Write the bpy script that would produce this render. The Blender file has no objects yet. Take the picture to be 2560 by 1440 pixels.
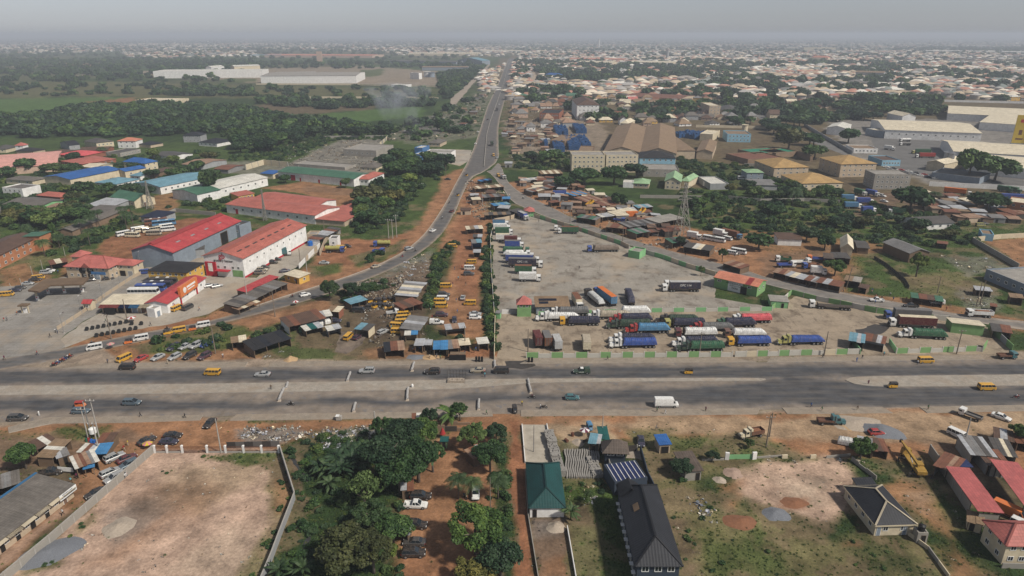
import bpy,math,random
import numpy as np
from mathutils import Vector,Matrix
sc=bpy.context.scene
RAD=math.radians;PI=math.pi;RR=random.Random;RG=np.random.default_rng;cos,sin,atan2=math.cos,math.sin,math.atan2
PXW,PXH,FPX=2560.0,1440.0,1707.0
CAM_H,PITCH=95.0,RAD(20.4)
cam_data=bpy.data.cameras.new('camera');cam=bpy.data.objects.new('camera',cam_data)
sc.collection.objects.link(cam)
cam_data.sensor_width=36.0;cam_data.lens=36.0*FPX/PXW
cam_data.clip_start=1.0;cam_data.clip_end=120000.0
cam.location=(0,0,CAM_H);cam.rotation_euler=(PI/2-PITCH,0,0)
sc.camera=cam
SUN_AZ,SUN_EL=RAD(122.0),RAD(46.0)
world=bpy.data.worlds.new('World');sc.world=world;world.use_nodes=True
wn=world.node_tree;wn.nodes.clear()
w_out=wn.nodes.new('ShaderNodeOutputWorld');w_bg=wn.nodes.new('ShaderNodeBackground')
w_sky=wn.nodes.new('ShaderNodeTexSky');w_sky.sky_type='NISHITA';w_sky.sun_disc=False
w_sky.sun_elevation=SUN_EL;w_sky.sun_rotation=SUN_AZ;w_sky.air_density=1.0;w_sky.dust_density=0.5;w_sky.ozone_density=1.0
w_hs=wn.nodes.new('ShaderNodeHueSaturation');w_hs.inputs['Saturation'].default_value=0.3
wn.links.new(w_sky.outputs[0],w_hs.inputs['Color']);w_bg.inputs['Color'].default_value=(1,1,1,1)
w_t=wn.nodes.new('ShaderNodeMix');w_t.data_type='RGBA';w_t.blend_type='MULTIPLY';w_t.inputs[0].default_value=1.0;w_t.inputs[7].default_value=(.93,.98,1.10,1)
wn.links.new(w_hs.outputs[0],w_t.inputs[6]);wn.links.new(w_t.outputs[2],w_bg.inputs['Color'])
wn.links.new(w_bg.outputs[0],w_out.inputs['Surface'])
w_bg.inputs['Strength'].default_value=0.055
sun_d=bpy.data.lights.new('sun','SUN');sun_d.energy=3.5;sun_d.angle=RAD(5.0);sun_d.color=(1.0,0.93,0.82)
sun=bpy.data.objects.new('sun',sun_d);sc.collection.objects.link(sun)
sd=Vector((sin(SUN_AZ)*cos(SUN_EL),cos(SUN_AZ)*cos(SUN_EL),sin(SUN_EL)))
sun.rotation_euler=(-sd).to_track_quat('-Z','Y').to_euler();sun.location=(300,-200,400)
sc.view_settings.view_transform='Standard';sc.view_settings.look='None'
sc.view_settings.gamma=1.0;sc.view_settings.exposure=0.38;sc.view_settings.use_curve_mapping=False
try:
 sc.cycles.use_denoising=True;sc.cycles.max_bounces=5;sc.cycles.diffuse_bounces=2;sc.cycles.glossy_bounces=2
 sc.cycles.transmission_bounces=2;sc.cycles.transparent_max_bounces=6;sc.cycles.volume_bounces=0
except Exception:pass
COL=sc.collection
CP,SP=cos(PITCH),sin(PITCH)
def G(px,py,z=0.0):
 a=(px-PXW/2)/FPX;b=(PXH/2-py)/FPX
 dx,dy,dz=a,CP+b*SP,-SP+b*CP
 t=(z-CAM_H)/dz
 return Vector((dx*t,dy*t,z))
def GA(pts,z=0.0):return np.array([G(p[0],p[1],z)[:2]for p in pts])
def deg_of(p,q,z=0.0):
 d=G(*q,z)-G(*p,z);return math.degrees(atan2(d.y,d.x))
class MB:
 def __init__(s):s.v=[];s.f=[];s.m=[]
 def add(s,vs,fs,mi=0):
  o=len(s.v);s.v+=[tuple(v)for v in vs];s.f+=[tuple(i+o for i in f)for f in fs];s.m+=[mi]*len(fs);return s
 def box(s,x0,x1,y0,y1,z0,z1,mi=0):
  return s.add([(x0,y0,z0),(x1,y0,z0),(x1,y1,z0),(x0,y1,z0),(x0,y0,z1),(x1,y0,z1),(x1,y1,z1),(x0,y1,z1)],
[(0,3,2,1),(4,5,6,7),(0,1,5,4),(1,2,6,5),(2,3,7,6),(3,0,4,7)],mi)
 def bar(s,p,q,w,mi=0,h=None):
  p=Vector(p);q=Vector(q);d=q-p
  if d.length<1e-6:return s
  d.normalize();up=Vector((0,0,1))if abs(d.z)<.95 else Vector((1,0,0))
  a=d.cross(up).normalized()*w*.5;b=a.cross(d).normalized()*(h or w)*.5
  return s.add([p-a-b,p+a-b,p+a+b,p-a+b,q-a-b,q+a-b,q+a+b,q-a+b],
[(0,3,2,1),(4,5,6,7),(0,1,5,4),(1,2,6,5),(2,3,7,6),(3,0,4,7)],mi)
 def loft(s,secs,mi=0,caps=True):
  n=len(secs[0]);vs=[p for c in secs for p in c];fs=[]
  for i in range(len(secs)-1):
   for j in range(n):
    k=(j+1)%n;fs.append((i*n+j,i*n+k,(i+1)*n+k,(i+1)*n+j))
  if caps:fs.append(tuple(range(n))[::-1]);fs.append(tuple((len(secs)-1)*n+j for j in range(n)))
  return s.add(vs,fs,mi)
 def tube(s,pts,rad,n=6,mi=0):
  secs=[];pts=[Vector(p)for p in pts]
  for i,p in enumerate(pts):
   d=(pts[min(i+1,len(pts)-1)]-pts[max(i-1,0)]).normalized()
   up=Vector((0,0,1))if abs(d.z)<.9 else Vector((1,0,0))
   a=d.cross(up).normalized();b=a.cross(d).normalized();r=rad[i]if isinstance(rad,(list,tuple))else rad
   secs.append([p+a*cos(t)*r+b*sin(t)*r for t in[2*PI*k/n for k in range(n)]])
  return s.loft(secs,mi)
 def cyl(s,c,r,h,n=12,axis='z',mi=0,r2=None):
  r2=r if r2 is None else r2;secs=[]
  for t,rr in((0,r),(h,r2)):
   ring=[]
   for k in range(n):
    a=2*PI*k/n;u,v=rr*cos(a),rr*sin(a)
    ring.append((c[0]+u,c[1]+v,c[2]+t)if axis=='z' else(c[0]+u,c[1]+t,c[2]+v)if axis=='y' else(c[0]+t,c[1]+u,c[2]+v))
   secs.append(ring)
  return s.loft(secs,mi)
 def frus(s,b,t,mi=0):
  q=lambda r:[(r[0],-r[2],r[3]),(r[1],-r[2],r[3]),(r[1],r[2],r[3]),(r[0],r[2],r[3])]
  return s.add(q(b)+q(t),[(0,3,2,1),(4,5,6,7),(0,1,5,4),(1,2,6,5),(2,3,7,6),(3,0,4,7)],mi)
 def mesh(s,name,nmat=1,uv=False,smooth=False):
  me=bpy.data.meshes.new(name);me.from_pydata(s.v,[],s.f)
  for _ in range(nmat):me.materials.append(None)
  if nmat>1:me.polygons.foreach_set('material_index',s.m)
  if smooth:me.polygons.foreach_set('use_smooth',[True]*len(s.f))
  if uv:plane_uv(me)
  return me
def plane_uv(me):
 me.update();lay=me.uv_layers.new(name='UVMap');npoly=len(me.polygons)
 nor=np.empty(npoly*3,np.float32);me.polygons.foreach_get('normal',nor);nor=nor.reshape(-1,3)
 tot=np.empty(npoly,np.int32);me.polygons.foreach_get('loop_total',tot)
 li=np.empty(len(me.loops),np.int32);me.loops.foreach_get('vertex_index',li)
 co=np.empty(len(me.vertices)*3,np.float32);me.vertices.foreach_get('co',co);co=co.reshape(-1,3)
 u=np.stack([-nor[:,1],nor[:,0],np.zeros(npoly)],1);ln=np.linalg.norm(u,axis=1);u[ln<.05]=(1,0,0);u/=np.maximum(np.linalg.norm(u,axis=1),1e-6)[:,None]
 v=np.cross(nor,u);U=np.repeat(u,tot,0);V=np.repeat(v,tot,0);c=co[li]
 lay.data.foreach_set('uv',np.stack([(c*U).sum(1),(c*V).sum(1)],1).astype(np.float32).ravel())
def setmats(o,mats):
 if mats is None:return
 if not isinstance(mats,(list,tuple)):mats=[mats]
 for i,m in enumerate(mats):
  s=o.material_slots[i];s.link='OBJECT';s.material=m
def obj(name,me,mats=None,parent=None,loc=(0,0,0),rz=0.0,scale=None,rot=None):
 if isinstance(me,MB):me=me.mesh(name)
 o=bpy.data.objects.new(name,me);COL.objects.link(o)
 if parent is not None:o.parent=parent
 o.location=loc
 if rot is not None:o.rotation_euler=rot
 elif rz:o.rotation_euler=(0,0,rz)
 if scale is not None:o.scale=scale if isinstance(scale,(tuple,list))else(scale,)*3
 setmats(o,mats);return o
def tag(o,label=None,cat=None,group=None,kind=None):
 if label:o['label']=label
 if cat:o['category']=cat
 if group:o['group']=group
 if kind:o['kind']=kind
 return o
def thing(name,label,cat,loc=(0,0,0),rz=0.0,group=None):
 o=bpy.data.objects.new(name,None);COL.objects.link(o);o.location=loc;o.rotation_euler=(0,0,rz);o.empty_display_size=.5
 return tag(o,label,cat,group)
OBST=[]
def inside(P,poly):
 x,y=P[:,0],P[:,1];c=np.zeros(len(P),bool);n=len(poly)
 for i in range(n):
  x0,y0=poly[i];x1,y1=poly[(i+1)%n]
  if y0==y1:continue
  k=((y0>y)!=(y1>y))&(x<(x1-x0)*(y-y0)/(y1-y0)+x0);c^=k
 return c
def free(P,polys=None):
 ok=np.ones(len(P),bool)
 for q in(OBST if polys is None else polys):
  b0=q.min(0);b1=q.max(0);k=np.where(ok&(P[:,0]>b0[0])&(P[:,0]<b1[0])&(P[:,1]>b0[1])&(P[:,1]<b1[1]))[0]
  if len(k):ok[k[inside(P[k],q)]]=False
 return ok
def sdist(P,poly):
 d=np.full(len(P),1e9);n=len(poly)
 for i in range(n):
  a=poly[i];b=poly[(i+1)%n];ab=b-a;L=(ab**2).sum()
  t=np.clip(((P-a)@ab)/max(L,1e-9),0,1);d=np.minimum(d,np.hypot(*(P-a-t[:,None]*ab).T))
 return np.where(inside(P,poly),d,-d)
def scatter(poly_px,n,seed=0,world=False):
 q=np.array(poly_px,float)if world else GA(poly_px);b0,b1=q.min(0),q.max(0);r=RG(seed);out=[];got=0
 for _ in range(60):
  p=r.uniform(b0,b1,(max(n*3,50),2));p=p[inside(p,q)];out.append(p);got+=len(p)
  if got>=n:break
 return np.concatenate(out)[:n]
def area(poly_px):
 q=GA(poly_px);x,y=q.T;return abs((x*np.roll(y,-1)-y*np.roll(x,-1)).sum())/2
_lat=RG(3).random((256,256))
def vnoise(P,s):
 x=P[:,0]/s+1000;y=P[:,1]/s+1000;i=np.floor(x).astype(int);j=np.floor(y).astype(int);u=x-i;v=y-j
 u=u*u*(3-2*u);v=v*v*(3-2*v);g=lambda a,b:_lat[a&255,b&255]
 return(g(i,j)*(1-u)+g(i+1,j)*u)*(1-v)+(g(i,j+1)*(1-u)+g(i+1,j+1)*u)*v
def fnoise(P,s,o=3):
 r=0;a=1;t=0
 for k in range(o):r=r+a*vnoise(P+37.7*k,s/2**k);t+=a;a*=.55
 return r/t
MATS={}
def nodes(name):
 m=bpy.data.materials.new(name);m.use_nodes=True;t=m.node_tree;b=t.nodes['Principled BSDF'];return m,t,b
def N(t,typ,**kw):
 n=t.nodes.new(typ)
 for k,v in kw.items():
  if k.startswith('i_'):
   key=k[2:];n.inputs[int(key)if key.isdigit()else key.replace('_',' ')].default_value=v
  else:setattr(n,k,v)
 return n
def mixc(t,fac,a,b,mode='MIX'):
 n=t.nodes.new('ShaderNodeMix');n.data_type='RGBA';n.blend_type=mode
 for s,v in((0,fac),(6,a),(7,b)):
  if hasattr(v,'is_linked')or hasattr(v,'links'):t.links.new(v,n.inputs[s])
  else:n.inputs[s].default_value=v if s==0 or len(v)==4 else(*v,1)
 return n.outputs[2]
def ramp(t,src,stops):
 r=t.nodes.new('ShaderNodeValToRGB');t.links.new(src,r.inputs[0]);e=r.color_ramp.elements
 while len(e)<len(stops):e.new(.5)
 for k,(p,c)in enumerate(stops):e[k].position=p;e[k].color=(c,c,c,1)if isinstance(c,(int,float))else(*c,1)
 return r.outputs[0]
def noise(t,vec,scale,detail=4,rough=.6):
 n=N(t,'ShaderNodeTexNoise',i_Scale=scale,i_Detail=detail,i_Roughness=rough)
 if vec is not None:t.links.new(vec,n.inputs['Vector'])
 return n.outputs[0]
def mat(name,c,rough=.8,var=.25,sc_=1.2,spec=.3,metal=0.0,dirt=0.0,dirtc=(.30,.22,.15),streak=0.0,rib=0.0,bump=0.0,coat=0.0,coord='Object',objvar=0.0):
 if name in MATS:return MATS[name]
 m,t,b=nodes(name);L=t.links
 tc=N(t,'ShaderNodeTexCoord');vec=tc.outputs['UV' if(streak or rib)else coord]
 n1=noise(t,vec if not streak else tc.outputs['Object'],sc_);f=ramp(t,n1,[(.25,1-var),(.75,1+var*.6)])
 col=mixc(t,1.0,c,f,'MULTIPLY')
 if streak:
  mp=N(t,'ShaderNodeMapping');mp.inputs['Scale'].default_value=(1.6,.12,1);L.new(vec,mp.inputs[0])
  s=ramp(t,noise(t,mp.outputs[0],1.0,5,.7),[(.42,0.0),(.72,streak)]);col=mixc(t,s,col,dirtc)
 if rib:
  br=N(t,'ShaderNodeTexBrick',i_Scale=.42);br.inputs['Color1'].default_value=(1.06,1.05,1.04,1);br.inputs['Color2'].default_value=(.80,.80,.80,1);br.inputs['Mortar'].default_value=(.62,.60,.58,1);br.inputs['Mortar Size'].default_value=.012;br.inputs['Bias'].default_value=-.3;L.new(vec,br.inputs[0]);col=mixc(t,.95,col,mixc(t,1.0,col,br.outputs[0],'MULTIPLY'))
 if dirt:
  d=ramp(t,noise(t,tc.outputs['Object'],sc_*2.3,6,.7),[(.42,0.0),(.75,dirt)]);col=mixc(t,d,col,dirtc)
 if objvar:
  oi=N(t,'ShaderNodeObjectInfo');v=ramp(t,oi.outputs['Random'],[(0,1-objvar),(1,1+objvar)]);col=mixc(t,1.0,col,v,'MULTIPLY')
 L.new(col,b.inputs['Base Color']);b.inputs['Roughness'].default_value=rough;b.inputs['Metallic'].default_value=metal
 b.inputs['Specular IOR Level'].default_value=spec
 if coat:b.inputs['Coat Weight'].default_value=coat
 if rib:
  w=N(t,'ShaderNodeTexWave',i_Scale=rib);w.bands_direction='X';L.new(vec,w.inputs['Vector'])
  bp=N(t,'ShaderNodeBump',i_Strength=.35,i_Distance=.05);L.new(w.outputs[0],bp.inputs['Height']);L.new(bp.outputs[0],b.inputs['Normal'])
 elif bump:
  bp=N(t,'ShaderNodeBump',i_Strength=bump,i_Distance=.08);L.new(noise(t,tc.outputs['Object'],sc_*4,5),bp.inputs['Height']);L.new(bp.outputs[0],b.inputs['Normal'])
 MATS[name]=m;return m
def srgb(r,g,b):
 f=lambda c:((c/255+.055)/1.055)**2.4 if c>10 else c/3295
 return(f(r),f(g),f(b))
PC=dict(white=(.72,.72,.70),cream=(.62,.55,.40),black=(.012,.012,.014),navy=(.012,.018,.05),grey=(.13,.135,.14),dgrey=(.045,.047,.05),silver=(.42,.43,.43),
red=(.33,.02,.02),maroon=(.09,.012,.018),yellow=(.62,.33,.02),orange=(.62,.16,.03),blue=(.02,.07,.30),lblue=(.06,.20,.36),teal=(.03,.13,.15),green=(.015,.10,.05),dgreen=(.012,.045,.03),
beige=(.40,.35,.27),bronze=(.20,.16,.13),purple=(.045,.012,.03),olive=(.35,.33,.10),brown=(.13,.06,.04),pink=(.62,.10,.12),bluegrey=(.09,.14,.18),rust=(.16,.06,.03))
def paint(c):return mat('paint_'+c,PC[c],rough=.38,var=.10,sc_=1.5,spec=.5,dirt=.45,dirtc=(.26,.20,.15),metal=.25 if c in('silver','grey','beige','bronze','bluegrey')else 0.0,coat=.15)
def tarp(c):return mat('tarp_'+c,PC[c],rough=.62,var=.4,sc_=1.0,spec=.25,dirt=.5,dirtc=(.25,.21,.17),bump=.6)
def box_paint(c):return mat('boxpaint_'+c,PC[c],rough=.6,var=.25,sc_=.8,dirt=.6,dirtc=(.22,.15,.10))
GLASS=mat('dark_glass',(.018,.024,.03),rough=.08,var=.1,spec=.6)
TYRE=mat('tyre_rubber',(.02,.02,.02),rough=.9,var=.3)
RIM=mat('wheel_rim',(.35,.35,.35),rough=.45,metal=.6)
LAMP=mat('headlamp_glass',(.75,.75,.72),rough=.15)
TAIL=mat('tail_lamp',(.35,.02,.015),rough=.25)
STEEL=mat('dark_steel',(.03,.03,.032),rough=.6,dirt=.3)
CHROME=mat('bare_metal',(.35,.35,.36),rough=.45,metal=.7)
def wallm(n,c,**k):return mat('wall_'+n,c,rough=.9,var=.22,sc_=.35,dirt=.45,dirtc=(c[0]*.45+.03,c[1]*.42+.025,c[2]*.38+.02),bump=.15,**k)
WC={k:wallm(k,c)for k,c in dict(white=(.74,.73,.71),cream=(.58,.50,.36),yellow=(.58,.36,.08),orange=(.42,.18,.09),grey=(.30,.31,.32),bluegrey=(.22,.26,.31),beige=(.46,.37,.27),
block=(.30,.28,.25),brick=(.26,.10,.06),lblue=(.25,.45,.58),navy=(.035,.05,.075),green=(.20,.42,.20),lgreen=(.19,.34,.14),offwhite=(.50,.48,.43),red=(.42,.02,.035),wood=(.15,.10,.065),tin=(.22,.22,.22),brown=(.22,.15,.10),blue=(.06,.16,.34),pinkish=(.50,.36,.28),dark=(.05,.045,.04)).items()}
def roofm(n,c,streak=.5,dirtc=(.16,.10,.07),rib=.55,**k):return mat('roof_'+n,c,rough=.62,var=.3,sc_=.22,streak=streak,dirtc=dirtc,rib=rib,spec=.35,**k)
RC={k:roofm(k,c,s,d)for k,(c,s,d)in dict(
red=((.38,.045,.052),.5,(.50,.14,.12)),pinkred=((.45,.14,.12),.5,(.30,.10,.08)),pink=((.68,.34,.29),.45,(.55,.30,.22)),faded=((.42,.13,.10),.55,(.28,.10,.07)),orange=((.55,.22,.14),.5,(.36,.10,.07)),brightpink=((.62,.10,.11),.3,(.5,.12,.1)),salmon=((.40,.11,.105),.45,(.45,.11,.1)),
blue=((.025,.11,.34),.25,(.05,.10,.22)),lblue=((.13,.28,.36),.4,(.25,.33,.35)),navy=((.018,.03,.10),.15,(.05,.05,.1)),green=((.05,.14,.09),.5,(.10,.16,.11)),teal=((.008,.055,.055),.12,(.02,.05,.05)),dteal=((.012,.09,.085),.12,(.02,.06,.05)),brightgreen=((.02,.20,.12),.3,(.05,.14,.09)),palegreen=((.27,.42,.24),.4,(.20,.28,.17)),
charcoal=((.018,.020,.026),.12,(.04,.04,.045)),black=((.022,.022,.024),.3,(.06,.05,.045)),grey=((.20,.20,.20),.6,(.14,.11,.09)),asbestos=((.15,.135,.12),.7,(.075,.065,.055)),dgrey=((.075,.072,.07),.6,(.10,.08,.065)),silver=((.40,.42,.45),.6,(.24,.20,.17)),white=((.62,.61,.56),.5,(.45,.40,.32)),cream=((.66,.59,.45),.45,(.42,.34,.22)),
tan=((.25,.172,.105),.6,(.17,.11,.07)),ochre=((.42,.27,.11),.5,(.30,.20,.10)),brown=((.11,.065,.045),.6,(.07,.045,.035)),rust=((.20,.085,.05),.8,(.10,.045,.03)),rustlight=((.33,.22,.15),.8,(.17,.075,.045)),bluesheet=((.05,.20,.42),.3,(.10,.20,.30)),thatch=((.11,.085,.07),.8,(.06,.045,.035)),concrete=((.32,.30,.27),.6,(.18,.16,.14)),solar=((.01,.015,.04),.1,(.03,.03,.05))).items()}
FRAME=mat('window_frame',(.7,.7,.68),rough=.5,var=.1)
DFRAME=mat('window_frame_brown',(.10,.07,.05),rough=.6)
CONC=mat('cast_concrete',(.36,.34,.31),rough=.92,var=.2,sc_=.8,dirt=.5,dirtc=(.18,.16,.14),bump=.2)
KERB=mat('kerb_concrete',(.40,.37,.33),rough=.92,var=.25,sc_=.6,dirt=.5,dirtc=(.24,.19,.14))
WOODP=mat('pole_wood',(.20,.165,.13),rough=.9,dirt=.4,dirtc=(.09,.07,.055))
BARK=mat('bark',(.13,.105,.085),rough=.95,var=.3,sc_=3,bump=.5)
RUST=mat('rusty_iron',(.13,.055,.035),rough=.85,var=.4,sc_=3)
TIMBER=mat('timber',(.17,.12,.08),rough=.9,var=.3,sc_=3)
PLASTIC=mat('blue_plastic',(.02,.12,.42),rough=.4)
BLACKP=mat('black_plastic',(.012,.012,.013),rough=.5)
WHITEP=mat('white_plastic',(.75,.75,.73),rough=.45,dirt=.2)
CL=dict(red=(.250,.115,.062),orange=(.285,.150,.080),brown=(.155,.105,.072),dkbrown=(.085,.062,.047),sand=(.330,.245,.160),pale=(.40,.315,.235),pink=(.43,.30,.225),grass=(.070,.108,.038),
dgrass=(.036,.064,.028),bgrass=(.088,.155,.052),olive=(.165,.145,.075),conc=(.26,.235,.205),rubble=(.20,.18,.16),ash=(.12,.115,.115),grey=(.22,.205,.19),wet=(.05,.045,.042),dust=(.27,.215,.165))
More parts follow.
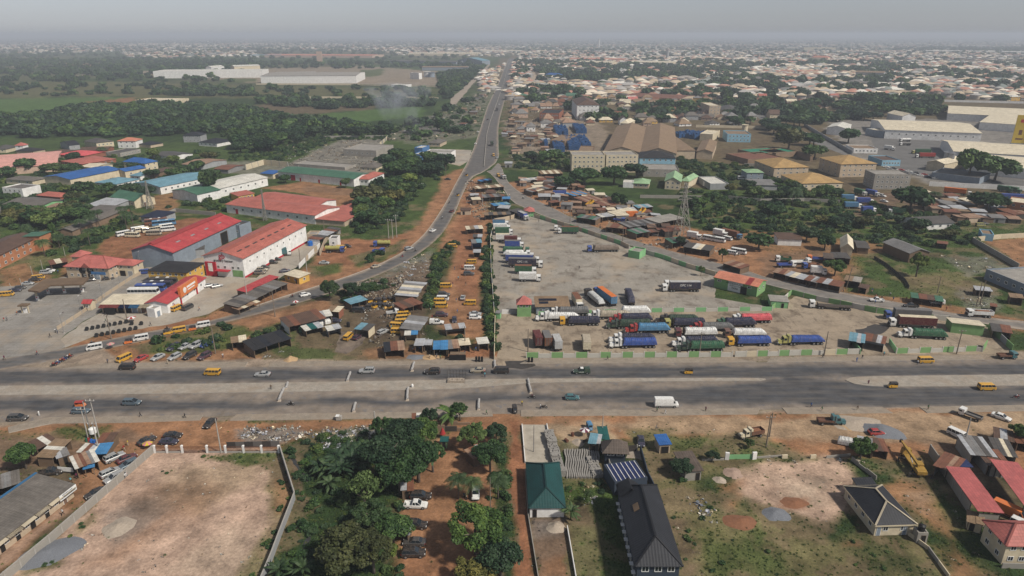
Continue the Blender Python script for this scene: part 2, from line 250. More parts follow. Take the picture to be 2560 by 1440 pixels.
LAYERS='''grass 6 14 .75|-900 330 1180 330 1195 600 900 640 -900 760
dgrass 20 60 .85|0 205 640 212 1100 225 1180 240 1090 300 700 360 0 345 -600 345 -600 205
bgrass 8 25 .95|-500 262 0 247 260 242 430 250 330 268 200 280 60 292 -500 300
bgrass 5 15 .9|740 292 830 282 1040 266 1075 275 1050 292 890 308 770 310
red 6 16 .9|225 255 330 243 345 252 330 262 260 264
brown 10 30 .75|640 262 700 250 840 258 960 270 780 285 700 300 640 290
orange 5 12 .6|350 245 450 246 440 256 345 256
dust 6 20 .9|120 196 300 182 420 190 650 208 900 212 1096 216 1096 178 900 165 640 172 400 176 250 182
grass 5 10 .8|900 176 960 172 955 190 900 192
grass 5 10 .8|560 196 640 196 640 204 540 208
orange 10 20 .8|160 158 230 156 225 166 160 166
rubble 8 30 .6|930 345 1010 320 1080 290 1120 262 1190 235 1225 215 1240 225 1205 300 1185 345 1060 360
ash 4 12 .7|1000 330 1060 300 1130 300 1110 340
grass 4 14 .7|1080 255 1180 245 1170 275 1090 290
rubble 3 6 .9|690 425 765 390 850 350 955 348 965 380 935 425 900 440
rubble 3 7 .7|560 405 700 400 720 425 690 440 540 430
orange 2 4 .95|655 470 760 452 915 478 920 505 850 530 800 500 740 480
brown 2 5 .5|760 462 900 475 890 490 770 478
red 2 5 .95|225 625 270 592 330 570 470 545 545 545 500 600 330 655 250 650
grass 4 10 .9|0 480 120 470 250 520 240 640 0 700
olive 3 6 .8|0 640 120 600 160 650 20 690
orange 2 4 .9|150 640 230 620 260 690 160 710
orange 2 6 .8|380 490 440 480 460 520 380 540
orange 2 4 .85|0 675 60 660 130 690 0 760
brown 3 6 .7|250 440 420 440 330 470 270 470
orange 3 5 .6|330 470 420 452 380 480
orange 2 4 1|1135 425 1165 420 1095 550 1060 605 960 665 880 700 780 745 640 790 560 800 420 830 160 872 250 830 520 790 700 700 780 660 790 620 860 596 960 604 1030 575 1085 500 1110 440
red 2 5 .8|830 600 960 600 1010 590 1000 622 900 660 800 665 790 625
grass 2 4 .9|870 640 940 622 960 628 900 668
grass 2 4 .9|770 665 850 660 850 680 780 700
grass 1.5 4 .85|910 640 1010 600 1005 625 950 655
orange 2 5 1|1162 455 1205 440 1232 560 1222 700 1245 890 1110 900 1090 700 1085 640 1110 595 1140 520
red 3 6 .8|1170 470 1200 560 1190 760 1140 700 1130 600
rubble 2 6 .75|1000 660 1085 620 1075 700 960 720 900 720
dkbrown 3 6 .75|840 730 1000 690 1060 720 1000 790 880 770
brown 3 6 .8|540 812 640 790 830 735 980 690 1090 640 1110 900 640 912 560 905
orange 2 5 .9|640 800 800 750 880 770 760 800 660 815
orange 2 6 .7|880 870 1050 860 1110 900 900 910
dkbrown 3 8 .55|900 790 1040 750 1080 830 930 870
orange 1.5 4 .95|150 885 250 872 540 815 640 795 640 908 200 915
grass 1.5 5 .85|330 868 560 812 640 830 560 870 450 880 380 880
grass 2 5 .8|640 830 740 800 740 870 640 880
grass 1.5 4 .7|690 880 800 868 900 895 760 905
red 1 3 .95|170 862 430 822 420 812 520 795 530 806 440 826 230 866
dgrass 1.5 3 .95|1225 570 1245 560 1240 880 1218 880 1200 760 1215 640
dgrass 1.5 3 .85|1085 640 1140 600 1130 660 1085 760 1060 800 1050 880 1180 880 1190 850 1090 830 1070 800
red 1.5 4 .85|1100 870 1235 870 1240 905 1100 905
brown 10 30 .75|1240 150 1290 140 2700 150 3600 200 3600 430 1900 560 1500 420 1270 420
dust 4 12 .75|1262 300 1500 300 1560 420 1400 430 1290 425
grass 3 10 .7|1280 385 1420 380 1440 420 1290 430
dgrass 4 12 .7|1470 420 1700 440 1690 520 1560 470
orange 2 5 1|1260 455 1420 450 1480 490 1690 560 1830 600 2000 660 2110 690 2110 735 1900 700 1640 625 1370 520 1290 485
grass 5 12 .95|1690 470 2100 480 2560 560 2560 640 2300 630 1950 590 1760 570
grass 4 8 .8|1700 500 1970 500 1970 545 1720 550
grass 4 8 .7|1600 380 1720 400 1990 430 2110 470 1960 480 1700 450
brown 2 5 .95|2100 490 2260 480 2240 540 2150 545
brown 3 8 .85|2240 480 2560 500 2560 560 2360 560 2250 540
orange 3 6 .8|1680 575 1860 575 2150 600 2250 620 2230 660 2110 690 1900 670
brown 2 5 .6|1890 640 2060 620 2060 700 1900 690
grass 3 6 .95|2120 640 2250 630 2360 650 2440 700 2560 760 2560 790 2330 770 2200 745
olive 3 6 .8|2260 690 2420 680 2450 740 2330 750
rubble 2 5 .6|2350 640 2480 640 2520 670 2420 690
rubble 2 5 .6|2390 720 2490 720 2500 780 2420 780
orange 1.5 4 .9|2090 725 2330 755 2560 800 2560 830 2400 790 2200 760
orange 2 5 .95|2460 600 2700 590 2700 670 2560 680
dust 1 2 .95|-900 925 0 893 170 872 262 872 300 905 1240 893 2560 880 3400 870 3400 890 2560 905 1280 915 640 925 0 930
dust 1 2 .95|-900 1040 0 1045 640 1035 1280 1030 2560 1010 3400 1000 3400 1025 2560 1034 1280 1046 640 1056 130 1064 0 1090 -900 1110
olive 15 50 .6|-600 206 300 204 640 214 1090 222 1090 245 640 246 300 242 -600 250
grey 5 12 .85|2060 300 2360 296 2640 270 2640 470 2330 460 2130 392
orange 1.5 4 1|-900 1085 0 1070 640 1046 1280 1035 2560 1022 3500 1010 3500 1200 2560 1180 1900 1130 1300 1090 900 1070 600 1150 0 1160 -900 1200
sand 2 6 .75|1380 1050 2560 1030 3500 1030 3500 1130 2560 1110 1950 1100 1500 1080
olive 2 4 .6|0 1090 170 1085 260 1090 230 1110 0 1130
grass 1.5 3 .8|150 1075 270 1070 290 1095 200 1100
orange 2 5 .8|300 1060 700 1050 720 1090 560 1110 400 1110 250 1100
brown 1.5 5 .8|-900 1100 270 1100 300 1080 390 1110 250 1230 0 1440 -900 1800
orange 1.5 4 .85|260 1110 380 1115 150 1300 0 1430 0 1370 150 1240
pink 1 3 .6|0 1380 150 1270 170 1280 0 1420
pink 1 3 1|390 1128 700 1120 735 1230 680 1450 640 1700 -400 1900 10 1440
sand 4 8 .7|430 1180 640 1150 660 1200 500 1260 420 1230
orange 5 8 .5|380 1230 520 1240 420 1330 300 1400 180 1440 330 1320
rubble 3 6 .6|270 1290 380 1250 400 1300 280 1370
pale 4 8 .5|420 1430 560 1330 640 1340 600 1440
brown 4 8 .5|340 1250 470 1200 480 1240 380 1280
grass 1 3 .9|510 1140 700 1130 690 1150 620 1160 530 1150
olive 1.5 4 .85|660 1150 735 1150 738 1250 690 1450 610 1450 640 1380 690 1300 680 1200
orange 1.5 3 .7|690 1200 730 1200 725 1260 700 1280
olive 1.5 4 .8|160 1345 240 1270 245 1290 200 1360
grass 1.5 4 .7|90 1395 150 1390 160 1410 60 1440
dgrass 1.5 3 1|705 1110 780 1075 960 1070 1010 1180 1010 1500 900 1700 640 1700 690 1440 745 1240
rubble 1.5 4 .85|590 1075 760 1068 780 1090 700 1110 590 1095
rubble 2 4 .7|800 1070 1000 1065 1000 1080 820 1110
brown .8 2 .9|715 1130 745 1130 765 1250 755 1260
orange 1.5 3 1|1000 1190 1100 1080 1240 1060 1235 1300 1250 1440 1220 1700 980 1700 1000 1400
red 2 4 .8|1100 1060 1240 1050 1255 1100 1180 1120
red 3 5 .4|1010 1400 1220 1390 1220 1480 1010 1480
dgrass 1 2 .9|1240 1080 1270 1080 1290 1440 1290 1700 1230 1700 1250 1440
red 1 2 1|1268 1050 1300 1050 1318 1200 1338 1440 1350 1700 1270 1700 1290 1440 1278 1200
brown 1 2 1|1322 1290 1420 1290 1440 1440 1460 1700 1350 1700 1340 1440
grey 2 3 .6|1330 1300 1410 1300 1400 1340 1335 1345
orange 2 4 .7|1350 1400 1430 1395 1440 1440 1350 1445
grass 1 3 1|1410 1200 1525 1200 1550 1300 1600 1440 1620 1700 1450 1700 1430 1440
brown 1.5 3 .8|1415 1260 1480 1255 1490 1310 1420 1310
bgrass 2 4 .4|1430 1330 1540 1320 1590 1440 1440 1440
sand 1.5 4 .9|1300 1055 1500 1060 1560 1090 1540 1110 1400 1100
pale 2 4 .5|1400 1100 1510 1090 1510 1130 1410 1130
olive 2 4 1|1560 1070 1700 1090 1880 1085 1960 1110 2000 1140 1840 1180 1760 1200 1900 1440 1960 1700 1680 1700 1700 1440 1620 1250
grass 3 6 .6|1680 1090 1900 1090 1960 1120 1900 1160 1700 1140
brown 2 5 .8|1640 1290 1720 1290 1760 1440 1700 1440
olive 2 4 .7|1620 1240 1700 1230 1700 1260 1650 1290
pink 2 5 .95|1840 1190 1960 1150 2120 1140 2150 1230 2070 1340 1990 1290 1880 1260 1830 1230
pale 3 6 .7|1950 1210 2060 1200 2050 1260 1960 1250
red 1.5 3 .9|1960 1250 2020 1245 2010 1270 1950 1270
olive 2.5 6 .95|1720 1250 1840 1240 1960 1290 2070 1340 2130 1330 2300 1340 2400 1440 2500 1700 1750 1700 1760 1440
dgrass 2 4 .8|1740 1200 1830 1190 1840 1280 1760 1280
dgrass 3 6 .6|2100 1350 2230 1350 2350 1440 2180 1450
grass 3 8 .7|1760 1330 1960 1330 2000 1440 1780 1450
orange 1.5 3 .7|1790 1215 1860 1200 1850 1240 1800 1235
orange 1.5 3 .8|1810 1245 1850 1240 1850 1270 1820 1280
red 1 2 .8|2100 1356 2150 1352 2150 1368 2105 1370
orange 2.5 6 .85|2150 1230 2240 1180 2310 1200 2370 1270 2420 1350 2470 1440 2520 1700 2400 1700 2380 1440 2330 1330 2250 1270
olive 3 6 .7|2170 1160 2330 1140 2350 1210 2250 1200
pale 3 6 .4|2270 1230 2350 1220 2330 1290 2260 1270
olive 3 6 .6|2330 1270 2390 1260 2500 1440 2440 1440
dgrass 2 4 .8|2420 1320 2480 1310 2500 1400 2520 1440 2450 1400
brown 2 4 .7|2310 1100 2420 1120 2480 1170 2560 1270 2600 1400 2490 1300 2400 1170 2330 1130
sand 2 4 .6|2530 1020 2700 1020 2700 1060 2540 1060'''
LAYW=[]
for r in LAYERS.split('\n'):
 a,b=r.split('|');c,s,w,o=a.split();LAYW.append((GA(np.array(b.split(),float).reshape(-1,2)),np.array(CL[c]),float(s),float(w),float(o),1.0 if 'grass' in c else.45 if c=='olive' else 0.0))
def cover(P):
 n=fnoise(P,90,4);n2=fnoise(P+500,14,3);n3=fnoise(P+900,300,3)
 k=np.clip((n*.6+n2*.4-.40)/.18,0,1)[:,None]
 col=np.array(CL['grass'])*(1-k)+np.array(CL['dgrass'])*k;g=np.ones(len(P))
 far=np.clip((P[:,1]-900)/900,0,1)[:,None];town=np.clip((n3-.45)/.15,0,1)[:,None]*far
 col=col*(1-town*.6)+np.array((.16,.135,.105))*town*.6
 nb=fnoise(P+77,5.5,3)-.5;nc=fnoise(P+177,22,2)-.5
 for q,c,s,w,o,gg in LAYW:
  m=s+w;b0=q.min(0)-m;b1=q.max(0)+m
  k=np.where((P[:,0]>b0[0])&(P[:,0]<b1[0])&(P[:,1]>b0[1])&(P[:,1]<b1[1]))[0]
  if not len(k):continue
  d=sdist(P[k],q)+(nb[k]*1.1+nc[k]*1.1)*w;a=np.clip(d/(2*s)+.5,0,1);a=a*a*(3-2*a)*o
  col[k]=col[k]*(1-a[:,None])+c*a[:,None];g[k]=g[k]*(1-a)+gg*a
 k=(np.clip((fnoise(P+333,8,4)-.54)/.07,0,1)*.6*(g>.2)*(P[:,1]<400))[:,None];col=col*(1-k)+np.array((.19,.135,.085))*k;g=g*(1-k[:,0]);return col,g
def grid_mesh(name,X,Y,Z=0.0):
 r,c=X.shape;me=bpy.data.meshes.new(name);nv=r*c;co=np.zeros((nv,3),np.float32);co[:,0]=X.ravel();co[:,1]=Y.ravel();co[:,2]=Z if np.isscalar(Z)else Z.ravel()
 i=np.arange(nv).reshape(r,c);q=np.stack([i[:-1,:-1],i[:-1,1:],i[1:,1:],i[1:,:-1]],-1).reshape(-1,4);nf=len(q)
 me.vertices.add(nv);me.vertices.foreach_set('co',co.ravel());me.loops.add(nf*4);me.loops.foreach_set('vertex_index',q.ravel().astype(np.int32))
 me.polygons.add(nf);me.polygons.foreach_set('loop_start',np.arange(0,nf*4,4,dtype=np.int32));me.polygons.foreach_set('loop_total',np.full(nf,4,np.int32))
 me.update();return me,co
def attr_col(me,name,c):
 a=me.attributes.new(name,'FLOAT_COLOR','POINT');a.data.foreach_set('color',np.concatenate([c,np.ones((len(c),1))],1).astype(np.float32).ravel())
def attr_f(me,name,v,dom='POINT'):
 a=me.attributes.new(name,'FLOAT',dom);a.data.foreach_set('value',np.asarray(v,np.float32))
ys=[-500.0,-150.0,0.0,60.0]
while ys[-1]<45000:
 y=ys[-1];ys.append(y+max(.55,y*y/(CAM_H*FPX)*2.3)if y<2500 else y*1.12)
ys=np.array(ys);s=np.linspace(-1.12,1.12,561);s=np.concatenate([[-14,-8,-5,-3.4,-2.6,-2.0,-1.7,-1.5,-1.35,-1.22],s,[1.22,1.35,1.5,1.7,2.0,2.6,3.4,5,8,14]])
YY,SS=np.meshgrid(ys,s,indexing='ij');XX=np.clip(SS*(np.maximum(YY,60)*.80+18),-45000,45000)
gme,gco=grid_mesh('ground',XX,YY);gcol,gg=cover(gco[:,:2].astype(float));attr_col(gme,'cover',gcol);attr_f(gme,'grassy',gg)
gm,t,b=nodes('soil_and_grass');L=t.links;tc=N(t,'ShaderNodeTexCoord');V=tc.outputs['Object']
at=N(t,'ShaderNodeAttribute',attribute_name='cover');ag=N(t,'ShaderNodeAttribute',attribute_name='grassy')
f1=ramp(t,noise(t,V,.18,6,.68),[(.3,.5),(.7,1.4)]);f2=ramp(t,noise(t,V,1.6,5,.7),[(.3,.66),(.72,1.28)]);f3=ramp(t,noise(t,V,.035,4,.6),[(.3,.8),(.7,1.15)])
c=mixc(t,1.0,mixc(t,1.0,mixc(t,1.0,at.outputs[0],f1,'MULTIPLY'),f2,'MULTIPLY'),f3,'MULTIPLY')
gr=ramp(t,noise(t,V,2.6,4,.75),[(.36,(.35,.42,.30)),(.70,(1.45,1.35,1.1))]);c=mixc(t,ag.outputs[2],c,mixc(t,1.0,c,gr,'MULTIPLY'))
sp=ramp(t,noise(t,V,5.5,2,.5),[(.70,0.0),(.76,.55)]);c=mixc(t,sp,c,(.42,.39,.36))
L.new(c,b.inputs['Base Color']);b.inputs['Roughness'].default_value=.97;b.inputs['Specular IOR Level'].default_value=.1
bp=N(t,'ShaderNodeBump',i_Strength=.5,i_Distance=.25);L.new(noise(t,V,.9,6,.7),bp.inputs['Height']);L.new(bp.outputs[0],b.inputs['Normal'])
gme.materials.append(gm);ground=bpy.data.objects.new('ground',gme);COL.objects.link(ground);tag(ground,kind='structure')
def resample(pts,n):
 p=np.array(pts,float);d=np.r_[0,np.cumsum(np.hypot(*np.diff(p,axis=0).T))];u=np.linspace(0,d[-1],n)
 return np.stack([np.interp(u,d,p[:,0]),np.interp(u,d,p[:,1])],1)
def smooth(pts,it=2):
 p=np.array(pts,float)
 for _ in range(it):
  q=[p[0]]
  for a,b_ in zip(p[:-1],p[1:]):q+=[a*.75+b_*.25,a*.25+b_*.75]
  p=np.array(q+[p[-1]])
 return p
def strip(name,up,lo,z,m,nl=300,na=16,sm=2,lanes=None,dust_edge=1.6):
 U=resample(smooth(GA(up),sm),nl);Lw=resample(smooth(GA(lo),sm),nl);s=np.linspace(0,1,na)
 X=Lw[:,0][:,None]*(1-s)+U[:,0][:,None]*s;Y=Lw[:,1][:,None]*(1-s)+U[:,1][:,None]*s
 if((X[1,0]-X[0,0])*(Y[0,1]-Y[0,0])-(Y[1,0]-Y[0,0])*(X[0,1]-X[0,0]))>0:X=X[:,::-1];Y=Y[:,::-1]
 me,co=grid_mesh(name,X,Y,z);P=co[:,:2].astype(float)
 wid=np.hypot(U[:,0]-Lw[:,0],U[:,1]-Lw[:,1]);ss=np.tile(s,nl);e=np.minimum(ss,1-ss)*np.repeat(wid,na)
 nn=(fnoise(P,7,3)-.5)*2
 if lanes:d=np.max([sdist(P,GA(q))for q in lanes],0);w=1-np.clip((d+nn*1.7)/2.8+.5,0,1)
 else:w=1-np.clip((e-dust_edge+nn*1.0)/1.6+.5,0,1)
 attr_f(me,'dust',w);me.materials.append(m);o=bpy.data.objects.new(name,me);COL.objects.link(o);tag(o,kind='structure')
 OBST.append(np.concatenate([U,Lw[::-1]]));return o,U,Lw
def road_mat(name,asph,dustc,wear=.25):
 m,t,b=nodes(name);L=t.links;tc=N(t,'ShaderNodeTexCoord');V=tc.outputs['Object'];at=N(t,'ShaderNodeAttribute',attribute_name='dust')
 mp=N(t,'ShaderNodeMapping');mp.inputs['Scale'].default_value=(.06,.5,1);L.new(V,mp.inputs[0])
 f=ramp(t,noise(t,V,.25,6,.65),[(.3,.66),(.7,1.3)]);f2=ramp(t,noise(t,V,6,3,.6),[(.3,.85),(.7,1.15)])
 st=ramp(t,noise(t,mp.outputs[0],1.0,5,.65),[(.4,.0),(.75,wear)])
 a=mixc(t,st,mixc(t,1.0,mixc(t,1.0,asph,f,'MULTIPLY'),f2,'MULTIPLY'),dustc)
 d=mixc(t,1.0,mixc(t,1.0,dustc,f,'MULTIPLY'),f2,'MULTIPLY')
 pt=ramp(t,noise(t,V,.45,5,.7),[(.56,0.0),(.64,.8)]);d=mixc(t,pt,d,tuple(x*1.9+.02 for x in asph))
 L.new(mixc(t,at.outputs[2],a,d),b.inputs['Base Color']);b.inputs['Roughness'].default_value=.93;b.inputs['Specular IOR Level'].default_value=.2
 bp=N(t,'ShaderNodeBump',i_Strength=.25,i_Distance=.05);L.new(noise(t,V,3,5,.7),bp.inputs['Height']);L.new(bp.outputs[0],b.inputs['Normal'])
 return m
ASPH=road_mat('worn_asphalt',(.060,.062,.068),(.20,.167,.138),.45);ASPH2=road_mat('faded_asphalt',(.095,.094,.095),(.25,.20,.155),.4);ASPH3=road_mat('grey_asphalt',(.165,.155,.145),(.28,.23,.185),.5)
LN=[(-900,940),(0,929),(640,924),(1280,920),(1900,915),(2560,910),(3400,900),(3400,930),(2560,938),(1900,944),(1280,945),(900,946),(640,951),(0,959),(-900,970)]
LS=[(-900,1000),(0,997),(320,998),(500,1003),(640,1008),(790,996),(890,992),(990,1002),(1065,999),(1140,985),(1280,982),(1400,985),(1500,979),(1600,972),(1750,965),(1900,953),(2000,940),(2120,956),(2300,970),(2560,968),(3400,960),
(3400,1000),(2560,1013),(2100,1013),(1900,1011),(1600,1005),(1400,1004),(1280,1003),(1140,1000),(1065,1012),(990,1016),(890,1011),(790,1011),(640,1024),(320,1027),(0,1028),(-900,1036)]
strip('highway',[(-1100,928),(0,916),(170,921),(640,917),(1000,913),(1280,910),(1900,906),(2560,898),(3500,886)],[(-1100,1075),(0,1058),(130,1050),(400,1043),(640,1040),(1280,1035),(1900,1024),(2560,1014),(3500,1000)],.004,ASPH,900,110,1,[LN,LS])
RU=[(-60,903),(135,877),(310,840),(410,822),(540,800),(640,765),(745,730),(815,710),(890,685),(965,655),(1015,627),(1052,597),(1075,570),(1092,545),(1117,505),(1142,455),(1160,424),(1180,385),(1200,327),(1211,290),(1222,258),(1245,212),(1260,172),(1272,146)]
RL=[(-60,935),(165,898),(250,875),(350,855),(425,836),(540,812),(640,787),(750,757),(830,732),(890,710),(965,680),(1030,647),(1080,610),(1110,580),(1135,535),(1155,485),(1177,442),(1210,430),(1247,400),(1245,365),(1245,310),(1258,262),(1269,222),(1282,165),(1285,146)]
ro,RUw,RLw=strip('ramp_road',RU,RL,.012,ASPH2,700,20,1,None,1.2)
QU=[(1228,425),(1250,402),(1262,450),(1302,485),(1375,517),(1430,547),(1545,590),(1645,620),(1720,640),(1860,675),(1920,697),(2020,715),(2120,735),(2245,757),(2320,772),(2395,787),(2560,805),(3000,845)]
QL=[(1216,428),(1230,437),(1260,472),(1280,505),(1325,525),(1360,540),(1445,568),(1552,605),(1655,641),(1782,677),(1850,692),(1920,712),(2045,742),(2145,760),(2270,780),(2370,795),(2480,812),(2560,825),(3000,866)]
qo,QUw,QLw=strip('side_road',QU,QL,.020,ASPH3,500,14,1,None,1.4)
def slab_strip(name,up,lo,h,m,sm=0,nl=60,km=None,z0=.0):
 U=resample(smooth(GA(up),sm),nl);Lw=resample(smooth(GA(lo),sm),nl);B=MB();n=nl
 vs=[(p[0],p[1],h)for p in U]+[(p[0],p[1],h)for p in Lw];B.add(vs,[(n+i,n+i+1,i+1,i)for i in range(n-1)],0)
 loop=[tuple(p)for p in U]+[tuple(p)for p in Lw[::-1]];k=len(loop)
 B.add([(p[0],p[1],z0)for p in loop]+[(p[0],p[1],h)for p in loop],[(i,i+k,(i+1)%k+k,(i+1)%k)for i in range(k)],1)
 o=obj(name,B.mesh(name,2),[m,KERB]);tag(o,kind='structure');OBST.append(np.array(loop));return o
def paver(name,c):
 m,t,b=nodes(name);L=t.links;tc=N(t,'ShaderNodeTexCoord');V=tc.outputs['Object']
 br=N(t,'ShaderNodeTexBrick',i_Scale=1.6);br.inputs['Color1'].default_value=(*c,1);br.inputs['Color2'].default_value=(c[0]*.86,c[1]*.86,c[2]*.86,1);br.inputs['Mortar'].default_value=(c[0]*.6,c[1]*.57,c[2]*.53,1);br.inputs['Mortar Size'].default_value=.03;L.new(V,br.inputs[0])
 f=ramp(t,noise(t,V,.5,6,.7),[(.3,.72),(.7,1.15)]);d=ramp(t,noise(t,V,.16,5,.65),[(.45,0.0),(.7,.7)])
 L.new(mixc(t,d,mixc(t,1.0,br.outputs[0],f,'MULTIPLY'),(.27,.21,.155)),b.inputs['Base Color']);b.inputs['Roughness'].default_value=.95;b.inputs['Specular IOR Level'].default_value=.15;return m
PAV=paver('concrete_pavers',(.375,.34,.295));PAV2=paver('dusty_pavers',(.32,.275,.225))
slab_strip('median',[(-1000,977),(0,966),(640,959),(1100,951),(1280,948),(1600,946.5),(1900,945.5),(1914,948.5)],[(-1000,1002),(0,988),(300,986),(640,981),(1000,976),(1150,972),(1280,961),(1350,956.5),(1600,954),(1900,953),(1914,950)],.2,PAV,1,160)
slab_strip('median',[(2114,951),(2118,946),(2140,942.5),(2300,940),(2560,937),(3400,929)],[(2114,952),(2124,958),(2150,964),(2210,967.5),(2560,964),(3400,954)],.2,PAV,1,60)
for u,l in(([(20,1069),(120,1044),(300,1042),(508,1038)],[(22,1083),(130,1059),(320,1057),(500,1051)]),([(592,1037),(920,1032),(1230,1027)],[(575,1052),(920,1047),(1232,1041)]),([(1302,1026),(1500,1024),(1560,1026),(1900,1021)],[(1302,1041),(1520,1039),(1580,1040),(1893,1036)]),
([(1955,1020),(2205,1018)],[(1968,1035),(2232,1033)]),([(2298,1018),(2560,1013),(3300,1000)],[(2318,1033),(2560,1028),(3300,1016)])):
 slab_strip('pavement',u,l,.16,PAV2,0,50)
for u,l in(([(255,909),(620,905.5)],[(158,921.5),(612,918)]),([(676,905),(900,903),(1000,905),(1080,901),(1236,897)],[(672,917.5),(890,915.5),(950,914),(1236,909)]),([(1330,896),(1828,895)],[(1300,909.5),(1890,905.5)]),([(1926,894),(2452,888)],[(1918,906),(2460,899.5)])):
 slab_strip('pavement',u,l,.16,PAV2,0,50)
def edge_kerb(name,pts,off,w=.28,h=.14):
 p=resample(pts,220);d=np.gradient(p,axis=0);nrm=np.stack([-d[:,1],d[:,0]],1)/np.hypot(*d.T)[:,None];a=p+nrm*off;c_=a+nrm*w;B=MB()
 B.loft([[(x[0],x[1],0),(x[0],x[1],h),(y[0],y[1],h),(y[0],y[1],0)]for x,y in zip(a,c_)]);o=obj(name,B.mesh(name),[KERB]);tag(o,kind='structure')
edge_kerb('kerb',RUw[20:640],.02);edge_kerb('kerb',RLw[60:420],-.30);edge_kerb('kerb',QUw[60:],.02);edge_kerb('kerb',QLw[40:],-.30)
def patch(name,pts,z,m,jit=.5,step=2.5,z_=None):
 q=GA(pts);out=[];r=RR(len(pts)*7+int(abs(pts[0][0])))
 for a,c_ in zip(q,np.roll(q,-1,0)):
  n=max(1,int(np.hypot(*(c_-a))/step))
  for k in range(n):p=a+(c_-a)*k/n;out.append((p[0]+r.uniform(-jit,jit),p[1]+r.uniform(-jit,jit),z))
 me=bpy.data.meshes.new(name);me.from_pydata(out,[],[tuple(range(len(out)))]);me.update()
 if me.polygons[0].normal.z<0:me.flip_normals()
 me.materials.append(m);o=bpy.data.objects.new(name,me);COL.objects.link(o);tag(o,kind='structure')
 if name!='puddle':OBST.append(q)
 return o
def yard_mat(name,c,stain=(.10,.085,.07),amt=.75,slab=0.0):
 m,t,b=nodes(name);L=t.links;tc=N(t,'ShaderNodeTexCoord');V=tc.outputs['Object']
 f=ramp(t,noise(t,V,.07,6,.62),[(.3,.78),(.7,1.2)]);f2=ramp(t,noise(t,V,1.3,6,.7),[(.3,.82),(.7,1.16)])
 d=ramp(t,noise(t,V,.13,7,.7),[(.50,0.0),(.66,amt)]);mp=N(t,'ShaderNodeMapping');mp.inputs['Scale'].default_value=(.5,.11,1);mp.inputs['Rotation'].default_value=(0,0,.7);L.new(V,mp.inputs[0])
 d2=ramp(t,noise(t,mp.outputs[0],1,6,.75),[(.56,0.0),(.66,amt*.8)]);col=mixc(t,1.0,mixc(t,1.0,c,f,'MULTIPLY'),f2,'MULTIPLY');col=mixc(t,d,col,stain);col=mixc(t,d2,col,stain)
 d3=ramp(t,noise(t,V,.05,4,.6),[(.50,0.0),(.65,.6)]);col=mixc(t,d3,col,(.36,.285,.205))
 if slab:
  br=N(t,'ShaderNodeTexBrick',i_Scale=slab);br.offset=0;br.inputs['Color1'].default_value=(1,1,1,1);br.inputs['Color2'].default_value=(.93,.93,.93,1);br.inputs['Mortar'].default_value=(.72,.70,.66,1);br.inputs['Mortar Size'].default_value=.008;L.new(V,br.inputs[0]);col=mixc(t,1.0,col,br.outputs[0],'MULTIPLY')
 L.new(col,b.inputs['Base Color']);b.inputs['Roughness'].default_value=.93;b.inputs['Specular IOR Level'].default_value=.2
 bp=N(t,'ShaderNodeBump',i_Strength=.3,i_Distance=.06);L.new(noise(t,V,1.5,6,.7),bp.inputs['Height']);L.new(bp.outputs[0],b.inputs['Normal']);return m
YARD=yard_mat('yard_concrete',(.27,.245,.21),(.10,.078,.06),.85);YARD2=yard_mat('lower_yard_concrete',(.29,.235,.175),(.085,.062,.045),.9);FORE=yard_mat('forecourt_concrete',(.25,.235,.215),(.13,.11,.09),.5,.12);LOTM=yard_mat('pale_concrete',(.32,.285,.24),(.17,.14,.11),.5)
patch('truck_yard',[(1232,556),(1262,548),(1300,540),(1335,540),(1440,571),(1550,607),(1640,640),(1786,681),(1788,745),(1928,768),(1930,772),(1600,776),(1350,786),(1240,790),(1229,680),(1226,600)],.028,YARD)
patch('truck_yard',[(1240,786),(1400,778),(1930,770),(1985,742),(2010,738),(2150,770),(2270,790),(2370,803),(2490,822),(2530,870),(2510,886),(2000,887),(1315,892),(1310,915),(1245,915)],.032,YARD2)
patch('petrol_forecourt',[(-250,800),(0,716),(60,715),(170,690),(330,680),(480,632),(520,640),(500,690),(395,690),(200,810),(150,848),(168,866),(130,878),(0,898),(-250,935)],.024,FORE)
patch('shop_forecourt',[(400,690),(520,640),(515,690),(640,694),(760,590),(800,596),(800,625),(770,650),(690,700),(600,745),(520,785),(420,812),(250,835),(165,870),(148,850),(210,806)],.028,LOTM)
patch('forecourt',[(1080,372),(1180,375),(1172,402),(1150,415),(1085,400),(1060,395)],.02,LOTM)
patch('factory_yard',[(2170,330),(2330,340),(2420,400),(2560,440),(2560,470),(2330,450),(2200,400)],.02,mat('factory_tarmac',(.13,.125,.12),rough=.9,var=.3,sc_=.1))
patch('concrete_slab',[(1305,1062),(1366,1062),(1385,1155),(1315,1158)],.05,mat('smooth_slab',(.38,.34,.28),rough=.9,var=.25,sc_=.3,dirt=.5,dirtc=(.2,.17,.13)),.1)
patch('track',[(1130,268),(1125,248),(1175,205),(1222,160),(1226,162),(1185,207),(1150,250)],.012,mat('dirt_track',(.30,.25,.20),rough=.95,var=.3,sc_=.1),1.0,20)
patch('lane',[(1850,262),(1870,264),(1960,312),(2060,350),(2130,382),(2110,388),(2020,352),(1930,318)],.02,mat('lane_tarmac',(.15,.145,.14),rough=.9,var=.3,sc_=.1),1.0,20)
patch('dirt_street',[(1322,158),(1332,158),(1345,205),(1338,212),(1325,205)],.02,mat('dirt_street',(.34,.27,.20),rough=.95,var=.3,sc_=.05),2.0,30)
patch('puddle',[(720,1135),(728,1130),(745,1160),(762,1185),(778,1195),(770,1205),(748,1180),(728,1155)],.02,mat('stream_water',(.045,.045,.045),rough=.12,var=.3),.3,1.0)
patch('puddle',[(756,1370),(772,1325),(782,1322),(775,1360),(762,1375)],.02,MATS['stream_water'],.3,1.0)
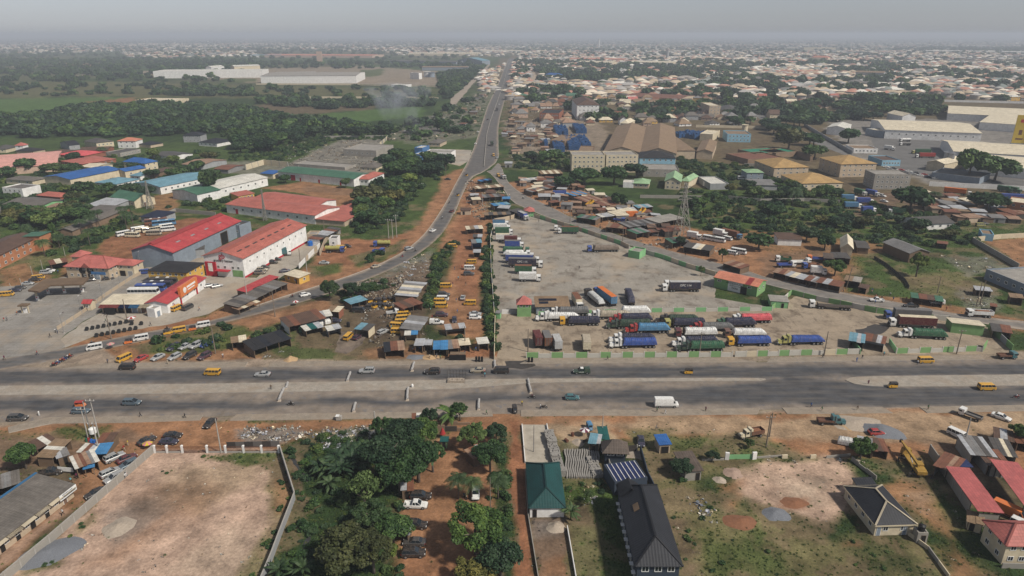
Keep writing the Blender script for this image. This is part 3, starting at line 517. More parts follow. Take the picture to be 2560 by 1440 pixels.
patch('car_wash_ramp',[(838,880),(850,830),(925,825),(905,860),(868,885)],.03,yard_mat('wet_concrete',(.16,.125,.10),(.04,.032,.028),.9),.3,2)
patch('puddle',[(1262,905),(1330,900),(1336,915),(1320,922),(1262,920)],.034,mat('wet_mud',(.055,.047,.04),rough=.4,var=.4,sc_=.6),.5,1.5)
patch('puddle',[(2140,825),(2185,812),(2230,815),(2200,835),(2150,845)],.036,MATS['wet_mud'],.5,1.5)
hb=MB().box(-46000,46000,-600,46500,-1.0,112.0);hz=obj('haze',hb.mesh('haze'));tag(hz,kind='stuff')
hm=bpy.data.materials.new('haze_air');hm.use_nodes=True;ht=hm.node_tree;ht.nodes.clear();ho=ht.nodes.new('ShaderNodeOutputMaterial');hv=ht.nodes.new('ShaderNodeVolumePrincipled')
hv.inputs['Color'].default_value=(.74,.80,.90,1);hv.inputs['Density'].default_value=.00019;hv.inputs['Anisotropy'].default_value=0.0;ht.links.new(hv.outputs[0],ho.inputs['Volume']);setmats(hz,hm)
def rect3(A,B,C,H):
 a,b,c=G(*A,H),G(*B,H),G(*C,H);u=(b-a).xy;Lx=u.length;u.normalize();v=Vector((-u.y,u.x));W=(c-b).xy.dot(v)
 if W<0:a,b=b,a;u=-u;v=-v;W=-W
 if(a.y+b.y)/2>900:W=min(W,Lx*(.75 if a.y<1600 else.35))
 ce=(a+b).xy/2+v*W/2;return ce,atan2(u.y,u.x),Lx,W
def rectseg(p,q,W,H):
 a,b=G(*p,H),G(*q,H);u=(b-a).xy;return(a+b).xy/2,atan2(u.y,u.x),u.length,W
def foot(ce,an,Lx,W,grow=0.0):
 u=np.array((cos(an),sin(an)));v=np.array((-u[1],u[0]));c=np.array(ce);h=Lx/2+grow;k=W/2+grow
 return np.array([c-u*h-v*k,c+u*h-v*k,c+u*h+v*k,c-u*h+v*k])
def slab(B,vs,fs,t,mi=0):
 n=len(vs);edges={}
 for f in fs:
  for i in range(len(f)):
   e=(f[i],f[(i+1)%len(f)]);edges[e]=edges.get(e,0)+1
 side=[(b,a,a+n,b+n)for(a,b)in edges if(b,a)not in edges]
 B.add(list(vs)+[(v[0],v[1],v[2]-t)for v in vs],list(fs)+[tuple(i+n for i in f[::-1])for f in fs]+side,mi)
def roof_faces(kind,L,W,H,rise,ov):
 a,b=L/2+ov,W/2+ov;dz=-ov*(rise/(min(L,W)/2))if kind in('hip','gx','gy')else 0
 if kind=='hip':
  if L>=W:r=L/2-W/2;R0,R1=(-r,0,H+rise),(r,0,H+rise)
  else:r=W/2-L/2;R0,R1=(0,-r,H+rise),(0,r,H+rise)
  e=[(-a,-b,H+dz),(a,-b,H+dz),(a,b,H+dz),(-a,b,H+dz)]
  if L>=W:f=[(0,1,5,4),(1,2,5),(2,3,4,5),(3,0,4)]
  else:f=[(0,1,4),(1,2,5,4),(2,3,5),(3,0,4,5)]
  return e+[R0,R1],f
 if kind=='gx':
  dz=-ov*rise/(W/2);return[(-a,-b,H+dz),(a,-b,H+dz),(a,b,H+dz),(-a,b,H+dz),(-a,0,H+rise),(a,0,H+rise)],[(0,1,5,4),(2,3,4,5)]
 if kind=='gy':
  dz=-ov*rise/(L/2);return[(-a,-b,H+dz),(a,-b,H+dz),(a,b,H+dz),(-a,b,H+dz),(0,-b,H+rise),(0,b,H+rise)],[(0,4,5,3),(1,2,5,4)]
 if kind=='mf':return[(-a,-b,H),(a,-b,H),(a,b,H+rise),(-a,b,H+rise)],[(0,1,2,3)]
 if kind=='mb':return[(-a,-b,H+rise),(a,-b,H+rise),(a,b,H),(-a,b,H)],[(0,1,2,3)]
 return[(-a,-b,H),(a,-b,H),(a,b,H),(-a,b,H)],[(0,1,2,3)]
def wall_mesh(kind,L,W,H,rise,flat_par=.5):
 B=MB();a,b=L/2,W/2;h=[H]*4
 if kind=='mf':h=[H-.02,H-.02,H+rise-.02,H+rise-.02]
 if kind=='mb':h=[H+rise-.02,H+rise-.02,H-.02,H-.02]
 if kind=='flat':h=[H+flat_par]*4
 c=[(-a,-b),(a,-b),(a,b),(-a,b)];vs=[(x,y,0)for x,y in c]+[(x,y,z)for(x,y),z in zip(c,h)];fs=[(0,1,5,4),(1,2,6,5),(2,3,7,6),(3,0,4,7)]
 if kind=='gx':vs+=[(-a,0,H+rise-.03),(a,0,H+rise-.03)];fs[1]=(1,2,6,9,5);fs[3]=(3,0,4,8,7)
 if kind=='gy':vs+=[(0,-b,H+rise-.03),(0,b,H+rise-.03)];fs[0]=(0,1,5,8,4);fs[2]=(2,3,7,9,6)
 if kind=='flat':
  t=.25;vs+=[(x*(1-t/a),y*(1-t/b),H+flat_par)for x,y in c]+[(x*(1-t/a),y*(1-t/b),H-.1)for x,y in c]
  for i in range(4):j=(i+1)%4;fs+=[(4+i,4+j,8+j,8+i),(8+i,8+j,12+j,12+i)]
 return B.add(vs,fs)
_wm={}
def window_mesh(kind='win'):
 if kind in _wm:return _wm[kind]
 B=MB();t=.09
 if kind=='win':
  B.box(-.5,.5,-.06,0,-.5,-.5+t).box(-.5,.5,-.06,0,.5-t,.5).box(-.5,-.5+t,-.06,0,-.5+t,.5-t).box(.5-t,.5,-.06,0,-.5+t,.5-t).box(-.03,.03,-.05,0,-.5+t,.5-t)
  B.box(-.5+t,.5-t,-.03,0,-.5+t,.5-t,1)
 elif kind=='door':
  B.box(-.5,-.42,-.06,0,-.5,.5).box(.42,.5,-.06,0,-.5,.5).box(-.42,.42,-.06,0,.45,.5).box(-.42,.42,-.04,0,-.5,.45,1)
 elif kind=='shutter':
  B.box(-.5,-.46,-.06,0,-.5,.5).box(.46,.5,-.06,0,-.5,.5).box(-.46,.46,-.06,0,.46,.5)
  for k in range(6):B.box(-.46,.46,-.04,0,-.5+k*.16,-.5+k*.16+.15,1)
 elif kind=='light':
  B.box(-.5,.5,-.03,.03,-.5,.5)
  return _wm.setdefault(kind,B.mesh(kind,1))
 _wm[kind]=B.mesh(kind,2);return _wm[kind]
def opening(T,side,L,W,x,z,w,h,kind='win',mats=None,name=None,out=.004):
 loc,r={'F':((x,-W/2-out,z),0),'B':((-x,W/2+out,z),PI),'R':((L/2+out,x,z),PI/2),'L':((-L/2-out,-x,z),-PI/2)}[side]
 return obj(name or{'win':'window','door':'door','shutter':'roller_shutter'}[kind],window_mesh(kind),mats or[FRAME,GLASS],T,loc,r,(w,1,h))
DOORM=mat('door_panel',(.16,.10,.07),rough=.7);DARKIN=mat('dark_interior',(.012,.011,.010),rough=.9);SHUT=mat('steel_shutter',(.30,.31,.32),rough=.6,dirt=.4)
def bld(label,cat,ABC,H,roof='hip',rise=2.0,wc='cream',rc='brown',win='',door='',st=1,ov=.5,name=None,frame=None,seg=None,ww=1.1,wh=1.1,z0=None,group=None,cap=None,extra=None,rt=.14,trim=None,par=.5):
 ce,an,L,W=rect3(*ABC,H)if seg is None else rectseg(*seg,H)
 T=thing(name or cat.replace(' ','_'),label,cat,(ce.x,ce.y,0),an,group);OBST.append(foot(ce,an,L,W,.6));T['dim']=(L,W,H)
 wm_=WC[wc]if isinstance(wc,str)else wc;rm_=RC[rc]if isinstance(rc,str)else rc
 obj('wall',wall_mesh(roof,L,W,H,rise,par).mesh('wall'),wm_,T)
 B=MB();vs,fs=roof_faces(roof,L,W,H+.03 if roof!='flat' else H-.06,rise,ov if roof!='flat' else-.26);slab(B,vs,fs,rt);R_=obj('roof',B.mesh('roof',uv=True),rm_,T)
 if cap:
  B=MB();z=Vector((0,0,.07));V_=[Vector(v)+z for v in vs]
  pr={'hip':[(4,5)]+([(0,4),(3,4),(1,5),(2,5)]if L>=W else[(0,4),(1,4),(2,5),(3,5)]),'gx':[(4,5)],'gy':[(4,5)]}.get(roof,[])
  for p,q in pr:B.bar(V_[p],V_[q],.35,h=.10)
  obj('ridge_cap',B.mesh('ridge_cap'),RC[cap]if cap in RC else WC[cap],R_)
 if trim:
  B=MB();a,b,o_=L/2+ov,W/2+ov,.03;zb=min(v[2]for v in vs[:4])
  if roof in('hip',):B.box(-a-o_,a+o_,-b-o_,-b,zb-.3,zb+.02).box(-a-o_,a+o_,b,b+o_,zb-.3,zb+.02).box(-a-o_,-a,-b,b,zb-.3,zb+.02).box(a,a+o_,-b,b,zb-.3,zb+.02);obj('fascia',B.mesh('fascia'),WC[trim],R_)
 sh=H/st
 for w in win.split():
  s_=w[0];body=w[1:];lv=range(st)
  if '@' in body:body,l_=body.split('@');lv=[int(l_)]
  n=int(body);span=L if s_ in 'FB' else W
  for k in range(n):
   x=(k+.5)/n*span*.92-span*.46
   for l_ in lv:opening(T,s_,L,W,x,l_*sh+(z0 or sh*.56),min(ww,span/n*.7),wh,'win',[frame or FRAME,GLASS])
 for d in door.split():
  s_,x,w,h,k=d[0],*[float(v)for v in d[1:].split(',')[:3]],d.split(',')[3];span=L if s_ in 'FB' else W
  mm={'d':[FRAME,DOORM],'o':[DFRAME,DARKIN],'s':[FRAME,SHUT],'r':[FRAME,WC['red']],'w':[FRAME,WC['white']],'n':[FRAME,WC['bluegrey']]}[k]
  opening(T,s_,L,W,(x-.5)*span,h/2+.02,w,h,'shutter' if k=='s' else 'door',mm)
 T['L']=L;T['W']=W
 return T
def shed(label,p,q,W,H=2.6,cols=('rust',),rise=.5,wall='wood',kind='mf',cat='shed',name='market_shed',opn='F',n=None,group=None,post=True,ov=.35,stagger=.07):
 ce,an,L,W=rectseg(p,q,W,H)
 if L<1.0:L=1.0
 T=thing(name,label,cat,(ce.x,ce.y,0),an,group);OBST.append(foot(ce,an,L,W,.3))
 n=n or max(1,int(round(L/2.2)));a,b=L/2+ov,W/2+ov;r=RR(int(p[0]*13+p[1]))
 zf,zb=(H,H+rise)if kind=='mf' else(H+rise,H)
 if kind=='gx':
  for sgn in(-1,1):
   for k in range(n):
    x0,x1=-a+2*a*k/n-.05,-a+2*a*(k+1)/n+.05;dz=.03*(k%2)+r.uniform(0,stagger*.5);B=MB()
    vs=[(x0,sgn*b,H+dz),(x1,sgn*b,H+dz),(x1,0,H+rise+dz),(x0,0,H+rise+dz)];slab(B,vs if sgn<0 else vs[::-1],[(0,1,2,3)],.05);obj('roof_sheet',B.mesh('roof_sheet',uv=True),RC[cols[(k+(sgn>0))%len(cols)]],T)
 else:
  for k in range(n):
   x0,x1=-a+2*a*k/n-.05,-a+2*a*(k+1)/n+.05;dz=.035*(k%2)+r.uniform(0,stagger);j=r.uniform(-.25,.25)
   B=MB();slab(B,[(x0,-b+j,zf+dz),(x1,-b+j,zf+dz),(x1,b,zb+dz),(x0,b,zb+dz)],[(0,1,2,3)],.05);obj('roof_sheet',B.mesh('roof_sheet',uv=True),RC[cols[k%len(cols)]],T)
 if post:
  m=max(2,int(L/3.2)+1)
  for k in range(m):
   x=-L/2+L*k/(m-1)
   for y,z in((-W/2,zf-.04),(W/2,zb-.04)):obj('post',MB().box(x-.07,x+.07,y-.07,y+.07,0,z-.03),TIMBER,T)
 wm_=WC[wall]
 hmin=min(zf,zb)-.12 if kind!='gx' else H-.1
 sides={'F':(-L/2+.08,L/2-.08,-W/2-.04,-W/2+.04),'B':(-L/2+.08,L/2-.08,W/2-.04,W/2+.04),'L':(-L/2-.04,-L/2+.04,-W/2+.08,W/2-.08),'R':(L/2-.04,L/2+.04,-W/2+.08,W/2-.08)}
 for s_ in 'BLRF':
  if s_ in opn:continue
  x0,x1,y0,y1=sides[s_];obj('wall',MB().box(x0,x1,y0,y1,0,hmin),wm_,T)
 if 'F' not in opn:opening(T,'F',L,W+.1,r.uniform(-.2,.2)*L,1.0,.9,1.9,'door',[DFRAME,DARKIN])
 T['L']=L;T['W']=W
 return T
def fence(label,pts,H,cols,plen=4.0,th=.16,pier=None,cat='wall',name='boundary_wall',pm=None,sink=None,cop=False,z=0.0,low=None,group=None,part='wall_panel'):
 P_=[G(*p)for p in pts];T=thing(name,label,cat,(P_[0].x,P_[0].y,0),0,group);k=0
 for a,b in zip(P_[:-1],P_[1:]):
  d=(b-a).xy;n=max(1,int(round(d.length/plen)));an=atan2(d.y,d.x);l=d.length/n
  for i in range(n):
   m=a.xy+d*((i+.5)/n)-P_[0].xy;key=cols[k%len(cols)];h=H*(low[k%len(low)]if low else 1.0);g=.02 if pier else 0
   if key is not None:
    B=MB().box(-l/2+g,l/2-g,-th/2,th/2,0,h)
    o=obj(part,B.mesh(part),WC[key]if isinstance(key,str)else key,T,(m.x,m.y,z),an)
    if cop:obj('coping',MB().box(-l/2+g,l/2-g,-th/2-.05,th/2+.05,h,h+.07),CONC,o)
   if pier:
    s=pier;e=a.xy+d*(i/n)-P_[0].xy;obj('pier',MB().box(-s/2,s/2,-s/2,s/2,0,H+.12),pm or CONC,T,(e.x,e.y,z),an)
   k+=1
 if pier:
  e=P_[-1].xy-P_[0].xy;obj('pier',MB().box(-pier/2,pier/2,-pier/2,pier/2,0,H+.12),pm or CONC,T,(e.x,e.y,z),an)
 return T
def heap(label,px,py,r,h,m,name='sand_heap',cat='heap',sx=1.0,deg=0,seed=1,group=None):
 B=MB();rr=RR(seed);nr,na=7,20;vs=[(0,0,h)];fs=[];ph=[rr.uniform(.8,1.25)for _ in range(na)]
 for i in range(1,nr+1):
  t=i/nr
  for k in range(na):
   a=2*PI*k/na;q=r*t*(ph[k]*.5+ph[k-1]*.5 if t>.3 else 1);z=h*(1-t)**1.15*rr.uniform(.82,1.15)*(1 if i<nr else 0)-(0.02 if i==nr else 0);vs.append((q*cos(a)*sx,q*sin(a),z))
 for k in range(na):fs.append((0,1+k,1+(k+1)%na))
 for i in range(nr-1):
  for k in range(na):a=1+i*na+k;b=1+i*na+(k+1)%na;fs.append((a,a+na,b+na,b))
 p=G(px,py);o=obj(name,B.add(vs,fs).mesh(name,smooth=True),m,None,(p.x,p.y,.01),RAD(deg));return tag(o,label,cat,group)
TXT={}
def text_mesh(s):
 c=bpy.data.curves.new('lettering','FONT');c.body=s;c.size=1;c.align_x='CENTER';c.align_y='CENTER';c.extrude=.02;o=bpy.data.objects.new('tmp',c);COL.objects.link(o)
 m=bpy.data.meshes.new_from_object(o.evaluated_get(bpy.context.evaluated_depsgraph_get()));bpy.data.objects.remove(o);bpy.data.curves.remove(c);m.name='lettering';m.materials.clear();m.materials.append(None);TXT[s]=m
for s in('POLICE','GPC 114','GPC 115','ARDESHOLLY','INTERNATIONAL','PARK','gb','grocery bazaar','DE-SHOLLY'):text_mesh(s)
def text(T,s,size,loc,rot,m,name='lettering'):
 o=obj(name,TXT[s],m,T,loc,0,(size,size,size),rot);o['kind']='stuff';return o
SAND=mat('heap_sand',(.40,.27,.15),rough=.97,var=.2,sc_=2,bump=.4);SHARP=mat('heap_pale_sand',(.36,.30,.24),rough=.97,var=.25,sc_=2,bump=.4);GRAV=mat('heap_gravel',(.17,.18,.20),rough=.95,var=.35,sc_=6,bump=.8);LATER=mat('heap_laterite',(.215,.10,.055),rough=.97,var=.25,sc_=2,bump=.4);PINKS=mat('heap_pinkish',(.33,.235,.185),rough=.97,var=.25,sc_=2,bump=.4)
_pm={}
def pole(label,px,py,H=9,kind='wood',arm=True,lean=0.0,group=None,cat='utility pole',name='utility_pole',r=.16,deg=0):
 p=G(px,py);T=thing(name,label,cat,(p.x,p.y,0),RAD(deg),group);T.rotation_euler=(0,RAD(lean),RAD(deg));m=CONC if kind=='conc' else WOODP if kind=='wood' else CHROME
 key=(H,r);
 if key not in _pm:_pm[key]=MB().tube([(0,0,-.3),(0,0,H*.5),(0,0,H)],[r*1.25,r,r*.75],8).mesh('post')
 obj('post',_pm[key],m,T)
 if arm:
  if 'arm' not in _pm:
   _pm['arm']=MB().box(-1.1,1.1,-.06,.06,-.07,.07).mesh('crossarm');B=MB()
   B.cyl((0,0,0),.06,.25,6);_pm['ins']=B.mesh('insulator')
  for z in([H-.5]if arm is True else[H-.5,H-1.6]):
   a=obj('crossarm',_pm['arm'],m,T,(0,-r*.9-.08,z))
   for x in(-1.0,0,1.0):obj('insulator',_pm['ins'],WHITEP,a,(x,0,.07))
 return T
def lamp_post(label,px,py,H=7,deg=0,group=None):
 p=G(px,py);T=thing('street_lamp',label,'street lamp',(p.x,p.y,0),RAD(deg),group)
 obj('post',MB().tube([(0,0,0),(0,0,H)],[.09,.06],8),CHROME,T);obj('arm',MB().tube([(0,0,H-.1),(.5,0,H+.15),(1.1,0,H+.2)],.04,6),CHROME,T)
 obj('lamp_head',MB().box(.9,1.6,-.14,.14,H+.12,H+.26),STEEL,T);obj('base',MB().box(-.2,.2,-.2,.2,0,.35),CONC,T)
 return T
def num(w):
 try:return float(w)if '.' in w else int(w)
 except ValueError:return '' if w=='-' else w
def vals(s):return[num(w)for w in s.split()]
def rows(s):
 for r in s.strip().split('\n'):l,v=r.split('|');yield(l,*vals(v))
def shed_rows(s):
 for r in s.strip().split('\n'):l,v,c=r.split('|');v=vals(v);shed(l,(v[0],v[1]),(v[2],v[3]),v[4],v[5],tuple(c.split()),v[6],v[7])
PROTO={}
def wheel_meshes(r,w):
 k=('w',r,w)
 if k not in PROTO:
  t=MB().cyl((0,-w/2,0),r,w,14,'y').mesh('wheel');h=MB().cyl((0,-w/2-.012,0),r*.58,w+.024,10,'y').mesh('rim');PROTO[k]=(t,h)
 return PROTO[k]
def sec(hw,zb,zt):return[(-hw*.95,zb),(-hw,zb+.22*(zt-zb)+.08),(-hw,zt-.14),(-hw*.9,zt),(hw*.9,zt),(hw,zt-.14),(hw,zb+.22*(zt-zb)+.08),(hw*.95,zb)]
def loft_body(B,st):return B.loft([[(x,y,z)for y,z in sec(hw,zb,zt)]for x,hw,zb,zt in st][::-1])
def pillars(B,b,t,mids=(),w=.075):
 q=lambda r,x,s:(x,s*r[2],r[3])
 for s in(-1,1):
  B.bar(q(b,b[0],s),q(t,t[0],s),w);B.bar(q(b,b[1],s),q(t,t[1],s),w)
  for f in mids:B.bar(q(b,b[0]+(b[1]-b[0])*f,s),q(t,t[0]+(t[1]-t[0])*f,s),w)
 return B
def cars(kind,L,hw,st,gb,gt,mids,wr,wx,zl,extra=None,roofz=.05):
 B=MB();loft_body(B,st);pillars(B,gb,gt,mids);B.frus((gt[0]-.06,gt[1]+.06,gt[2]+.03,gt[3]-.02),(gt[0]+.06,gt[1]-.08,gt[2]-.08,gt[3]+roofz))
 parts=[('body',B.mesh('body'),['P'])]
 parts.append(('window_glass',MB().frus(gb,gt).mesh('window_glass'),[GLASS]))
 t,h=wheel_meshes(wr,.2)
 for x in wx:
  for s in(-1,1):parts.append(('wheel',t,[TYRE],(x,s*(hw-.09),wr),[('rim',h,[RIM])]))
 k=MB().box(-.05,.05,-.17,.17,-.08,.08).mesh('lamp')
 for s in(-1,1):
  parts.append(('headlight',k,[LAMP],(st[-1][0]-.03,s*hw*.66,zl),[]));parts.append(('tail_light',k,[TAIL],(st[0][0]+.03,s*hw*.74,zl+.12),[]))
 B=MB().box(st[-1][0]-.06,st[-1][0]+.06,-hw*.8,hw*.8,.26,.46).box(st[0][0]-.06,st[0][0]+.06,-hw*.85,hw*.85,.30,.52);parts.append(('bumper',B.mesh('bumper'),[BLACKP]))
 if extra:parts+=extra
 PROTO[kind]=parts
cars('sedan',4.6,.9,[(-2.28,.74,.38,.84),(-2.12,.86,.24,.98),(-1.3,.9,.2,1.0),(0,.9,.2,.97),(1.0,.9,.2,.95),(1.85,.86,.22,.82),(2.2,.74,.30,.68)],(-1.62,.98,.80,.96),(-.98,.22,.62,1.43),(.48,),.32,(-1.38,1.38),.62)
cars('wagon',4.6,.9,[(-2.25,.78,.38,.9),(-2.12,.87,.24,1.0),(-1.3,.9,.22,1.02),(0,.9,.2,1.0),(1.0,.9,.2,.97),(1.85,.86,.22,.84),(2.2,.74,.30,.70)],(-2.12,1.02,.80,.98),(-1.82,.25,.64,1.50),(.3,.58),.33,(-1.38,1.38),.64)
cars('hatch',4.1,.87,[(-1.98,.76,.38,.9),(-1.85,.85,.24,1.0),(-1.1,.87,.2,1.0),(0,.87,.2,.97),(.9,.87,.2,.94),(1.6,.84,.22,.8),(1.98,.72,.30,.66)],(-1.82,.98,.78,.97),(-1.35,.2,.62,1.48),(.42,),.31,(-1.25,1.25),.62)
cars('suv',4.75,.95,[(-2.3,.8,.45,1.05),(-2.2,.92,.32,1.15),(-1.4,.95,.3,1.15),(0,.95,.3,1.12),(1.05,.95,.3,1.1),(1.95,.92,.32,.98),(2.3,.8,.42,.86)],(-2.18,1.05,.86,1.12),(-1.95,.3,.70,1.74),(.28,.56),.38,(-1.42,1.42),.82,[('roof_rail',MB().bar((-1.8,.6,1.83),(.1,.6,1.83),.05).bar((-1.8,-.6,1.83),(.1,-.6,1.83),.05).mesh('roof_rail'),[STEEL])])
cars('minivan',4.8,.92,[(-2.35,.8,.38,1.0),(-2.25,.9,.24,1.08),(-1.4,.92,.22,1.08),(0,.92,.2,1.05),(1.1,.92,.2,1.02),(1.95,.88,.22,.86),(2.3,.74,.3,.7)],(-2.25,1.35,.84,1.05),(-2.0,.3,.68,1.68),(.3,.58),.33,(-1.45,1.45),.7)
cars('minibus',4.7,.88,[(-2.3,.84,.4,1.12),(-2.25,.87,.28,1.15),(-1.2,.88,.26,1.15),(0,.88,.26,1.15),(1.5,.88,.26,1.15),(2.15,.86,.28,1.1),(2.32,.80,.36,.95)],(-2.24,2.12,.86,1.14),(-2.18,1.55,.74,1.88),(.25,.5,.74),.32,(-1.45,1.5),.75,[('side_stripe',MB().box(-2.2,2.0,-.895,-.881,.78,.83).box(-2.2,2.0,.881,.895,.78,.83).mesh('side_stripe'),[BLACKP])])
cars('coaster',7.0,1.04,[(-3.5,.98,.5,1.4),(-3.4,1.03,.35,1.45),(-1,1.04,.35,1.45),(2,1.04,.35,1.45),(3.2,1.02,.36,1.4),(3.5,.94,.45,1.2)],(-3.4,3.3,1.0,1.44),(-3.35,2.9,.92,2.38),(.16,.32,.48,.64,.82),.4,(-2.1,2.3),.8,None,.16)
cars('coach',11.5,1.25,[(-5.75,1.2,.5,1.75),(-5.65,1.24,.4,1.8),(0,1.25,.4,1.8),(4,1.25,.4,1.8),(5.5,1.24,.4,1.7),(5.75,1.15,.5,1.5)],(-5.6,5.6,1.22,1.78),(-5.55,5.3,1.16,2.85),(.12,.24,.36,.48,.6,.72,.86),.5,(-3.4,3.8),.9,[('roof_vent',MB().box(-3,-1.8,-.5,.5,3.2,3.32).box(1,2.2,-.5,.5,3.2,3.32).mesh('roof_vent'),[WHITEP])],.35)
def bed(x0,x1,hw,zb,zt):return MB().box(x0,x1,-hw,-hw+.09,zb,zt).box(x0,x1,hw-.09,hw,zb,zt).box(x0,x0+.09,-hw+.09,hw-.09,zb,zt).box(x1-.09,x1,-hw+.09,hw-.09,zb,zt).box(x0+.09,x1-.09,-hw+.09,hw-.09,zb,zb+.1)
def pickup(kind,top=None):
 cars(kind,5.2,.92,[(-2.5,.86,.42,.62),(-2.4,.92,.34,.64),(-.75,.92,.32,.66),(-.68,.92,.3,1.08),(1.1,.92,.3,1.04),(2.1,.9,.32,.94),(2.5,.78,.42,.84)],(-.66,1.15,.84,1.06),(-.5,.45,.68,1.72),(.42,),.38,(-1.55,1.6),.78)
 PROTO[kind].append(('load_bed',bed(-2.5,-.72,.92,.645,1.08).mesh('load_bed'),['P']))
 if top=='canopy':PROTO[kind].append(('canopy',MB().frus((-2.48,-.74,.86,1.09),(-2.4,-.78,.78,1.85)).mesh('canopy'),['Q']))
pickup('pickup');pickup('pickup_canopy','canopy')
B=MB();B.loft([[(x,y,z)for y,z in((-.95,.35),(-1.0,.7),(-1.0,1.6),(-.86,zt),(.86,zt),(1.0,1.6),(1.0,.7),(.95,.35))]for x,zt in((-3.2,2.55),(-3.1,2.62),(1.0,2.62),(1.75,2.5))][::-1]);loft_body(B,[(1.6,.98,.35,1.35),(2.5,.96,.35,1.3),(3.2,.86,.4,1.05)]);B.frus((1.6,2.62,.9,1.3),(1.6,1.85,.8,2.5))
t_,h_=wheel_meshes(.36,.22);lampm=MB().box(-.05,.05,-.17,.17,-.1,.1).mesh('lamp')
PROTO['van']=[('body',B.mesh('body'),['P']),('windscreen',MB().add([(2.66,-.78,1.33),(2.66,.78,1.33),(1.96,.7,2.38),(1.96,-.7,2.38)],[(0,1,2,3)]).mesh('windscreen'),[GLASS]),('door_window',MB().add([(1.75,-.945,1.4),(2.35,-.925,1.4),(1.95,-.88,2.1),(1.75,-.88,2.15)],[(0,1,2,3)]).add([(1.75,.945,1.4),(2.35,.925,1.4),(1.95,.88,2.1),(1.75,.88,2.15)],[(3,2,1,0)]).mesh('door_window'),[GLASS]),('side_trim',MB().box(-3.1,2.4,-1.02,-1.003,.55,.72).box(-3.1,2.4,1.003,1.02,.55,.72).mesh('side_trim'),[BLACKP])]+[('wheel',t_,[TYRE],(x,s*.9,.36),[('rim',h_,[RIM])])for x in(-2.0,2.1)for s in(-1,1)]+[('headlight',lampm,[LAMP],(3.17,s*.66,.85))for s in(-1,1)]+[('tail_light',lampm,[TAIL],(-3.2,s*.8,1.0))for s in(-1,1)]
t_,h_=wheel_meshes(.25,.12)
B=MB();B.frus((-1.2,.55,.62,.3),(-1.2,.5,.62,.95));B.frus((.45,1.25,.5,.35),(.45,.95,.42,1.05));B.box(-1.15,1.0,-.55,.55,.25,.35)
C_=MB();C_.loft([[(x,y,z)for y,z in((-.64,1.5),(-.6,1.68),(-.3,1.78),(.3,1.78),(.6,1.68),(.64,1.5))]for x in(.75,-.2,-1.22)]);C_.box(-1.25,-1.2,-.6,.6,.95,1.6)
for s in(-1,1):C_.bar((.85,s*.5,1.0),(.6,s*.55,1.6),.06);C_.bar((-.25,s*.6,.95),(-.25,s*.6,1.55),.06);C_.bar((-1.2,s*.6,.95),(-1.2,s*.6,1.55),.06)
PROTO['keke']=[('body',B.mesh('body'),['P']),('canopy',C_.mesh('canopy'),['Q']),('windscreen',MB().add([(.9,-.42,1.06),(.9,.42,1.06),(.68,.48,1.58),(.68,-.48,1.58)],[(0,1,2,3)]).mesh('windscreen'),[GLASS]),('seat',MB().box(-1.1,-.6,-.52,.52,.96,1.1).box(.05,.4,-.3,.3,.7,.95).mesh('seat'),[BLACKP])]+[('wheel',t_,[TYRE],p,[('rim',h_,[RIM])])for p in((-.8,-.55,.25),(-.8,.55,.25),(1.05,0,.25))]+[('headlight',MB().box(-.04,.04,-.1,.1,-.08,.08).mesh('lamp'),[LAMP],(1.16,0,.78),[])]
t_,h_=wheel_meshes(.3,.1)
B=MB().bar((-.6,0,.55),(.35,0,.75),.16,h=.2).box(-.2,.2,-.13,.13,.3,.58).bar((.62,0,.3),(.42,0,1.0),.07).bar((.42,-.36,1.02),(.42,.36,1.02),.05).box(.1,.42,-.12,.12,.72,.9)
PROTO['motorbike']=[('frame',B.mesh('frame'),['P']),('seat',MB().box(-.75,.12,-.14,.14,.72,.82).mesh('seat'),[BLACKP]),('headlight',MB().cyl((.5,0,.88),.09,.1,8,'x').mesh('lamp'),[LAMP])]+[('wheel',t_,[TYRE],(x,0,.3),[('rim',h_,[RIM])])for x in(-.62,.65)]
TW,TH_=wheel_meshes(.5,.55);TW1,TH1=wheel_meshes(.5,.3)
def wheels(xs,hw=.95,dual=True):return[('wheel',TW if dual and i else TW1,[TYRE],(x,s*hw,.5),[('rim',TH_ if dual and i else TH1,[RIM])])for i,x in enumerate(xs)for s in(-1,1)]
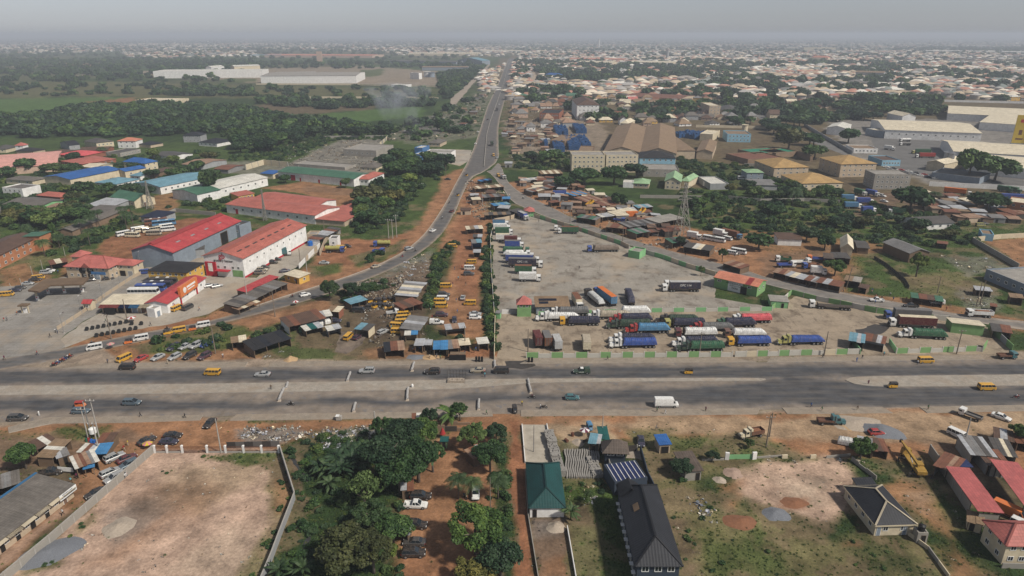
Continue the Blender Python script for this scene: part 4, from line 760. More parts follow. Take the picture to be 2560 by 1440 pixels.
def cabover(x,deep=1.9,h=2.9):
 B=MB();B.loft([[(xx,y,z)for y,z in((-1.2,.7),(-1.24,1.2),(-1.24,h-.25),(-1.1,h),(1.1,h),(1.24,h-.25),(1.24,1.2),(1.2,.7))]for xx in(x+deep*.93,x+.05,x)])
 B2=MB().add([(x+deep*.935,-1.08,1.75),(x+deep*.935,1.08,1.75),(x+deep*.935,1.0,h-.3),(x+deep*.935,-1.0,h-.3)],[(0,1,2,3)])
 sg=MB()
 for s in(-1,1):sg.add([(x+deep*.35,s*1.245,1.75),(x+deep*.88,s*1.245,1.75),(x+deep*.85,s*1.245,h-.45),(x+deep*.35,s*1.245,h-.45)],[(0,1,2,3)if s<0 else(3,2,1,0)])
 gr=MB().box(x+deep*.93,x+deep*.97,-.95,.95,1.0,1.5).box(x+deep*.93,x+deep+.08,-1.2,1.2,.55,.95)
 mi=MB();
 for s in(-1,1):mi.box(x+deep*.95,x+deep*1.0,s*1.32-.1,s*1.32+.1,1.9,2.5).bar((x+deep*.9,s*1.2,2.4),(x+deep*.97,s*1.32,2.4),.05)
 return[('cab',B.mesh('cab'),['P'],(0,0,0),[('windscreen',B2.mesh('windscreen'),[GLASS]),('door_window',sg.mesh('door_window'),[GLASS]),('grille',gr.mesh('grille'),[STEEL]),('mirror',mi.mesh('mirror'),[BLACKP])])]+[('headlight',lampm,[LAMP],(x+deep+.06,s*.9,.76))for s in(-1,1)]
def conv(x):
 B=MB();B.frus((x,x+1.7,1.05,.85),(x+.05,x+1.45,.95,2.75));B.frus((x-.9,x,1.05,1.0),(x-.85,x,.98,3.2));B.frus((x+1.6,x+3.3,.72,.9),(x+1.6,x+3.1,.62,1.75));B.box(x+2.0,x+3.1,-1.12,-.74,.75,1.12);B.box(x+2.0,x+3.1,.74,1.12,.75,1.12)
 B2=MB().add([(x+1.665,-.92,1.85),(x+1.665,.92,1.85),(x+1.52,.86,2.6),(x+1.52,-.86,2.6)],[(0,1,2,3)]);sg=MB()
 for s in(-1,1):sg.add([(x+.5,s*1.02,1.75),(x+1.45,s*1.02,1.75),(x+1.38,s*.975,2.5),(x+.5,s*.975,2.5)],[(0,1,2,3)if s<0 else(3,2,1,0)])
 return[('cab',B.mesh('cab'),['P'],(0,0,0),[('windscreen',B2.mesh('windscreen'),[GLASS]),('door_window',sg.mesh('door_window'),[GLASS]),('grille',MB().box(x+3.22,x+3.36,-.55,.55,.9,1.6).mesh('grille'),[CHROME]),('exhaust_pipe',MB().cyl((x+.02,1.12,1.0),.08,2.6,8).cyl((x+.02,-1.12,1.0),.08,2.6,8).mesh('exhaust_pipe'),[CHROME])]),
('bumper',MB().box(x+3.3,x+3.48,-1.15,1.15,.5,.85).mesh('bumper'),[CHROME])]+[('headlight',lampm,[LAMP],(x+3.3,s*.9,1.05))for s in(-1,1)]
def tarp_mesh(x0,x1,hw,z0,h,seed,tail=True):
 r=RR(seed);n=34;secs=[]
 for i in range(n+1):
  t=i/n;x=x1+(x0-x1)*t;e=min(1,t/.05)**.6*(min(1,(1-t)/(.16 if tail else.04)))**.7;hh=max(.12,h*e*(1+.05*sin(t*7+seed))+(.10 if i%2 else-.03)+r.uniform(-.04,.04));w=hw*(1.0+.02*(i%2))
  secs.append([(x,-w,z0-.25),(x,-w*1.01,z0+hh*.45),(x,-w*.9,z0+hh*.8),(x,-w*.5,z0+hh*.97+r.uniform(-.04,.04)),(x,0,z0+hh+r.uniform(-.05,.05)),(x,w*.5,z0+hh*.97+r.uniform(-.04,.04)),(x,w*.9,z0+hh*.8),(x,w*1.01,z0+hh*.45),(x,w,z0-.25)])
 return MB().loft(secs).mesh('tarpaulin')
def boxbody(x0,x1,hw,z0,z1,ribs=True):
 B=MB().box(x0,x1,-hw,hw,z0,z1)
 if ribs:
  n=int((x1-x0)/.55)
  for k in range(n):
   x=x0+.15+k*.55
   for s in(-1,1):B.box(x,x+.28,s*hw-.035,s*hw+.035,z0+.15,z1-.15)
  for x in(x0,x1):B.box(x-.05,x+.05,-hw-.05,hw+.05,z0-.03,z0+.1).box(x-.05,x+.05,-hw-.05,hw+.05,z1-.1,z1+.03)
 return B
CHASM=mat('lorry_chassis',(.04,.035,.033),rough=.8,dirt=.4)
def roofpart(x0,x1,hw,z):return('roof_panel',MB().box(x0+.06,x1-.06,-hw+.06,hw-.06,z+.032,z+.06).mesh('roof_panel'),['R'])
def chassis(x0,x1,z=.85):return('chassis',MB().box(x0,x1,-.5,-.32,z,z+.28).box(x0,x1,.32,.5,z,z+.28).box((x0+x1)/2+1.2,(x0+x1)/2+2.3,-1.05,-.6,.55,1.05).box(x0,x0+.1,-1.1,1.1,.7,.9).mesh('chassis'),[CHASM])
def lorry(cab,load,seed=0,tl=11.6):
 k=(cab,load,seed%3,tl)
 if k in PROTO:return k
 parts=[]
 if load in('tarp','cont','flat','tanktrail','box40'):
  x1=4.1 if cab=='conv' else 4.6;x0=x1-tl;parts+=conv(5.0)if cab=='conv' else cabover(5.6)if cab=='over' else[]
  if cab:parts+=wheels(([7.4]if cab=='conv' else[6.9])+[4.0,2.9]);parts.append(chassis(1.8,8.0 if cab=='conv' else 7.2))
  parts+=[('wheel',TW,[TYRE],(x,s*.95,.5),[('rim',TH_,[RIM])])for x in(x0+3.6,x0+2.3,x0+1.0)for s in(-1,1)]
  parts.append(('trailer_bed',MB().box(x0,x1,-1.22,1.22,1.18,1.42).box(x0+.4,x1-1,-.5,.5,.95,1.18).box(x1-2.6,x1-2.4,-.9,-.7,.1,1.0).box(x1-2.6,x1-2.4,.7,.9,.1,1.0).mesh('trailer_bed'),[CHASM]))
  if load=='tarp':
   parts.append(('tarpaulin',tarp_mesh(x0+.05,x1-.05,1.24,1.5,1.45+.2*(seed%3),seed,seed%2==0),['T']))
   if seed%2:parts.append(('headboard',MB().box(x1-.08,x1+.04,-1.2,1.2,1.42,3.3).mesh('headboard'),[CHASM]))
  elif load in('cont','box40'):parts.append(('container',boxbody(x0+.02,x1-.02,1.22,1.46,4.1).mesh('container'),['B'],(0,0,0),[roofpart(x0,x1,1.22,4.1),('door_bars',MB().box(x0-.06,x0+.0,-.7,-.62,1.6,4.0).box(x0-.06,x0,-.3,-.22,1.6,4.0).box(x0-.06,x0,.22,.3,1.6,4.0).box(x0-.06,x0,.62,.7,1.6,4.0).mesh('door_bars'),[CHROME])]))
  elif load=='flat':parts.append(('headboard',MB().box(x1-.1,x1,-1.2,1.2,1.42,2.1).mesh('headboard'),[CHASM]))
 else:
  bl=tl;x1=bl/2-1.0;x0=x1-bl;cx=x1+.15;parts+=cabover(cx,1.8,2.75)if cab=='over' else conv(cx+.2)[:1]if cab=='conv' else[]
  wxs=[cx+1.0 if cab=='over' else cx+2.5,x0+1.2]+([x0+2.5]if bl>6.5 else[]);parts+=wheels(wxs);parts.append(chassis(x0,cx+1.5))
  if load=='box':parts.append(('cargo_box',boxbody(x0,x1,1.22,1.2,3.7).mesh('cargo_box'),['B'],(0,0,0),[roofpart(x0,x1,1.22,3.7)]))
  if load=='tipper':parts.append(('tipper_body',bed(x0,x1,1.22,1.2,2.5).mesh('tipper_body'),['B'],(0,0,0),[('side_rib',MB().box(x0+.3,x0+.42,-1.27,-1.22,1.2,2.5).box(x0+1.6,x0+1.72,-1.27,-1.22,1.2,2.5).box(x0+2.9,x0+3.02,-1.27,-1.22,1.2,2.5).box(x1-.6,x1-.48,-1.27,-1.22,1.2,2.5).mesh('side_rib'),['B']),('load',MB().frus((x0+.15,x1-.15,1.1,1.4),(x0+1.2,x1-1.2,.5,2.45)).mesh('load'),[LATER])]))
  if load=='raised':
   B=bed(x0,x1,1.22,0,1.3);a=RAD(34);B.v=[((x-x0)*cos(a)-z*sin(a)+x0,y,(x-x0)*sin(a)+z*cos(a)+1.25)for x,y,z in B.v];parts.append(('tipper_body',B.mesh('tipper_body'),['B']))
   parts.append(('hydraulic_ram',MB().bar((x0+1.6,0,1.1),(x0+2.8,0,3.0),.18).mesh('hydraulic_ram'),[CHROME]))
  if load=='openbed':parts.append(('load_bed',bed(x0,x1,1.15,1.15,1.75).mesh('load_bed'),['B']))
  if load=='tank':parts.append(('tank',MB().loft([[(x,r*1.15*cos(t),1.25+1.0+r*sin(t))for t in[2*PI*j/14 for j in range(14)]]for x,r in((x1,.85),(x1-.15,.98),(x0+.15,.98),(x0,.85))]).mesh('tank'),['B'],(0,0,0),[('hatch',MB().cyl(((x0+x1)/2,0,3.2),.3,.15,10).cyl((x0+1.2,0,3.2),.25,.15,10).mesh('hatch'),[STEEL]),('band',MB().box(x0+.9,x0+1.0,-1.16,1.16,1.3,1.7).box(x1-1,x1-.9,-1.16,1.16,1.3,1.7).mesh('band'),[STEEL])]))
 PROTO[k]=parts;return k
NAMES=dict(sedan='sedan',wagon='estate_car',hatch='hatchback',suv='sport_utility_car',minivan='minivan',minibus='minibus',coaster='midi_bus',coach='coach',pickup='pickup_truck',pickup_canopy='pickup_truck',van='cargo_van',keke='motor_tricycle',motorbike='motorcycle')
CATS=dict(sedan='car',wagon='car',hatch='car',suv='car',minivan='car',minibus='minibus',coaster='bus',coach='bus',pickup='pickup',pickup_canopy='pickup',van='van',keke='tricycle',motorbike='motorcycle')
def pieces(me):
 if me.name in PIECE:return PIECE[me.name]
 n=len(me.vertices);par=list(range(n))
 def fd(i):
  while par[i]!=i:par[i]=par[par[i]];i=par[i]
  return i
 for p in me.polygons:
  v=list(p.vertices)
  for k in v[1:]:par[fd(k)]=fd(v[0])
 gr={}
 for p in me.polygons:gr.setdefault(fd(p.vertices[0]),[]).append(list(p.vertices))
 out=[]
 for fs in gr.values():
  ids=sorted({i for f in fs for i in f});mp={i:k for k,i in enumerate(ids)};m2=bpy.data.meshes.new(me.name.split('.')[0]);m2.from_pydata([me.vertices[i].co for i in ids],[],[[mp[i]for i in f]for f in fs]);m2.materials.append(None);out.append(m2)
 PIECE[me.name]=out;return out
PIECE={};PAIRS={'bumper','side_stripe','roof_rail','roof_vent','door_window','mirror','side_trim','exhaust_pipe','side_rib','hatch','band'}
def place(kind,label,px,py,deg,P='white',Q='black',name=None,cat=None,group=None,mm=None,scale=None,at=None):
 p=G(px,py)if at is None else at;T=thing(name or NAMES[kind],label,cat or CATS[kind],(p.x,p.y,p.z if at is not None else.036),RAD(deg),group)
 if scale:T.scale=(scale,)*3
 km={'P':paint(P),'Q':paint(Q)}
 if mm:km.update(mm)
 for n,me,ms,*ex in PROTO[kind]:
  loc=ex[0]if ex else(0,0,0);subs=ex[1]if len(ex)>1 else[]
  for m_ in(pieces(me)if n in PAIRS else[me]):o=obj(n,m_,[km[m]if isinstance(m,str)else m for m in ms],T,loc)
  for n2,me2,ms2,*e2 in subs:
   for m_ in(pieces(me2)if n2 in PAIRS else[me2]):obj(n2,m_,[km[m]if isinstance(m,str)else m for m in ms2],o,*e2)
 return T
def truck(label,px,py,deg,cab='over',cc='white',load='tarp',lc='blue',seed=0,tl=None,rc=None,name=None,scale=None):
 tl=tl or{'tarp':11.6,'cont':12.0,'box40':12.0,'flat':12.0,'box':6.4,'tipper':5.4,'raised':5.4,'openbed':4.4,'tank':6.8}[load]
 k=lorry(cab,load,seed,tl);km={'P':paint(cc)if cc else paint('white'),'T':tarp(lc),'B':box_paint(lc),'R':box_paint(rc or lc)}
 return place(k,label,px,py,deg,mm=km,name=name or('articulated_lorry' if load in('tarp','cont','flat','box40')and cab else 'semi_trailer' if load in('tarp','cont','flat','box40')else 'tanker_lorry' if load=='tank' else 'tipper_lorry' if load in('tipper','raised')else 'box_lorry' if load=='box' else 'flatbed_lorry'),cat='truck' if cab else 'trailer',scale=scale)
SKIN=mat('skin',(.055,.032,.022),rough=.6,var=.1)
def cloth(n,c):return mat('cloth_'+n,c,rough=.9,var=.25,sc_=6)
CLO={k:cloth(k,c)for k,c in dict(white=(.65,.65,.64),black=(.02,.02,.022),blue=(.05,.12,.32),red=(.32,.03,.03),orange=(.55,.16,.03),maroon=(.12,.02,.05),grey=(.18,.18,.19),green=(.05,.14,.06),brown=(.12,.07,.04),navy=(.02,.03,.08),yellow=(.55,.40,.05),cyan=(.12,.38,.45),beige=(.38,.32,.24),pink=(.55,.2,.22)).items()}
def body_mesh(pose):
 J={};E=[];rad={}
 def add(n,p,r,par=None):
  J[n]=(len(J),p);rad[n]=r
  if par:E.append((J[par][0],J[n][0]))
 sit=pose=='sit';hz=.52 if sit else.92;lx=0
 add('pelvis',(0,0,hz),(.15,.11));add('waist',(.0,0,hz+.16),(.13,.10),'pelvis');add('chest',(.02,0,hz+.38),(.16,.115),'waist');add('neckb',(.02,0,hz+.53),(.07,.065),'chest');add('neck',(.03,0,hz+.60),(.052,.052),'neckb');add('head',(.05,0,hz+.68),(.085,.095),'neck');add('crown',(.04,0,hz+.78),(.07,.085),'head')
 add('brow',(.125,0,hz+.70),(.022,.022),'head')
 for s,k in((1,'l'),(-1,'r')):
  sw={'walk':.26*s,'stand':.03*s,'sit':0,'walk2':-.26*s}[pose]
  add('hip'+k,(0,.10*s,hz-.04),(.095,.095),'pelvis')
  if sit:add('knee'+k,(.40,.17*s,hz-.04),(.065,.065),'hip'+k);add('ank'+k,(.32,.18*s,.12),(.045,.045),'knee'+k);add('toe'+k,(.48,.19*s,.06),(.035,.03),'ank'+k)
  else:add('knee'+k,(.06+sw*.75,.10*s,.49),(.065,.065),'hip'+k);add('ank'+k,(-.03+sw*1.25,.10*s,.09),(.042,.042),'knee'+k);add('toe'+k,(.14+sw*1.25,.11*s,.03),(.035,.03),'ank'+k)
  add('sho'+k,(.02,.19*s,hz+.47),(.06,.06),'chest')
  if sit:el,wr,d=(.16,.27*s,hz+.24),(.42,.26*s,hz+.36),Vector((.9,0,.1))
  else:el,wr,d=(-.02-sw*.35,.25*s,hz+.20),(.10-sw*.75,.25*s,hz-.03),Vector((.25-sw*.4,0,-1)).normalized()
  add('elb'+k,el,(.043,.043),'sho'+k);add('wri'+k,wr,(.030,.026),'elb'+k);pm_=Vector(wr)+d*.07;add('palm'+k,tuple(pm_),(.036,.020),'wri'+k)
  side=Vector((0,1,0))if sit else d.cross(Vector((0,1,0))).normalized()
  for i,ln in enumerate((.055,.065,.06,.045)):
   o=side*(.03-.02*i);add('f%d%s'%(i,k),tuple(pm_+d*(.03+ln*.5)+o),(.0095,.0095),'palm'+k);add('g%d%s'%(i,k),tuple(pm_+d*(.02+ln)+o+Vector((.008,-.012*s,0))),(.008,.008),'f%d%s'%(i,k))
  add('th'+k,tuple(Vector(wr)+d*.06+side*.05),(.010,.010),'wri'+k)
 me=bpy.data.meshes.new('person');me.from_pydata([p for _,p in J.values()],E,[]);o=bpy.data.objects.new('tmp',me);COL.objects.link(o)
 md=o.modifiers.new('skin','SKIN');md.use_smooth_shade=True;md.branch_smoothing=.3
 for n,sv in zip(J,me.skin_vertices[0].data):sv.radius=rad[n];sv.use_root=n=='pelvis'
 o.modifiers.new('sub','SUBSURF').levels=1
 dg=bpy.context.evaluated_depsgraph_get();out=bpy.data.meshes.new_from_object(o.evaluated_get(dg));bpy.data.objects.remove(o)
 out.materials.clear()
 for _ in range(4):out.materials.append(None)
 nv=len(out.polygons);c=np.empty(nv*3,np.float32);out.polygons.foreach_get('center',c);c=c.reshape(-1,3);mi=np.zeros(nv,np.int32)
 z=c[:,2];arm=np.abs(c[:,1])>.215
 if sit:mi[(z<hz+.06)&~arm]=2;mi[(z>=hz+.06)&(z<hz+.55)]=1;mi[(z<.14)]=3;mi[arm&(c[:,0]>.24)]=0
 else:mi[(z<.98)]=2;mi[(z>=.98)&(z<hz+.55)]=1;mi[arm&(z<hz+.22)]=0;mi[arm&(z>=hz+.22)]=1;mi[z<.075]=3
 mi[(z>hz+.72)&(c[:,0]<.10)]=3
 out.polygons.foreach_set('material_index',mi);out.polygons.foreach_set('use_smooth',[True]*nv);return out
BODY={p:body_mesh(p)for p in('walk','walk2','stand','sit')}
def person(label,px,py,deg=0,pose='walk',top='white',bot='black',group=None,at=None):
 p=G(px,py)if at is None else at;o=obj('person',BODY[pose],[SKIN,CLO[top],CLO[bot],BLACKP],None,(p.x,p.y,p.z+(.17 if at is None else 0)),RAD(deg));o.scale=(1,1,1);o.location.z=p.z+.02 if at is None else p.z
 return tag(o,label,'person',group)
def bike(label,px,py,deg,c='black',rider='white',rl=None,n=1):
 T=place('motorbike',label,px,py,deg,c);p=T.location;d=Vector((cos(RAD(deg)),sin(RAD(deg)),0))
 for k in range(n):q=Vector(p)+d*(-.05-.42*k)+Vector((0,0,.27));person(rl or('rider in %s top on '%rider if k==0 else 'passenger in grey top on ')+' '.join(label.split()[:9]),0,0,deg,'sit',rider if k==0 else 'grey','black',at=q)
def leafm(name,c0,c1,c2,trans=.25):
 m=bpy.data.materials.new(name);m.use_nodes=True;t=m.node_tree;t.nodes.clear();L=t.links
 at=N(t,'ShaderNodeAttribute',attribute_name='tint');oi=N(t,'ShaderNodeObjectInfo');c=ramp(t,at.outputs[2],[(0,c0),(.55,c1),(1,c2)])
 v=ramp(t,oi.outputs['Random'],[(0,(.62,.68,.66)),(.5,(1,1,1)),(1,(1.55,1.35,.95))]);c=mixc(t,1.0,c,v,'MULTIPLY')
 d=N(t,'ShaderNodeBsdfPrincipled',i_Roughness=.6);d.inputs['Specular IOR Level'].default_value=.25;tr=N(t,'ShaderNodeBsdfTranslucent');mx=N(t,'ShaderNodeMixShader',i_0=trans);o=N(t,'ShaderNodeOutputMaterial')
 L.new(c,d.inputs['Base Color']);L.new(c,tr.inputs['Color']);L.new(d.outputs[0],mx.inputs[1]);L.new(tr.outputs[0],mx.inputs[2]);L.new(mx.outputs[0],o.inputs[0]);return m
LEAF=leafm('leaf_broad',(0.024,0.055,0.021),(0.045,0.094,0.033),(0.079,0.140,0.043));LEAFL=leafm('leaf_light',(0.046,0.083,0.025),(0.086,0.133,0.040),(0.138,0.190,0.064));LEAFD=leafm('leaf_dark',(0.018,0.041,0.022),(0.034,0.069,0.033),(0.055,0.094,0.043));LEAFB=leafm('leaf_brown',(.046,.055,.022),(.085,.095,.036),(.145,.145,.055));PALML=leafm('leaf_palm',(0.026,0.055,0.024),(0.055,0.094,0.037),(0.098,0.144,0.057));GRASSM=leafm('grass_blades',(0.059,0.091,0.030),(0.098,0.144,0.046),(0.151,0.190,0.076))
def quads_mesh(name,C,U,V,tint,bend=None):
 n=len(C);co=np.stack([C-U-V,C+U-V,C+U+V,C-U+V],1).reshape(-1,3).astype(np.float32);me=bpy.data.meshes.new(name)
 me.vertices.add(n*4);me.vertices.foreach_set('co',co.ravel());me.loops.add(n*4);me.loops.foreach_set('vertex_index',np.arange(n*4,dtype=np.int32));me.polygons.add(n)
 me.polygons.foreach_set('loop_start',np.arange(0,n*4,4,dtype=np.int32));me.polygons.foreach_set('loop_total',np.full(n,4,np.int32));attr_f(me,'tint',np.repeat(tint,4));me.materials.append(None);me.update();return me
def unit(a):return a/np.maximum(np.linalg.norm(a,axis=-1,keepdims=True),1e-6)
def crown_mesh(seed,n,leaf,blobs=14,squash=.75,spread=1.0,open_=0.0):
 r=RG(seed);d=unit(r.normal(size=(blobs,3)));d[:,2]=np.abs(d[:,2])*.9-.15;rad=r.uniform(.35,.72,blobs)[:,None]*spread;bc=d*rad;bc[:,2]=bc[:,2]*squash+squash*.62;br=r.uniform(.26,.46,blobs)*(1-open_*.4);w=br**2;k=r.choice(blobs,n,p=w/w.sum())
 dd=unit(r.normal(size=(n,3)));rr=br[k]*r.uniform(.55,1.08,n)**.5;C=bc[k]+dd*rr[:,None]*np.array((1,1,.85));C[:,2]=np.maximum(C[:,2],.02)
 nor=unit(dd*.7+r.normal(size=(n,3))*.55+np.array((0,0,.35)));a=unit(np.cross(nor,r.normal(size=(n,3))));b=np.cross(nor,a);s=leaf*r.uniform(.55,1.3,n)[:,None]
 tint=np.clip(r.normal(.5,.2,n)+.24*r.normal(size=blobs)[k],0,1);return quads_mesh('crown',C,a*s,b*s*r.uniform(.45,.8,n)[:,None],tint)
def trunk_mesh(seed,h=1.0,limbs=5,r0=.055):
 R_=RR(seed);B=MB();B.tube([(0,0,-.05),(R_.uniform(-.03,.03),R_.uniform(-.03,.03),h*.35),(R_.uniform(-.05,.05),R_.uniform(-.05,.05),h*.8)],[r0*1.3,r0,r0*.6],7)
 for k in range(limbs):
  a=2*PI*k/limbs+R_.uniform(-.4,.4);z=h*R_.uniform(.35,.6);l=R_.uniform(.35,.6);B.tube([(0,0,z),(cos(a)*l*.5,sin(a)*l*.5,z+l*.45),(cos(a)*l,sin(a)*l,z+l*.75)],[r0*.55,r0*.35,r0*.12],5)
 return B.mesh('trunk',smooth=True)
CR={}
for i in range(4):CR['near%d'%i]=crown_mesh(10+i,7000,.042,34+7*i,.8+.08*i,1.1+.12*(i%3),.7+.25*i)
for i in range(3):CR['open%d'%i]=crown_mesh(30+i,1700,.045,15,.9,1.0,.5)
for i in range(5):CR['mid%d'%i]=crown_mesh(40+i,1100,.105,14)
for i in range(4):CR['far%d'%i]=crown_mesh(60+i,240,.19,10)
for i in range(3):CR['bush%d'%i]=crown_mesh(80+i,420,.13,10,.55)
for i in range(2):CR['weed%d'%i]=crown_mesh(90+i,150,.16,8,.45)
TRK=[trunk_mesh(i)for i in range(4)]
def tree(label,px,py,R_=4,H=8,lod='mid',m=None,group=None,name='broadleaf_tree',cat='tree',squash=1.0,at=None,seed=None):
 p=G(px,py)if at is None else at;s_=seed if seed is not None else int(abs(p.x*7+p.y*3));T=thing(name,label,cat,(p.x,p.y,0),(s_*1.7)%6.28,group);k=s_%{'near':4,'open':3,'mid':5,'far':4,'bush':3,'weed':2}[lod]
 base=H*.28;ch=H-base;o=obj('crown',CR['%s%d'%(lod,k)],m or LEAF,T,(0,0,base),0,(R_*(.85+s_%5*.08),R_*(1.15-s_%4*.09),ch/1.35*squash));obj('trunk',TRK[s_%4],BARK,T,(0,0,0),0,(R_*1.0,R_*1.0,H*.78));return T
def frond_mesh(name,n_f,ln,droop,w,rise,seed,leaflets=14,tip=.1):
 r=RG(seed);C=[];U=[];V=[];t_=[]
 for k in range(n_f):
  a=2*PI*k/n_f+r.uniform(-.2,.2);el=rise+r.uniform(-.35,.35);L_=ln*r.uniform(.8,1.15);d=np.array((cos(a),sin(a),0));s_=np.array((-d[1],d[0],0))
  for j in range(leaflets):
   t0=(j+.5)/leaflets;p=d*L_*t0*cos(el*(1-t0*.3))+np.array((0,0,L_*(sin(el)*t0-droop*t0*t0)));tg=unit(d*cos(el)+np.array((0,0,sin(el)-2*droop*t0)))
   ww=w*(sin(PI*min(.97,t0*.85+.12)))
   for s2 in(-1,1):
    o=unit(s_*s2*.9+tg*.5-np.array((0,0,.35+.3*t0)));C.append(p+o*ww*.5);U.append(o*ww*.5);V.append(tg*L_/leaflets*tip*5*.5);t_.append(r.uniform(.2,.9))
 return quads_mesh(name,np.array(C),np.array(U),np.array(V),np.array(t_))
CR['palm0']=frond_mesh('crown',22,1.0,.75,.30,.5,1,16,.11);CR['palm1']=frond_mesh('crown',26,1.0,.85,.32,.6,2,16,.12);CR['banana0']=frond_mesh('crown',9,1.0,.55,.16,.9,3,10,.2);CR['banana1']=frond_mesh('crown',12,1.0,.6,.17,.8,4,10,.2)
PTR=MB().tube([(0,0,-.1),(.02,0,.5),(0,0,1)],[.05,.035,.032],8).mesh('trunk',smooth=True)
def palm(label,px,py,H=7,R_=3,group=None,name='palm_tree',at=None,m=None,kind='palm'):
 p=G(px,py)if at is None else at;s_=int(abs(p.x*7+p.y*3));T=thing(name,label,'palm' if kind=='palm' else 'banana plant',(p.x,p.y,0),(s_*.7)%6.28,group);obj('crown',CR['%s%d'%(kind,s_%2)],m or PALML,T,(0,0,H),0,(R_,R_,R_));obj('trunk',PTR,BARK if kind=='palm' else GRASSM,T,(0,0,0),0,(4.5,4.5,H)if kind=='palm' else(3,3,H));return T
PROTOC={}
def stuff(name,P,scl,protos,label=None,cat=None,zs=1.0,rotz=True,seed=0):
 n=len(P);r=RG(seed);me=bpy.data.meshes.new(name);me.vertices.add(n);co=np.zeros((n,3),np.float32);co[:,:2]=P;me.vertices.foreach_set('co',co.ravel())
 a=me.attributes.new('scl','FLOAT_VECTOR','POINT');s3=np.stack([scl,scl,scl*zs*r.uniform(.8,1.25,n)],1)if np.ndim(scl)==1 else scl;a.data.foreach_set('vector',s3.astype(np.float32).ravel())
 a=me.attributes.new('rot','FLOAT_VECTOR','POINT');rt=np.zeros((n,3),np.float32);rt[:,2]=r.uniform(0,6.28,n);a.data.foreach_set('vector',rt.ravel())
 a=me.attributes.new('pick','INT','POINT');a.data.foreach_set('value',r.integers(0,len(protos),n).astype(np.int32));me.update()
 key=name+str(seed);pc=bpy.data.collections.new('proto_'+key)
 for i,(pme,pm)in enumerate(protos):po=bpy.data.objects.new('%02d_proto'%i,pme);setmats(po,pm);pc.objects.link(po)
 ng=bpy.data.node_groups.new('spread_'+key,'GeometryNodeTree');ng.interface.new_socket('Geometry',in_out='INPUT',socket_type='NodeSocketGeometry');ng.interface.new_socket('Geometry',in_out='OUTPUT',socket_type='NodeSocketGeometry')
 nd=ng.nodes;gi=nd.new('NodeGroupInput');go=nd.new('NodeGroupOutput');ci=nd.new('GeometryNodeCollectionInfo');ci.inputs['Collection'].default_value=pc;ci.inputs['Separate Children'].default_value=True;ci.inputs['Reset Children'].default_value=True
 ip=nd.new('GeometryNodeInstanceOnPoints');ip.inputs['Pick Instance'].default_value=True;Lk=ng.links
 def na(nm,ty):x=nd.new('GeometryNodeInputNamedAttribute');x.data_type=ty;x.inputs['Name'].default_value=nm;return x.outputs['Attribute']
 Lk.new(gi.outputs[0],ip.inputs['Points']);Lk.new(ci.outputs[0],ip.inputs['Instance']);Lk.new(na('scl','FLOAT_VECTOR'),ip.inputs['Scale']);Lk.new(na('rot','FLOAT_VECTOR'),ip.inputs['Rotation']);Lk.new(na('pick','INT'),ip.inputs['Instance Index']);Lk.new(ip.outputs[0],go.inputs[0])
 o=bpy.data.objects.new(name,me);COL.objects.link(o);md=o.modifiers.new('spread','NODES');md.node_group=ng;tag(o,label,cat,None,'stuff');return o
 # ================================================================ foreground south of the highway
fence('long grey block wall slanting along the dirt lane, left of the pinkish lot',[(384,1132),(243,1256),(125,1360),(15,1452),(-60,1522)],2.0,['block'],3.2,.18,.26,cop=True)
fence('thin pale wall bending round the right side of the pinkish lot',[(701,1129),(738,1248),(701,1345),(680,1402),(655,1462),(640,1500)],1.9,['grey'],3.4,.16,cop=True)
T=thing('railing_fence','rust red railing fence with white piers at the top of the pinkish lot','fence',G(384,1132))
xs=[388,419,457,519,565,610,655,698];bars_m=None
for a,b in zip(xs[:-1],xs[1:]):
 p,q=G(a,1132),G(b,1131.5);d=(q-p).xy;l=d.length;an=atan2(d.y,d.x);m=(p+q)/2-G(384,1132);gate=a==457
 base=0 if gate else.45
 if not gate:obj('plinth',MB().box(-l/2+.2,l/2-.2,-.12,.12,0,.45),CONC,T,(m.x,m.y,0),an)
 B=MB().box(-l/2+.2,l/2-.2,-.03,.03,base+.05,base+.12).box(-l/2+.2,l/2-.2,-.03,.03,1.62,1.70)
 n=int(l/.16)
 for k in range(n+1):x=-l/2+.22+(l-.44)*k/n;B.box(x-.016,x+.016,-.016,.016,base+.05,1.78)
 o=obj('gate_leaf' if gate else 'railing_panel',B.mesh('railing_panel'),RUST,T,(m.x,m.y,0),an);o['kind']='stuff'
for x in xs:
 p=G(x,1132)-G(384,1132);o=obj('pier',MB().box(-.22,.22,-.22,.22,0,2.0),WC['white'],T,(p.x,p.y,0));obj('cap',MB().frus((-.28,.28,.28,2.0),(-.1,.1,.1,2.2)),WC['white'],o)
fence('dark corrugated sheet fence beside the white piers of the rail fence',[(568,1120),(700,1117)],1.7,[RC['dgrey'],RC['grey']],2.2,.06,part='sheet_panel',cat='fence',name='sheet_fence')
T=bld('long grey asbestos shop block with a signboard, bottom left beside the dirt lane','shop',((-70,1400),(178,1212),(88,1204)),3.1,'mf',1.3,'beige','asbestos','F9','F.1,1,2,o F.25,1,2,o F.4,1,2,o F.55,1.2,2,o F.7,1,2,o F.9,1,2,d',ov=.5,name='shop_block')
L,W=T['L'],T['W'];obj('roof_edge',MB().box(-L/2-.6,L/2+.6,W/2+.3,W/2+.9,4.42,4.55),RC['bluesheet'],T)
for k in range(7):obj('awning',MB().add([(-L/2+L*k/7+.1,-W/2-.5,2.95),(-L/2+L*(k+1)/7-.1,-W/2-.5,2.95),(-L/2+L*(k+1)/7-.1,-W/2-1.3,2.65+.05*(k%2)),(-L/2+L*k/7+.1,-W/2-1.3,2.65)],[(0,1,2,3),(3,2,1,0)]),RC['cream'],T)
